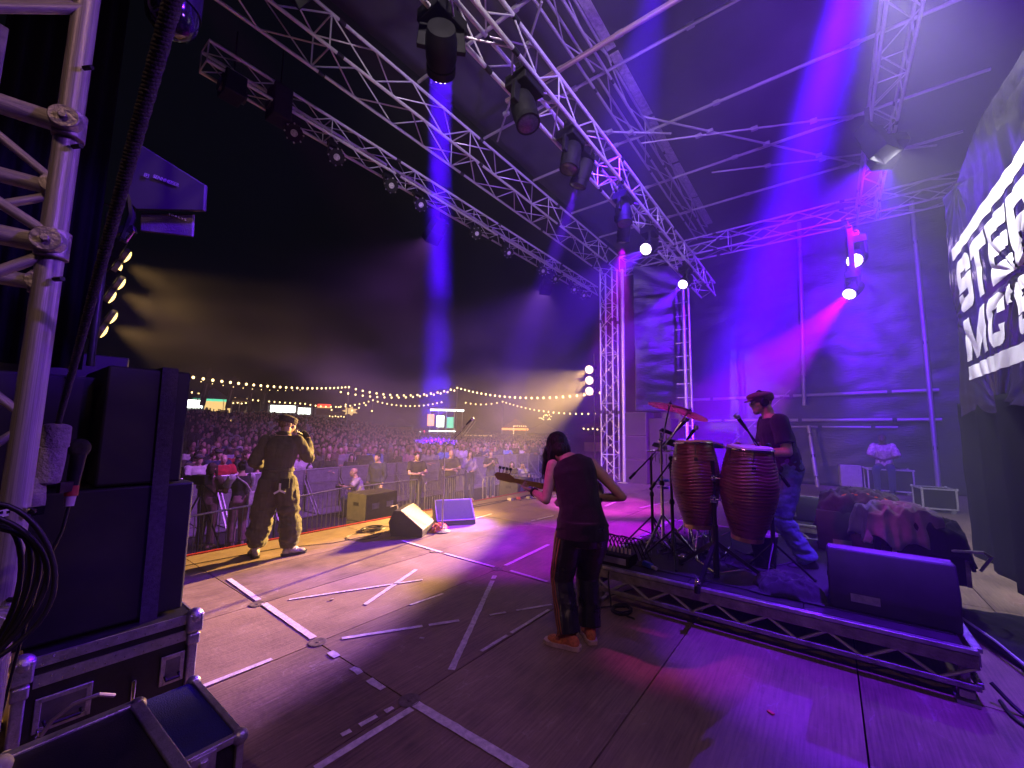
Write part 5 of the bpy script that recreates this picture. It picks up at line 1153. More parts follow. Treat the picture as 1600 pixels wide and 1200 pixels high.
# open case with blue lining in front
oc = thing('open_case', 'low case with dark blue top and metal corners, half covered by a black lid', 'flight case', (.6, 2.35, 0), 0, 'road cases on the stage', True)
ax, bx2, ay, by, hh = .145, .825, 2.06, 2.66, .29
BLUE = pm('navy_lining', (.012, .016, .1), .7, 0, .2, 12, .4, 200)
MB().box(((ax+bx2)/2, (ay+by)/2, hh/2), (bx2-ax-.01, by-ay-.01, hh-.01)).build('panel', pm('case_ply', (.014, .013, .016), .4), oc)
MB().box(((ax+bx2)/2, (ay+by)/2, hh+.0), (bx2-ax-.03, by-ay-.03, .012)).build('blue_lining', BLUE, oc)
for p, q in (((ax, ay, hh), (bx2, ay, hh)), ((bx2, ay, hh), (bx2, by, hh)), ((ax, ay, .1), (bx2, ay, .1)), ((bx2, ay, .02), (bx2, ay, hh)), ((bx2, by, .02), (bx2, by, hh))): MB().bar(p, q, .028, .028).build('edge_rail', VTR, oc, bevel=.004)
for x, y in ((bx2, ay), (bx2, by)): MB().ball((x, y, hh-.005), .032, 14, 10).build('ball_corner', VTR, oc); MB().ball((x, y, .06), .032, 14, 10).build('ball_corner', VTR, oc)
for x in (.69, .3): m = MB().box((x, ay-.018, hh-.035), (.09, .012, .085)); m.box((x, ay-.03, hh-.03), (.03, .016, .04)); m.build('latch', VTR, oc, bevel=.004)
ld = thing('case_lid', 'black lid with metal edges lying across the blue topped case', 'case lid', (.3, 2.3, .31), 0, None, True)
rot_l = rotz(R(1.5)) @ roty(R(-1)); cl = V((.36, 2.01, .35))
MB().box(cl, (.43, .86, .1), rot_l).build('panel', pm('case_ply', (.014, .013, .016), .4), ld)
for sx, sy, l_, w_ in ((0, 1, .43, .045), (1, 0, .045, .86), (0, -1, .43, .045), (-1, 0, .045, .86)): MB().box(cl+rot_l @ V((sx*.2, sy*.415, .045)), (l_, w_, .03), rot_l).build('edge_rail', VTR, ld, bevel=.006)
for sx, sy in ((1, 1), (1, -1)): MB().ball(cl+rot_l @ V((sx*.208, sy*.42, .035)), .033, 12, 8).build('ball_corner', VTR, ld)
rod('plug_lead', [(.33, 2.93, .17), (.36, 2.9, .24), (.42, 2.86, .3), (.5, 2.84, .31), (.56, 2.86, .27)], .009, pm('clear_lead', (.3, .26, .26), .35), None); meta(C.objects[-1], 'bent pale lead sticking up between the road case handle and the black lid', 'cable')
xp = thing('cable_plug', 'pale metal plug on the bent lead beside the case handle', 'plug', (.33, 2.93, .15), 0); MB().cyl((0, 0, -.03), (0, 0, .03), .013, n=14).cyl((0, 0, .03), (0, 0, .05), .009, n=10).build('shell', CHROME, xp)
gl_ = thing('padded_hose', 'pale padded hose lying behind the lid at the tower foot', 'hose', (.14, 2.2, .4), 0, None, True)
MB().tube([(.02, 1.9, .46), (.1, 2.1, .47), (.17, 2.3, .42), (.2, 2.5, .35)], [.03, .034, .034, .03], 12).build('hose', pm('pale_hose', (.45, .42, .42), .7), gl_)
# rope with padded sleeves, microphone, cable coil, label clamp
ROPE = pm('dark_rope', (.05, .045, .045), .75, 0, .3, 30, .3, 200)
rp = thing('rope', 'thick dark twisted rope slanting up past the near tower', 'rope', (.14, 1.7, 1.6), 0, None, True)
p0 = V((.15, 1.72, 1.58)); p2 = V((.16, .70, 2.66)); d = (p2-p0); L_ = d.length; dn = d.normalized(); a1 = dn.orthogonal().normalized(); a2 = dn.cross(a1)
for k in range(3):
    pts = []; rr_ = []
    for i in range(420):
        u = i/419; r0 = .0035+.0058*u; a = 2*math.pi*(u*62+k/3); pts.append(p0+d*u+(a1*math.cos(a)+a2*math.sin(a))*r0); rr_.append(r0*1.02)
    MB().tube(pts, rr_, 8).build('strand', ROPE, rp, 'all')
SLV = pm('foam_sleeve', (.3, .27, .27), .85, 0, .25, 20, .4, 120)
sv = thing('pipe_sleeve', 'grey padded foam sleeve round the rope end beside the tower', 'sleeve', (.14, 1.7, 1.5), 0, None, True)
m = MB(); m.lathe([(.018, .0), (.029, .002), (.0315, .01), (.031, .07), (.029, .1), (.0315, .108), (.031, .125), (.028, .16), (.018, .165)], V((.14, 1.72, 1.432)), rotx(R(4)) @ roty(R(4)), 22); part('sleeve', remesh(m, .004, 1), SLV, sv); o = C.objects[-1]
m = MB(); m.lathe([(.015, 0), (.026, .004), (.028, .03), (.026, .09), (.015, .095)], V((.122, 1.715, 1.36)), roty(R(-3)), 20); part('sleeve', remesh(m, .004, 1), SLV, sv)
tp_ = MB()
for i in range(3): tp_.tube([V((.146, 1.72, 1.535))+V((.0325*math.cos(a), .0325*math.sin(a), .006*math.sin(a+i*1.3)+.004*i)) for a in np.linspace(0, 2*math.pi, 19)[:-1]], .0022, 5, True)
tp_.build('binding', pm('pale_tape', (.45, .4, .42), .6), sv)
cm = thing('label_clamp', 'black clamp with a small printed label strapped to the tower tube', 'clamp', (.09, 1.52, 1.4), 0, None, True)
MB().lathe([(.026, -.018), (.03, -.016), (.03, .016), (.026, .018)], (.078, 1.53, 1.395), roty(R(-6)), 20).build('band', BLACK, cm)
lb = V((.066, 1.4975, 1.393)); lr = Mx(((.94, .34, 0), (-.34, .94, 0), (0, 0, 1))).transposed(); MB().box(lb, (.036, .003, .016), lr @ roty(R(-8))).build('label', pm('label_card', (.55, .5, .6), .6), cm)
mk = MB()
for i, w in enumerate((.012, .009)): mk.box(lb+lr @ V((-.007+.016*i, -.0022, .002)), (w, .0012, .006), lr @ roty(R(-8)))
mk.build('print', BLACK, cm)
m = MB().box((.112, 1.5, 1.392), (.03, .016, .02), lr); m.cyl((.11, 1.49, 1.392), (.107, 1.482, 1.392), .007, n=6); m.build('bolt', CHROME, cm)
hm_ = thing('hanging_microphone', 'black microphone with red band hanging by its cable on the near stack', 'microphone', (.2, 1.82, 1.35), 0, None, True)
t0, t1 = V((.2075, 1.83, 1.40)), V((.2125, 1.84, 1.505)); dd = (t1-t0).normalized()
MB().cyl(t0, t1, .014, .02, 18).build('handle', BLACKM, hm_); MB().ball(t1+dd*.016, (.027, .027, .03), 18, 12).build('grille', pm('dark_mesh', (.03, .028, .03), .5, .5, .3, 200, .6, 500), hm_)
MB().cyl(t0-dd*.02, t0+dd*.01, .0155, n=18).build('red_band', pm('red_band', (.4, .04, .03), .5), hm_)
MB().cyl(t0-dd*.05, t0-dd*.018, .011, .013, 14).build('plug', pm('pale_plug', (.7, .6, .65), .4), hm_)
rod('cable', [t0-dd*.05, t0-dd*.12+V((-.005, 0, 0)), t0-dd*.24+V((-.03, .02, 0)), V((.15, 1.95, .9)), V((.12, 2.0, .5))], .004, CABLE, hm_)
MB().bar((.175, 1.79, 1.41), (.205, 1.82, 1.41), .01, .03).build('clip', BLACKM, hm_)
rn = random.Random(8); m = []
for k in range(5):
    pts = []
    for i in range(40):
        a = 2*math.pi*i/40; pts.append((.025+.012*k*.5+(.075+.006*k)*math.cos(a), 1.42-.012*k, 1.255+(.13+.008*k)*math.sin(a)+.02*math.sin(a*2+k)))
    m.append(pts)
cc = thing('cable_loops', 'loops of black cable hung over the near tower tube', 'cable coil', (.02, 1.42, 1.25), 0, None, True)
for p in m: MB().tube(p, .0052, 7, True).build('loop', CABLE, cc, 'all')
MB().tube([(.1, 1.47, 1.18), (.09, 1.44, 1.1), (.03, 1.40, 1.02), (-.05, 1.4, .97)], .0075, 8).build('pale_lead', pm('clear_lead', (.3, .26, .26), .35), cc)
# antenna paddle, plate, dome
an = thing('paddle_antenna', 'violet lit wedge shaped antenna panel with a small printed maker name', 'antenna', (.5, 2.9, 2.8), 0, None, True)
A = [V(p) for p in ((.42, 2.98, 3.16), (.67, 2.69, 2.93), (.68, 2.71, 2.79), (.45, 3.0, 2.785), (.395, 3.06, 2.86))]
nrm = (A[1]-A[0]).cross(A[3]-A[0]).normalized()
if nrm.dot(V((0, 0, CAMZ))-A[0]) < 0: nrm = -nrm
m = MB(); n = len(A); m.add([p for p in A]+[p-nrm*.022 for p in A], [tuple(range(n)), tuple(reversed(range(n, 2*n)))]+[(i, n+i, n+(i+1) % n, (i+1) % n) for i in range(n)]); m.build('panel', pm('antenna_shell', (.09, .085, .1), .5, 0, .08, 4), an, bevel=.006)
def flat_text(txt, origin, dx, dn, h, mat, parent):
    cu = bpy.data.curves.new('txt', 'FONT'); cu.body = txt; cu.size = h; cu.offset = h*.012; cu.extrude = .0006
    o = bpy.data.objects.new('txt', cu); C.objects.link(o); dg = bpy.context.evaluated_depsgraph_get(); me = bpy.data.meshes.new_from_object(o.evaluated_get(dg)); bpy.data.objects.remove(o)
    dx = V(dx).normalized(); dn = V(dn).normalized(); dy = dn.cross(dx).normalized(); me.transform(Mx((dx, dy, dn)).transposed().to_4x4()); me.materials.clear(); me.materials.append(mat); me.name = 'lettering'
    return inst('lettering', me, parent, origin)
TXT = pm('pale_print', (.6, .58, .62), .5)
tx = ((A[1]+A[2])/2-(A[0].lerp(A[4], .72))); dxn = (V((.66, 2.715, 2.875))-V((.455, 2.955, 2.985))).normalized()
flat_text('SENNHEISER', V((.49, 2.912, 2.962))+nrm*.003, dxn, nrm, .027, TXT, an)
lg = MB(); q = V((.468, 2.938, 2.972))+nrm*.0035; rl = Mx((dxn, nrm.cross(dxn), nrm)).transposed()
for e in (-1, 1): lg.box(q+rl @ V((0, e*.0095, 0)), (.026, .0028, .001), rl); lg.box(q+rl @ V((e*.012, 0, 0)), (.0028, .02, .001), rl)
lg.tube([q+rl @ V(p) for p in ((-.008, -.006, 0), (-.004, .005, 0), (.0, -.003, 0), (.004, .005, 0), (.009, .003, 0))], .0014, 4); lg.build('emblem', TXT, an)
B = [V(p) for p in ((.45, 3.005, 2.783), (.635, 2.78, 2.78), (.645, 2.8, 2.655), (.46, 3.03, 2.68))]; nb_ = (B[1]-B[0]).cross(B[3]-B[0]).normalized()
if nb_.dot(V((0, 0, CAMZ))-B[0]) < 0: nb_ = -nb_
pt_ = thing('antenna_plate', 'pale plate below the violet antenna panel', 'antenna', (.55, 2.9, 2.7), 0, None, True)
m = MB(); m.add([p+nb_*-.03 for p in B]+[p+nb_*-.045 for p in B], [(0, 1, 2, 3), (7, 6, 5, 4)]+[(i, 4+i, 4+(i+1) % 4, (i+1) % 4) for i in range(4)]); m.build('panel', pm('plate_grey', (.28, .25, .3), .55, 0, .1, 30, .3, 120), pt_, bevel=.006)
m = MB()
for i in range(6): q = B[0].lerp(B[1], .55+.06*i).lerp(B[3].lerp(B[2], .55+.06*i), .06+.045*i)-nb_*.0285; m.box(q, (.008, .008, .012))
m.build('print', TXT, pt_)
br = thing('antenna_bracket', 'black clamp bracket holding the antenna panel on its mast', 'bracket', (.42, 3.0, 2.7), 0, None, True)
MB().tube([(.42, 3.05, 2.9), (.44, 3.03, 2.75), (.42, 3.06, 2.6)], .02, 8).build('arm', BLACKM, br); MB().cyl((.36, 3.1, 1.9), (.36, 3.1, 2.75), .017, n=12).build('mast', BLACKM, br); MB().bar((.36, 3.1, 2.65), (.46, 3.02, 2.68), .03, .04).build('clamp', BLACKM, br, bevel=.005); MB().tube([(.45, 3.0, 2.66), (.43, 3.02, 2.6), (.41, 3.05, 2.62)], .007, 6).build('lever', CHROME, br)
dm = thing('dome_camera', 'shiny dark dome hanging by the rope at the picture top', 'dome', (.33, 1.93, 3.15), 0, None, True)
MB().lathe([(0, -.085), (.03, -.08), (.058, -.062), (.077, -.035), (.083, 0), (.083, .05)], (.325, 1.93, 3.17), None, 28).build('dome', pm('smoked_dome', (.03, .025, .035), .06, .6, .05, 3, spec=1.), dm); MB().cyl((.325, 1.93, 3.2), (.325, 1.93, 3.34), .088, n=28).build('housing', BLACK, dm); MB().cyl((.325, 1.93, 3.3), (.325, 1.93, 4.2), .015).build('drop_pole', BLACKM, dm)
dr = thing('side_drape', 'black cloth drop hanging between the near tower and the rope', 'drape', (.25, 3.2, 2.2), 0, None, True)
m = MB(); k = 40; m.add([(-.1+.52*i/k, 3.85+.03*math.sin(i*.9)+.1*i/k, z) for z in (1.95, 3.2, 5.2) for i in range(k+1)], [(j*(k+1)+i, j*(k+1)+i+1, (j+1)*(k+1)+i+1, (j+1)*(k+1)+i) for j in range(2) for i in range(k)]); o = m.build('cloth', pm('black_drape', (.008, .008, .009), .95), dr, 'all'); s_ = o.modifiers.new('t', 'SOLIDIFY'); s_.thickness = .005
# ================================================================ PIT: fences, barrier, cabinets
def fence(label, p0, p1):
    p0, p1 = V((*p0, GZ)), V((*p1, GZ)); d = (p1-p0).normalized(); L_ = (p1-p0).length
    t = thing('crowd_fence', label, 'fence', p0, 0, 'steel crowd fences in front of the stage', True); up = V((0, 0, 1)); h0, h1 = .2, 1.08; r = .1
    pts = []
    for cx_, cz, a0 in ((L_-r, h1-r, 0), (r, h1-r, 90), (r, h0+r, 180), (L_-r, h0+r, 270)):
        for k in range(5): a = R(a0+22.5*k); pts.append(p0+d*(cx_+r*math.cos(a))+up*(cz+r*math.sin(a)))
    MB().tube(pts, .019, 8, True).build('frame', STEEL, t)
    n = int(L_/.125)
    for i in range(1, n): x = L_*i/n; strut('bar', p0+d*x+up*h0, p0+d*x+up*h1, .0075, STEEL, t, 6)
    sd = d.cross(up)
    for x in (.3, L_-.3): MB().tube([p0+d*x+up*.2, p0+d*x+up*.03+sd*.02, p0+d*x+sd*.32+up*.02], .016, 6).tube([p0+d*x+up*.03, p0+d*x-sd*.32+up*.02], .016, 6).build('foot', STEEL, t)
fence('steel crowd fence behind the singer, nearest the speaker stack', (1.35, 7.4), (3.55, 8.12))
fence('steel crowd fence between the singer and the pit speakers', (3.68, 8.16), (5.5, 8.8))
fence('steel crowd fence behind the pit speakers', (5.6, 8.67), (7.45, 8.78))
fence('steel crowd fence behind the front microphone stand', (7.12, 8.15), (9.3, 8.9))
fence('steel crowd fence by the bass headstock, farthest along the stage', (9.1, 7.95), (11.2, 7.3))
fence('steel crowd fence beside the foot of the far tower', (11.3, 7.3), (12.9, 7.0))
BARM = pm('barrier_panel', (.33, .31, .36), .5, .5, .2, 6, .3, 40)
ORD = 'first second third fourth fifth sixth seventh eighth ninth tenth eleventh twelfth thirteenth fourteenth fifteenth sixteenth seventeenth'.split()
def barrier(i, p0, p1):
    p0, p1 = V((*p0, GZ)), V((*p1, GZ)); d = (p1-p0).normalized(); up = V((0, 0, 1)); L_ = (p1-p0).length; sd = V((d.y, -d.x, 0))
    t = thing('crowd_barrier', '%s grey metal barrier panel before the crowd, counted from the speaker stack end' % ORD[i], 'barrier', p0, 0, 'metal barrier panels before the first crowd row', True)
    MB().bar(p0+d*.02+up*.62, p1-d*.02+up*.62, .02, 1.12).build('panel', BARM, t)
    MB().tube([p0+up*1.2, p1+up*1.2], .026, 8).build('top_rail', STEEL, t)
    for q in (p0+d*.03, p1-d*.03): MB().bar(q+up*.02+sd*.03, q+up*1.2+sd*.03, .045, .03).build('post', STEEL, t); MB().bar(q+up*.9+sd*.04, q+sd*.75+up*.05, .03, .03).build('brace', STEEL, t)
    MB().box((p0+p1)/2+sd*.4+up*.04, (L_-.04, .8, .03), Mx((d, sd*-1, up)).transposed()).build('tread', BARM, t)
    for z in (.45, .8): MB().bar(p0+d*.06+up*z+sd*.014, p1-d*.06+up*z+sd*.014, .012, .02).build('rib', STEEL, t)
for i in range(17): x = .6+i*1.08; barrier(i, (x, 11.75+.05*i), (x+1.06, 11.8+.05*i))
slab('cable_ramp', (6.0, 9.35, GZ+.03), (2.2, .25, .06), pm('red_ramp', (.22, .05, .05), .7), None, rotz(-.35)); meta(C.objects[-1], 'dull red cable ramp lying in the pit behind the fence', 'cable ramp')
PS = pm('pit_speaker_paint', (.05, .045, .048), .6, 0, .3, 8, .4, 200)
for (x, y, n0) in ((5.3, 7.7, 'near'), (9.35, 6.95, 'far')):
    for z, n in ((GZ, 'lower'), (GZ+.56, 'upper')):
        t = cabinet(n+' subwoofer in the '+n0+' pair in front of the stage', (x, y, z), (.8, .6, .55), R(4), PS, 'subwoofers in front of the stage')
        for k in (-.16, .2): MB().box((k, -.305, .3), (.17, .012, .11)).build('connector_plate', pm('violet_plate', (.35, .33, .5), .4), t)
    rod('white_lead', [(x+.2, y-.34, -.05), (x+.33, y-.4, -.02), (x+.42, y-.42, -.4), (x+.45, y-.45, -.8)], .014, pm('pale_plug', (.7, .6, .65), .4), None); meta(C.objects[-1], 'thick pale lead looping out of the %s subwoofer pair' % n0, 'cable')

# ================================================================ CROWD
CLOTHS = {n: cloth('crowd_'+n, c) for n, c in dict(black=(.02, .02, .022), charcoal=(.06, .058, .06), white=(.6, .58, .6), lilac=(.42, .36, .55), blue=(.12, .2, .5), red=(.5, .02, .04), brown=(.13, .08, .06), olive=(.09, .09, .06), grey=(.25, .24, .26), pink=(.5, .22, .3), navy=(.03, .035, .09)).items()}
TR = cloth('crowd_denim', (.05, .06, .1)); 
def crowd_template(hair, arms, build=1., long_sleeve=False, skin=SK1, hat=False, vox=.017, extra=None):
    t = bpy.data.objects.new('person', None); C.objects.link(t)
    hc = V((0, .035, 1.625)); b = MB(); torso(b, SPINE, 0, 0, None, 14); headshape(b, hc, (0, 1, -.02), (0, 0, 1)); limb(b, [(0, -.005, 1.47), hc-V((0, .03, .05))], [.058, .056], 10)
    RS, LS = (.195, -.01, 1.42), (-.195, -.01, 1.42); A = {
        'down': [((.25, -.03, 1.12), (.24, .1, .88)), ((-.25, -.03, 1.12), (-.24, .1, .88))],
        'rail': [((.27, .14, 1.14), (.03, .34, 1.13)), ((-.27, .14, 1.14), (-.02, .36, 1.17))],
        'face': [((.26, .14, 1.17), (.09, .22, 1.44)), ((-.25, .05, 1.12), (-.05, .26, 1.05))],
        'clap': [((.26, .1, 1.16), (.05, .33, 1.3)), ((-.26, .1, 1.16), (-.05, .33, 1.3))],
        'raise': [((.33, .08, 1.62), (.24, .16, 1.88)), ((-.25, -.02, 1.12), (-.2, .15, .95))],
        'camera': [((.29, .13, 1.22), (.07, .2, 1.54)), ((-.29, .13, 1.22), (-.07, .22, 1.53))]}[arms]
    for S_, (E_, W_) in zip((RS, LS), A):
        limb(b, [S_, E_, W_], [.056, .043, .03], 8); w, e = V(W_), V(E_); d = (w-e).normalized()
        hand(b, w, d, (0, -.3, -.9) if arms in ('down', 'rail') else (0, .2, 1), .6, 1.12, 1 if S_[0] > 0 else -1)
    for sx in (-1, 1): limb(b, [(.09*sx, 0, .88), (.1*sx, .02, .48), (.11*sx, -.01, .09)], [.088, .058, .042], 8); shoe(b, (.11*sx, -.01, .09), (.2*sx, 1, 0), 1.05)
    if build != 1: b.v = [(x*build if abs(x) < .3 and z < 1.45 else x, y*build if z < 1.45 else y, z) for x, y, z in b.v]
    part('body', remesh(b, vox*.75, 2), skin, t)
    g = MB(); torso(g, SPINE, .022, 1, 7, 14)
    for S_, (E_, W_) in zip((RS, LS), A):
        s_, e, w = V(S_), V(E_), V(W_)
        if long_sleeve: sleeve(g, [s_, s_.lerp(e, .5), e, e.lerp(w, .85)], [.08, .076, .066, .05], 10)
        else: sleeve(g, [s_, s_.lerp(e, .4), s_.lerp(e, .7)], [.08, .08, .078], 10)
    if build != 1: g.v = [(x*build if abs(x) < .3 else x, y*build, z) for x, y, z in g.v]
    me = remesh(g, vox, 2); wrinkle(me, .012, (8, 8, 9), build*3); part('top', me, CLOTHS['black'], t)
    g = MB(); torso(g, SPINE, .016, 0, 3, 14)
    for sx in (-1, 1): sleeve(g, [(.09*sx, 0, .88), (.1*sx, .02, .48), (.11*sx, -.01, .1)], [.105, .08, .075], 10)
    part('trousers', remesh(g, vox*1.2, 2), TR, t)
    if hair != 'bald':
        h = MB(); h.ball(hc+V((0, -.02, .045)), (.083, .1, .088), 14, 9)
        if hair == 'long':
            h.ball(hc+V((0, -.055, -.04)), (.085, .062, .12), 12, 8); h.ball(hc+V((0, -.06, -.15)), (.095, .05, .1), 12, 8)
            for sx in (-1, 1): limb(h, [hc+V((.07*sx, .03, .05)), hc+V((.083*sx, .02, -.06)), hc+V((.085*sx, .03, -.2))], [.028, .03, .018], 8)
        elif hair == 'bun': h.ball(hc+V((0, -.08, .12)), .045, 10, 8); h.ball(hc+V((0, -.04, -.01)), (.078, .07, .07), 10, 8)
        else: h.ball(hc+V((0, -.04, 0)), (.079, .075, .07), 10, 8)
        me = remesh(h, vox*.7, 1); wrinkle(me, .006, (30, 30, 12)); part('hair', me, HB, t)
    if hat:
        h = MB(); h.ball(hc+V((0, -.01, .06)), (.088, .104, .07), 14, 8); h.ball(hc+V((0, .1, .055)), (.065, .06, .012), 12, 6); part('cap', remesh(h, vox*.6, 1), CLOTHS['charcoal'], t)
    return t
TPL = [crowd_template('short', 'rail'), crowd_template('long', 'down', .93), crowd_template('bald', 'rail', 1.08, False), crowd_template('long', 'face', .92, True), crowd_template('short', 'down', 1.05, True),
       crowd_template('bun', 'clap', .93), crowd_template('short', 'raise'), crowd_template('short', 'camera', 1., True, hat=True), crowd_template('short', 'rail', 1.1, True, hat=True), crowd_template('long', 'rail', .94)]
HAIRS = (HB, HBR, HBL, HGR, HBR); SKS = (SK1, SK1, SK1, SK2, SK3)
def place(tpl, x, y, z, rz, sc, top, hair, skin, label, group=None, trousers=None):
    r = copy_tree(tpl); r.location = (x, y, z); r.rotation_euler = (0, 0, rz); r.scale = (sc, sc, sc); meta(r, label, 'person', group)
    for ch in r.children:
        k = ch.name.split('.')[0]; m = {'body': skin, 'top': CLOTHS[top] if top else None, 'hair': hair, 'trousers': trousers}.get(k)
        if m is not None: ch.material_slots[0].link = 'OBJECT'; ch.material_slots[0].material = m
    return r
def face_stage(x, y): return math.atan2(2.5-y, 5.5-x)-math.pi/2
FR = [  # template, x, y, scale, top, hair, skin, label
 (8, 3.5, 12.35, .98, 'white', 2, 0, 'fair haired person in a white top, first at the barrier beyond the speaker stack'),
 (2, 4.05, 12.4, .97, 'red', 0, 0, 'person in a bright red hooded top at the barrier left of the singer'),
 (0, 4.62, 12.5, 1., 'charcoal', 1, 0, 'dark clothed person next to the red top at the barrier'),
 (9, 6.1, 12.5, .97, 'white', 1, 0, 'woman in a white top leaning on the barrier just past the singer elbow'),
 (3, 6.42, 12.55, .96, 'black', 0, 0, 'dark haired woman in a black top holding a hand to her face'),
 (9, 6.86, 12.4, .95, 'black', 1, 0, 'long haired woman in a black vest hanging her arms over the barrier'),
 (4, 7.15, 12.9, 1.08, 'brown', 1, 0, 'tall man in a brown T-shirt behind the barrier rail'),
 (2, 7.75, 12.95, 1.04, 'lilac', 1, 0, 'stocky man in a lilac T-shirt behind the hooded person'),
 (1, 7.62, 12.35, .9, 'black', 0, 0, 'small person in a black hood at the barrier under the lilac T-shirt'),
 (0, 8.2, 12.5, 1.02, 'black', 2, 0, 'pale haired man in a black jacket above the bald photographer'),
 (4, 8.62, 12.55, 1.03, 'blue', 1, 0, 'person in a light blue hooded top right of the black jacket'),
 (4, 9.1, 12.8, 1., 'charcoal', 0, 0, 'dark dressed man to the far side of the light blue hood'),
 (3, 9.55, 12.6, .96, 'black', 1, 0, 'woman in black holding up a pale phone near the microphone stand'),
 (5, 10.2, 12.5, .96, 'pink', 2, 0, 'fair woman in a pinkish top clapping at the barrier'),
 (9, 11.0, 12.5, .95, 'grey', 1, 0, 'long haired woman in grey leaning on the barrier behind the two guards'),
]
for k, x, y, s_, top, h, sk, lab in FR: place(TPL[k], x, y, GZ, face_stage(x, y)+random.uniform(-.15, .15), s_, top, HAIRS[h], SKS[sk], lab)
place(TPL[0], 8.15, 9.75, GZ, face_stage(8, 9.7), .99, 'black', HB, SK1, 'dark shirted man with folded arms behind the fence, left of the microphone boom')
place(TPL[2], 9.65, 9.85, GZ, face_stage(9.6, 9.8), 1.0, 'charcoal', HB, SK1, 'bald man in a dark shirt with folded arms, right of the microphone boom')
place(TPL[3], 10.6, 9.9, GZ, face_stage(10, 9.8), .97, 'lilac', HBR, SK1, 'person in a lilac hooded top beyond the bald man')
place(TPL[5], 11.5, 9.7, GZ, face_stage(11, 9.7), .96, 'black', HBL, SK1, 'fair haired woman in black above the far subwoofers')
place(TPL[1], 10.9, 8.3, GZ, face_stage(11, 8.3), .8, 'black', HB, SK1, 'dark haired youngster at the fence by the bass headstock')
place(TPL[7], 11.35, 8.2, GZ, face_stage(11.3, 8.2), .78, 'white', HBR, SK1, 'youngster in white with both hands raised to the face at the fence')
place(TPL[1], 11.1, 7.75, GZ, face_stage(11, 7.7), .62, 'grey', HBR, SK1, 'small child in grey in front of the two youngsters')
# people working in the pit
w = place(TPL[5], 3.52, 9.7, GZ, R(100-90), .97, 'black', HB, SK1, 'photographer in black vest and pink trousers with a pale shoulder bag', None, cloth('dusty_pink', (.36, .2, .22)))
MB().tube([(-.12, -.1, 1.42), (.02, -.155, 1.3), (.14, -.17, 1.1)], .018, 6).tube([(-.1, .1, 1.42), (-.12, -.1, 1.44)], .018, 6).build('bag_strap', pm('pale_canvas', (.6, .55, .58), .8), w)
m = MB(); m.box((.16, -.19, .98), (.26, .08, .3), rotz(.2), .9); me = remesh(m, .012, 4); wrinkle(me, .012, (8, 8, 8)); part('shoulder_bag', me, pm('pale_canvas', (.6, .55, .58), .8), w)
g = MB()
for sx in (-1, 1): sleeve(g, [(.2*sx, -.01, 1.42), (.225*sx, .03, 1.33), (.24*sx, .07, 1.24)], [.083, .083, .085], 10)
part('white_sleeves', remesh(g, .012, 2), CLOTHS['white'], w)
place(TPL[9], 3.05, 9.95, GZ, R(40-90), .96, 'brown', HBR, SK1, 'long haired person in brown beside the tripod camera, face turned to the stage side', None, cloth('tan_trousers', (.2, .13, .1)))
place(TPL[4], 7.2, 10.3, GZ, R(200-90), .98, 'navy', HB, SK1, 'person in dark clothes and black hair standing next to the bald photographer')
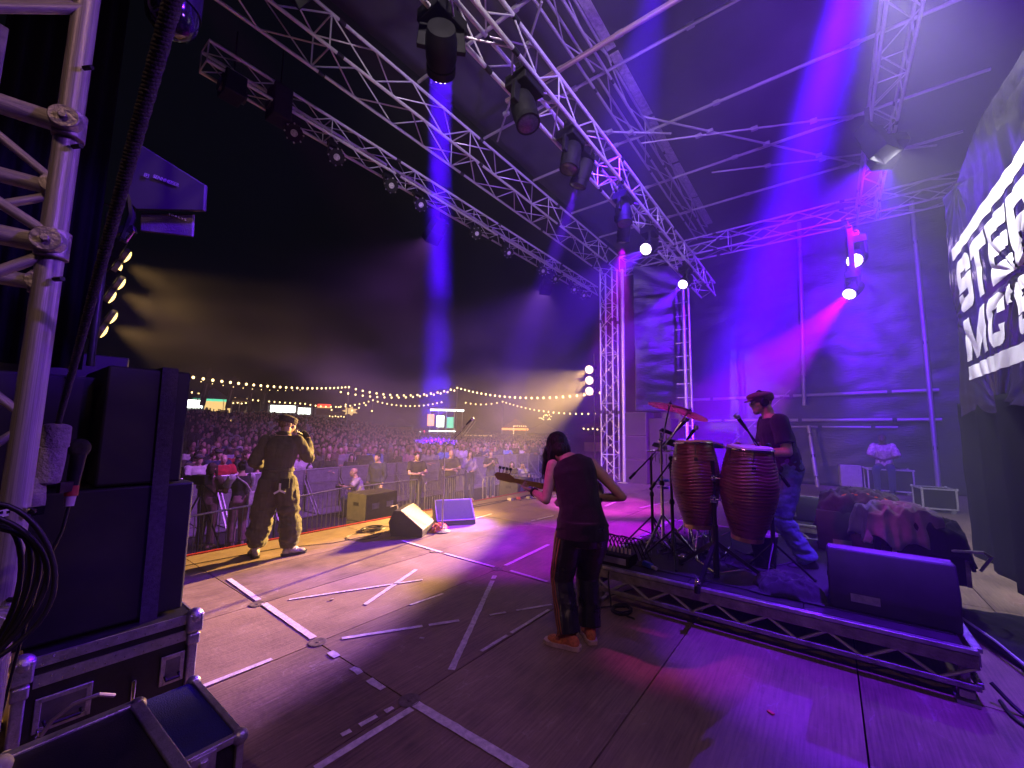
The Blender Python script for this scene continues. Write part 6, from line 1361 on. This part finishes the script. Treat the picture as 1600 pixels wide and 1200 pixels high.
# crouching bald photographer
def croucher():
    t = thing('person', 'bald photographer in a lilac T-shirt kneeling in the pit with a black camera', 'person', (6.62, 10.3, GZ), R(150-90))
    sp = [((0, -.1, .42), .13, .1), ((0, -.1, .52), .17, .125), ((0, -.05, .66), .15, .12), ((0, .0, .8), .16, .12), ((0, .04, .92), .178, .122), ((0, .06, 1.01), .172, .092), ((0, .075, 1.065), .105, .066), ((0, .085, 1.1), .062, .058)]
    hc = V((0, .14, 1.21)); b = MB(); torso(b, sp); headshape(b, hc, (.1, 1, -.1)); limb(b, [(0, .08, 1.06), hc-V((0, .03, .05))], [.06, .058])
    arms = [((.2, .06, 1.01), (.29, .2, .8), (.1, .36, .82)), ((-.2, .06, 1.01), (-.28, .22, .82), (-.08, .38, .86))]
    for a in arms: limb(b, a, [.058, .045, .03]); hand(b, a[2], (-.5 if a[0][0] > 0 else .5, .6, 0), (0, -.2, .9), .8, 1.05, 1 if a[0][0] > 0 else -1)
    legs = [((.1, -.1, .5), (.17, .35, .5), (.16, .3, .09)), ((-.1, -.1, .5), (-.15, .12, .09), (-.14, -.33, .1))]
    for l in legs: limb(b, l, [.095, .06, .042])
    part('body', remesh(b, .011, 2), SK1, t)
    g = MB(); torso(g, sp, .024, 1, 7)
    for a in arms: s_, e = V(a[0]), V(a[1]); sleeve(g, [s_, s_.lerp(e, .4), s_.lerp(e, .7)], [.084, .083, .082])
    me = remesh(g, .012, 2); wrinkle(me, .012, (8, 8, 9)); part('tshirt', me, CLOTHS['lilac'], t)
    g = MB(); torso(g, sp, .018, 0, 2)
    for l in legs: sleeve(g, [V(q) for q in l], [.115, .085, .075])
    part('trousers', remesh(g, .012, 2), CLOTHS['navy'], t)
    for l, d in zip(legs, ((0, 1, 0), (0, 1, -.4))): s_ = MB(); shoe(s_, (l[2][0], l[2][1], .09), d); part('shoe', remesh(s_, .011, 1), pm('dark_trainer', (.04, .035, .045), .6), t)
    MB().tube([(.08, .0, 1.1), (.14, .16, .98), (.0, .2, .8)], .016, 6).tube([(-.08, .0, 1.1), (-.14, .16, .98), (0, .2, .8)], .016, 6).build('strap', BLACKM, t)
    c = thing('camera', 'black camera held by the kneeling bald photographer', 'camera'); c.matrix_basis = Mx.Translation(t.location) @ Mx.Rotation(R(60), 4, 'Z')
    MB().box((0, .4, .86), (.14, .08, .1)).build('body', BLACK, c, bevel=.01); MB().cyl((0, .43, .86), (0, .58, .86), .04, .045, 16).build('lens', BLACKM, c)
    bg__ = thing('camera_bag', 'black camera bag slung at the kneeling photographer back', 'bag'); bg__.matrix_basis = c.matrix_basis.copy()
    m = MB(); m.box((.12, -.2, .78), (.3, .16, .24), rotz(.3)); me = remesh(m, .014, 5); part('bag', me, CLOTHS['black'], bg__)
croucher()
tc_ = thing('tripod_camera', 'video camera with hood on a tall tripod in the pit beside the speaker stack', 'video camera', (2.72, 9.3, GZ), 0, None, True); q = V((2.72, 9.3, GZ))
for a in (.3, 2.4, 4.5): d = V((math.cos(a), math.sin(a), 0)); strut('leg', q+V((0, 0, 1.2)), q+d*.5, .016, BLACKM, tc_); strut('leg_stay', q+d*.2+V((0, 0, .7)), q+V((0, 0, .55)), .008, BLACKM, tc_)
MB().cyl(q+V((0, 0, 1.15)), q+V((0, 0, 1.34)), .05, n=14).build('head', BLACKM, tc_); MB().box(q+V((0, .02, 1.43)), (.16, .4, .17), rotz(.3), .9).build('body', BLACK, tc_, bevel=.015); MB().cyl(q+V((-.05, .2, 1.43)), q+V((-.12, .42, 1.43)), .055, .07, 16).build('lens_hood', BLACKM, tc_); MB().tube([q+V((0, -.1, 1.36)), q+V((.1, -.4, 1.2))], .012).build('pan_handle', BLACKM, tc_); MB().box(q+V((.1, -.12, 1.5)), (.03, .14, .1)).build('viewfinder', BLACK, tc_)
# standing rows
def gz2(x, y):
    if y < 14: return GZ-.1+.1*max(0, min(1, (14-y)/1.5))
    q = x/max(y, 1); s_ = min(1, max(0, (1.0-q)/.6)); s_ = s_*s_*(3-2*s_)
    return GZ-.1+.058*s_*(y-14)
rn = random.Random(17); cnt = 0; TOPS = ['black']*5+['charcoal']*4+['grey', 'grey', 'olive', 'brown', 'navy', 'navy', 'white', 'lilac', 'blue', 'pink', 'red']
DESC = ['short haired person leaning forward', 'long haired person standing', 'bald person leaning forward', 'long haired person, hand at face,', 'short haired person standing', 'person with tied up hair clapping', 'person with one arm raised', 'capped person, hands at face,', 'stout capped person leaning forward', 'long haired person leaning forward']
y = 12.95; row = 0
while cnt < 276:
    x = y*.275+rn.random()*.3; xm = min(y*1.62, y*.275+16+row*3.0)
    while x < xm and cnt < 276:
        k = rn.choice((0, 1, 1, 2, 3, 4, 4, 5, 6 if rn.random() < .35 else 4, 8, 9)) if row > 0 else rn.choice((1, 4, 4, 3, 5, 8))
        tp = rn.choice(TOPS); xx, yy = x+rn.uniform(-.12, .12), y+rn.uniform(-.2, .2)
        place(TPL[k], xx, yy, gz2(xx, yy), face_stage(xx, yy)+rn.uniform(-.4, .4), rn.uniform(.92, 1.07), tp, HAIRS[rn.randrange(5)], SKS[rn.randrange(5)], '%s in a %s top in the crowd' % (DESC[k], tp), 'crowd: %s in %s tops' % (DESC[k].replace('person', 'people'), tp))
        cnt += 1; x += rn.uniform(.4, .58)
    y += .64; row += 1
for t in TPL:
    for ch in list(t.children): bpy.data.objects.remove(ch)
    bpy.data.objects.remove(t)
# the far crowd as one mass
mm = MB(); crow_m = [CLOTHS[n] for n in ('black', 'charcoal', 'navy', 'brown', 'grey', 'white')]+[SK1, HB, HBR]
def far_person(x, y, z, h, rz):
    ro = rotz(rz); P = lambda a, b, c: V((x, y, z))+ro @ V((a*h, b*h, c*h))
    mm.cur = rn.choice((0, 0, 0, 1, 1, 2, 3, 4, 5))
    ring = lambda c, rx, ry, n=7: [P(rx*math.cos(2*math.pi*i/n), ry*math.sin(2*math.pi*i/n)+.0, c) for i in range(n)]
    mm.loft([ring(.75, .17, .12), ring(1.1, .16, .11), ring(1.38, .22, .12), ring(1.47, .12, .08), ring(1.52, .06, .06)])
    if rn.random() < .6:
        for sx in (-1, 1): mm.loft([[P(.22*sx+.045*math.cos(a), .03+.045*math.sin(a), 1.42) for a in (0, 1.57, 3.14, 4.71)], [P(.25*sx+.04*math.cos(a), .08+.04*math.sin(a), 1.12) for a in (0, 1.57, 3.14, 4.71)], [P(.1*sx+.03*math.cos(a), .28+.03*math.sin(a), 1.15) for a in (0, 1.57, 3.14, 4.71)]])
    mm.cur = 6; mm.ball(P(0, .03, 1.62), (.072*h, .09*h, .115*h), 7, 5, ro)
    mm.cur = rn.choice((7, 7, 8)); mm.ball(P(0, -.015, 1.66), (.08*h, .09*h, .1*h), 7, 5, ro)
y0_ = y; n = 0
while y < 68:
    st = .5+.012*(y-18); x = y*.26+rn.random(); 
    while x < y*1.75:
        xx, yy = x+rn.uniform(-.2, .2), y+rn.uniform(-.25, .25)
        if rn.random() < (.96 if y < 40 else .75): far_person(xx, yy, gz2(xx, yy), rn.uniform(.9, 1.07), face_stage(xx, yy)+rn.uniform(-.4, .4)); n += 1
        x += st*rn.uniform(.8, 1.25)
    y += .8+.022*(y-18)
far = mm.build('crowd', crow_m, None, 'all'); meta(far, 'deep dark mass of the audience filling the field beyond the nearer rows', 'crowd', kind='stuff')
# sloping field under the crowd
m = MB(); GX, GY = 46, 30
for j in range(GY+1):
    for i in range(GX+1):
        yy = 12.4+j*(150-12.4)/GY*(.35+.65*j/GY); xx = -60+i*260/GX; m.v.append((xx, yy, gz2(xx, min(yy, 85))-.005))
m.f = [(j*(GX+1)+i, j*(GX+1)+i+1, (j+1)*(GX+1)+i+1, (j+1)*(GX+1)+i) for j in range(GY) for i in range(GX)]; m.mi = [0]*len(m.f)
o = m.build('field', GRASS, None, 'all'); meta(o, kind='structure')
bpy.data.objects.remove(bpy.data.objects['ground'])
g = MB().box((5, 60, GZ-.4), (290, 320, .2)).build('ground', GRASS); meta(g, kind='structure')
# seated man by the far wall
def seated():
    t = thing('person', 'dim man in a pale patterned shirt sitting on a wheeled case by the far wall', 'person', (15.62, -1.2, 0), R(172-90))
    z0 = .68; sp = [((0, -.02, z0), .13, .12), ((0, -.05, z0+.1), .17, .125), ((0, -.03, z0+.26), .15, .12), ((0, .02, z0+.4), .16, .12), ((0, .05, z0+.51), .178, .122), ((0, .07, z0+.6), .172, .092), ((0, .085, z0+.655), .105, .066), ((0, .095, z0+.69), .062, .058)]
    hc = V((0, .15, z0+.8)); b = MB(); torso(b, sp); headshape(b, hc, (0, 1, -.35)); limb(b, [(0, .09, z0+.65), hc-V((0, .03, .05))], [.06, .058])
    arms = [((.2, .07, z0+.6), (.28, .14, z0+.33), (.08, .36, z0+.25)), ((-.2, .07, z0+.6), (-.28, .14, z0+.33), (-.06, .36, z0+.25))]
    for a in arms: limb(b, a, [.058, .045, .03]); hand(b, a[2], (-.8 if a[0][0] > 0 else .8, .4, -.2), (0, -.4, -.8), .7, 1.05, 1 if a[0][0] > 0 else -1)
    legs = [((.1, .02, z0+.02), (.16, .46, z0-.02), (.15, .4, .1)), ((-.1, .02, z0+.02), (-.16, .46, z0-.02), (-.15, .42, .1))]
    for l in legs: limb(b, l, [.095, .065, .045])
    part('body', remesh(b, .011, 2), SK3, t)
    g = MB(); torso(g, sp, .03, 0, 7)
    for a in arms: s_, e = V(a[0]), V(a[1]); sleeve(g, [s_, s_.lerp(e, .5), e], [.09, .095, .09])
    me = remesh(g, .012, 2); wrinkle(me, .014, (8, 8, 9)); part('shirt', me, pm('patterned_shirt', (.75, .66, .6), .8, 0, .1, 16, col2=(.25, .14, .16)), t)
    g = MB()
    for l in legs: sleeve(g, [V(q) for q in l], [.12, .085, .07])
    part('trousers', remesh(g, .013, 2), CLOTHS['navy'], t)
    for l in legs: s_ = MB(); shoe(s_, (l[2][0], l[2][1], .09), (0, 1, 0)); part('shoe', remesh(s_, .011, 1), pm('dark_trainer', (.04, .035, .045), .6), t)
    h = MB(); h.ball(hc+V((0, -.03, .05)), (.084, .1, .085), 14, 9); part('hair', remesh(h, .01, 1), HB, t)
seated()

# ================================================================ FESTIVAL GROUND
bulb_me = MB().ball((0, 0, 0), 1, 8, 6).mesh('bulb', 'all'); bulb_me.materials.append(BULB)
def festoon(label, p0, p1, sag, step, r):
    p0, p1 = V(p0), V(p1); t = thing('festoon_string', label, 'light string', p0, 0, 'festoon light strings over the field', True); L_ = (p1-p0).length; n = int(L_/step)
    f = lambda u: p0.lerp(p1, u)-V((0, 0, sag*3.3*u*(1-u)))
    MB().tube([f(i/24) for i in range(25)], .018, 4).build('wire', BLACKM, t)
    for i in range(n+1): inst('bulb', bulb_me, t, f(i/n)-V((0, 0, r*1.2)), None, (r*.78, r*.78, r*.9))
festoon('upper bulb string from the near side to the first pole', (7.43, 32.75, 4.87), (26.4, 44.1, 6.33), .55, .78, .11)
festoon('upper bulb string between the first and second poles', (26.4, 44.1, 6.33), (35.5, 35.5, 6.64), 1.15, .78, .13)
festoon('second upper bulb string hanging under the first between the same poles', (25.6, 44.4, 5.7), (35.3, 35.8, 6.3), .9, .8, .12)
festoon('upper bulb string from the second pole to the far blinders', (35.5, 35.5, 6.64), (31.3, 14.8, 4.84), .95, .8, .12)
festoon('lower bulb string over the green tent', (18.0, 71.6, 6.34), (33.2, 68.2, 5.4), .3, .72, .13)
festoon('lower bulb string dipping behind the first pole', (33.2, 68.2, 5.4), (44.7, 66.4, 6.69), 1.0, .8, .14)
festoon('lower bulb string ending at the fairground ride', (44.7, 66.4, 6.69), (55.2, 59.4, 6.78), 1.1, .8, .15)
festoon('far bulb string right of the fairground ride', (58, 55.6, 6.73), (57.7, 46.2, 6.67), .5, 1.2, .14)
festoon('farthest bulb string ending at the far tower', (57.7, 46.2, 6.67), (48.3, 22.6, 3.9), .9, 1.25, .13)
festoon('faint bunting string above the green tent', (16.8, 61, 6.9), (33, 67.5, 7.6), .6, 1.4, .06)
for (x, y, z), n in (((26.4, 44.1, 6.4), 'first festoon pole, standing between the green tent and the ride'), ((35.5, 35.5, 6.7), 'second festoon pole, behind the fairground ride roof'), ((44.7, 66.4, 6.75), 'third festoon pole, far behind the first'), ((57.7, 46.2, 6.7), 'fourth festoon pole, right of the ride')):
    t = thing('festoon_pole', n, 'pole', (x, y, 0), 0, None, True); strut('tube', (x, y, gz2(x, y)), (x, y, z), .05, ALUW, t); MB().lathe([(.3, 0), (.3, .1), (.06, .16)], (x, y, gz2(x, y)), None, 14).build('base', BLACKM, t)
def glow(name, c, s): return pm(name, (.5, .5, .5), .5, emis=c, estr=s)
GW, GY_, GG, GO, GR_ = glow('white_tube_glow', (.9, 1, .85), 5), glow('amber_panel_glow', (1, .62, .2), 1.1), glow('green_edge_glow', (.15, .9, .5), 1.1), glow('orange_panel_glow', (1, .4, .08), 2), glow('red_sign_glow', (1, .05, .02), 2.5)  # amber, green, orange also stand for lamp light on stall walls and valances
CANV = pm('tent_canvas', (.55, .58, .55), .8, 0, .12, 2); TAN = pm('umbrella_canvas', (.45, .33, .2), .85, 0, .15, 3)
def look(x, y): return math.atan2(-y, -x)+math.pi/2      # local -y faces the stage
def gazebo(label, x, y, w, h, canvas, front, lit, counter=True):
    z = gz2(x, y); t = thing('gazebo', label, 'tent', (x, y, z), look(x, y)); e = h*.62
    n = 4; m = MB(); a = w/2; top = V((0, 0, h)); m.add([(-a, -a, e), (a, -a, e), (a, a, e), (-a, a, e), (-a*.35, -a*.35, h*.86), (a*.35, -a*.35, h*.86), (a*.35, a*.35, h*.86), (-a*.35, a*.35, h*.86), tuple(top)], [(0, 1, 5, 4), (1, 2, 6, 5), (2, 3, 7, 6), (3, 0, 4, 7), (4, 5, 8), (5, 6, 8), (6, 7, 8), (7, 4, 8)]); o = m.build('canopy', canvas, t); sd = o.modifiers.new('t', 'SOLIDIFY'); sd.thickness = .03
    m = MB(); k = 12; m.add([(-a+w*i/k, -a-.01, z_+(.05*(i % 2)) if z_ < e else z_) for z_ in (e-.35, e) for i in range(k+1)], [(i, i+1, k+2+i, k+1+i) for i in range(k)]); o = m.build('valance', front, t); sd = o.modifiers.new('t', 'SOLIDIFY'); sd.thickness = .02
    for sx in (-1, 1):
        for sy in (-1, 1): strut('leg', (sx*a, sy*a, 0), (sx*a, sy*a, e), .04, ALU, t)
    slab('back_wall', (0, a, e/2), (w, .04, e), lit, t); slab('counter', (0, -a+.3, .5), (w-.2, .5, 1.0), TAN, t)
    for i in range(4): slab('shelf_box', (-w*.3+w*.2*i, a-.3, 1.1+.2*(i % 2)), (w*.12, .3, .35), (GY_, TAN, GY_, TAN)[i], t)  # amber boxes glow in place of lamp light inside the stall
    slab('light_tube', (0, -a+.15, e-.12), (w*.5, .08, .16), GW, t)
gazebo('green edged white gazebo stall with a bright strip light and glowing amber back wall', 21.26, 71.3, 4.6, 4.6, CANV, GG, GY_)
gazebo('dim grey gazebo roof to the side of the ride', 44.3, 57.7, 4.2, 3.4, pm('grey_canvas', (.25, .25, .26), .8), pm('grey_canvas', (.25, .25, .26), .8), TAN)
gazebo('amber lit food stall between the ride and the lit frame', 45.0, 40.5, 3.9, 2.7, pm('brown_canvas', (.2, .12, .07), .8), GY_, GO)
gazebo('orange roofed stall over the crowd behind the lit frame', 56.2, 42.2, 4.4, 4.4, pm('orange_canvas', (.6, .25, .1), .8), GO, TAN)
gazebo('pale tent dotted with small lights near the bassist hair', 52.4, 34.1, 5.0, 3.6, pm('pale_tent', (.4, .36, .33), .8), pm('pale_tent', (.4, .36, .33), .8), TAN)
def parasol(label, x, y, w, h, lit):
    z = gz2(x, y); t = thing('parasol', label, 'parasol', (x, y, z), look(x, y)); m = MB(); m.lathe([(w/2, h-.55), (w/2, h-.45), (w*.42, h-.25), (w*.2, h-.05), (0, h)], n=16); m.build('canopy', TAN, t); strut('pole', (0, 0, 0), (0, 0, h), .05, ALUW, t); slab('counter', (0, .8, .55), (w*.8, .5, 1.1), lit, t)
    for i in range(6): inst('bulb', bulb_me, t, (-w*.42+w*.17*i, -.2, h-.75-.08*(i % 2)), None, (.09, .09, .09))
parasol('tan parasol with bulbs under it beside the green edged gazebo', 22.9, 66, 2.9, 3.4, GY_)  # counter glows in place of lamp light under the canopy
parasol('wide tan parasol just behind the far blinder column', 46.1, 22.5, 3.2, 3.5, TAN)
parasol('low cream parasol beneath the star shaped sign', 37.6, 66, 2.6, 2.6, TAN)
def flag(label, x, y, h, rz):
    z = gz2(x, y); t = thing('feather_flag', label, 'flag', (x, y, z), look(x, y)+rz, 'feather flags by the green edged gazebo'); strut('pole', (0, 0, 0), (0, 0, h*.55), .035, ALUW, t); pr = [(0, h*.3), (.62, h*.3), (.68, h*.8), (.58, h*.95), (.4, h), (.2, h*.97), (.03, h*.85)]
    MB().prism(pr, .03, lambda u, v, k: V((u+v*.1, k, v))).build('cloth', pm('flag_cloth', (.2, .18, .15), .85), t); MB().prism([(.26, h*.45), (.4, h*.45), (.42, h*.7), (.28, h*.7)], .02, lambda u, v, k: V((u+v*.1, -.03+k, v))).build('print', pm('flag_print', (.5, .46, .4), .85), t)
for (x, y, h, rz), n in zip(((16.9, 62, 7.0, .3), (20.3, 63.9, 6.3, .1), (23.2, 64.2, 5.9, .9), (25.2, 64.9, 6.1, .9)), ('first feather flag, next to the speaker stack edge', 'feather flag standing just right of the green edged gazebo', 'leaning feather flag, the nearer of two together', 'leaning feather flag closest to the singer cap')): flag(n, x, y, h, rz)
def van(label, x, y, w, h, lit, sign=None):
    z = gz2(x, y); t = thing('food_van', label, 'van', (x, y, z), look(x, y)); slab('body', (0, .9, h/2+.3), (w, 1.8, h), pm('van_white', (.5, .5, .48), .5), t); slab('serving_hatch', (0, -.02, h*.72+.3), (w*.8, .06, h*.42), lit, t)
    o = slab('awning', (0, -.45, h+.2), (w*.86, .9, .05), CANV, t, rotx(.2))
    for sx in (-1, 1): MB().cyl((sx*w*.32, -.02, .32), (sx*w*.32, .2, .32), .32, n=16).build('wheel', RUBBER, t)
    if sign: slab('sign', (0, -.05, h+.75), (w*.7, .1, .5), sign, t); slab('sign_edge', (0, -.06, h+.42), (w*.72, .1, .16), GY_, t)
van('white van with a dazzling lit hatch behind the singer cap', 29.4, 67.3, 4.2, 2.5, GW)
van('second small van showing a bright white strip past the singer cap', 32.2, 67.2, 3.2, 2.4, GW)
van('food van with a glowing red and yellow roof sign', 39.0, 72.9, 3.2, 2.6, TAN, GR_)
van('bright lamp strip on a van at the speaker stack edge', 17.9, 67.5, 2.6, 2.6, GW)
t = thing('star_sign', 'small glowing amber crown shaped sign among the stalls', 'sign', (40.2, 66.3, gz2(40, 66)), look(40.2, 66.3)); strut('pole', (0, 0, 0), (0, 0, 2.6), .05, ALUW, t)
pr = []
for i in range(14): a = math.pi*2*i/14; k = 1.15 if i % 2 else .65; pr.append((k*math.cos(a)*1.2, 3.1+k*.75*math.sin(a)))
MB().prism(pr, .12, lambda u, v, k: V((u, k, v))).build('star', GY_, t)
for i in range(7): inst('bulb', bulb_me, t, (-3+1.1*i, 0, 3.2+.5*(i % 3)), None, (.12, .12, .12))
# fairground ride
x, y = 40.6, 42.9; z = gz2(x, y); rd = thing('fairground_ride', 'brightly lit two storey fairground ride with a white roof tube and coloured panels', 'fairground ride', (x, y, z), look(x, y))
slab('deck', (0, 0, 1.2), (5, 2.5, .25), pm('ride_red', (.4, .06, .03), .5), rd); slab('roof_tube', (0.3, -1.2, 5.0), (4.6, .25, .22), GW, rd); slab('roof', (.3, 0, 5.2), (4.8, 2.8, .12), pm('ride_red', (.4, .06, .03), .5), rd)
for i in range(5): strut('post', (-2+1.1*i, -1.1, 1.2), (-2+1.1*i, -1.1, 5.1), .06, ALU, rd)
for (px_, w_, h_, zc, m_) in ((-1.9, .9, 1.6, 3.6, GO), (-.6, 1.05, 1.6, 3.45, glow('white_panel_glow', (.85, 1, .8), 3)), (.75, .9, 1.5, 3.3, GG), (-1.6, .5, 1.2, .7, GY_), (0, 1.4, .8, .8, glow('yellow_panel_glow', (1, .75, .15), 1.6)), (1.1, 1.0, .8, .9, glow('lime_panel_glow', (.5, .8, .15), 1.2))): slab('panel', (px_, -1.15, zc), (w_, .12, h_), m_, rd)
slab('edge_light', (-.3, -1.3, 2.1), (3.6, .1, .12), GW, rd)
for a, m_ in ((.5, GR_), (.8, glow('blue_tube_glow', (.15, .25, 1), 1.2)), (1.1, GW), (1.4, GR_), (.2, glow('blue_tube_glow', (.15, .25, 1), 1.2))): d = V((-math.cos(a), 0, math.sin(a))); strut('neon_ray', V((-2.4, -1, .2))+d*.2, V((-2.4, -1, .2))+d*2.0, .07, m_, rd)
for k in (0, .4): strut('ramp', (1.6+k, -1.2, .4), (3.9+k, -1.0, 3.6), .07, ALU, rd)
t = thing('lit_frame', 'square frame traced in small white lights above the crowd', 'light frame', (47.1, 34.5, gz2(47, 34.5)), look(47.1, 34.5))
for p, q in (((-.9, 0, 0), (-.9, 0, 3)), ((.9, 0, 0), (.9, 0, 3)), ((-.9, 0, 3), (.9, 0, 3))): strut('bar', p, q, .05, ALUW, t)
for i in range(9): inst('bulb', bulb_me, t, (-.9, -.08, .4+.32*i), None, (.06, .06, .06))
for i in range(6): inst('bulb', bulb_me, t, (-.7+.3*i, -.08, 3.0), None, (.06, .06, .06))
t = thing('twinkle_lights', 'cluster of tiny lights over the pale tent', 'light string', (51.8, 33.6, 3.3), 0, None, True)
for i in range(16): inst('bulb', bulb_me, t, (51+rn.random()*2.4, 33+rn.random()*1.2, 3.0+rn.random()*.9), None, (.06, .06, .06))
MB().tube([(51, 33, 3.4), (52.2, 33.6, 3.7), (53.4, 34.2, 3.2)], .02, 4).build('wire', BLACKM, t)
# ================================================================ SMOKE AND HAZE
def volmat(name, dens, g=.2, col=(.9, .88, 1)):
    m = bpy.data.materials.new(name); m.use_nodes = True; nt = m.node_tree; nt.nodes.clear()
    o = nt.nodes.new('ShaderNodeOutputMaterial'); v = nt.nodes.new('ShaderNodeVolumePrincipled')
    v.inputs['Color'].default_value = (*col, 1); v.inputs['Density'].default_value = dens; v.inputs['Anisotropy'].default_value = g
    nt.links.new(v.outputs[0], o.inputs['Volume'])
    return m, nt, v
def smoke_box(name, lo, hi, dens, soft, nscale, nlo, nhi, gain=1., g=.2, stretch=(1, 1, 1)):
    """a closed box of drifting stage smoke: noise clouds that thin out towards every side of the box"""
    lo, hi = V(lo), V(hi); ob = MB().box((lo+hi)/2, hi-lo).build(name, BLACK)
    m, nt, v = volmat(name+'_air', dens, g); N_ = nt.nodes.new; L = nt.links.new
    geo = N_('ShaderNodeNewGeometry'); sx = N_('ShaderNodeSeparateXYZ'); L(geo.outputs['Position'], sx.inputs[0]); prev = None
    def mul(a, b):
        q = N_('ShaderNodeMath'); q.operation = 'MULTIPLY'; L(a, q.inputs[0]); L(b, q.inputs[1]); return q.outputs[0]
    for ax in range(3):
        for a, b in ((lo[ax], lo[ax]+soft[ax][0]), (hi[ax], hi[ax]-soft[ax][1])):
            if a == b: continue
            r = N_('ShaderNodeMapRange'); r.interpolation_type = 'SMOOTHSTEP'; r.inputs['From Min'].default_value = a; r.inputs['From Max'].default_value = b
            if a > b: r.inputs['From Min'].default_value = b; r.inputs['From Max'].default_value = a; r.inputs['To Min'].default_value = 1; r.inputs['To Max'].default_value = 0
            L(sx.outputs[ax], r.inputs['Value']); prev = r.outputs[0] if prev is None else mul(prev, r.outputs[0])
    mp = N_('ShaderNodeMapping'); mp.inputs['Scale'].default_value = stretch; L(geo.outputs['Position'], mp.inputs['Vector'])
    n = N_('ShaderNodeTexNoise'); n.inputs['Scale'].default_value = nscale; n.inputs['Detail'].default_value = 3; n.inputs['Roughness'].default_value = .6; L(mp.outputs['Vector'], n.inputs['Vector'])
    r = N_('ShaderNodeMapRange'); r.inputs['From Min'].default_value = nlo; r.inputs['From Max'].default_value = nhi; r.inputs['To Min'].default_value = 1-gain; L(n.outputs['Fac'], r.inputs['Value'])
    d = N_('ShaderNodeMath'); d.operation = 'MULTIPLY'; d.inputs[1].default_value = dens; L(mul(prev, r.outputs[0]), d.inputs[0]); L(d.outputs[0], v.inputs['Density'])
    ob.data.materials.clear(); ob.data.materials.append(m); return meta(ob, kind='stuff')
hz = MB().box((5, 60, 12.5), (300, 330, 31)).build('haze', BLACK)
hz.data.materials.clear(); hz.data.materials.append(volmat('haze_air', .0015)[0]); meta(hz, kind='stuff')
smoke_box('stage_smoke', (.8, -4.3, .03), (16.3, 7.6, 8.35), .04, ((5.5, 0), (0, 5.0), (0, 0)), .4, .34, .68, .75)
smoke_box('crowd_smoke', (.6, 6.6, -.6), (34, 22, 7.0), .068, ((.6, 6), (3.2, 6), (0, 4.6)), .3, .5, .7, 1., stretch=(.6, 1, 1.1))
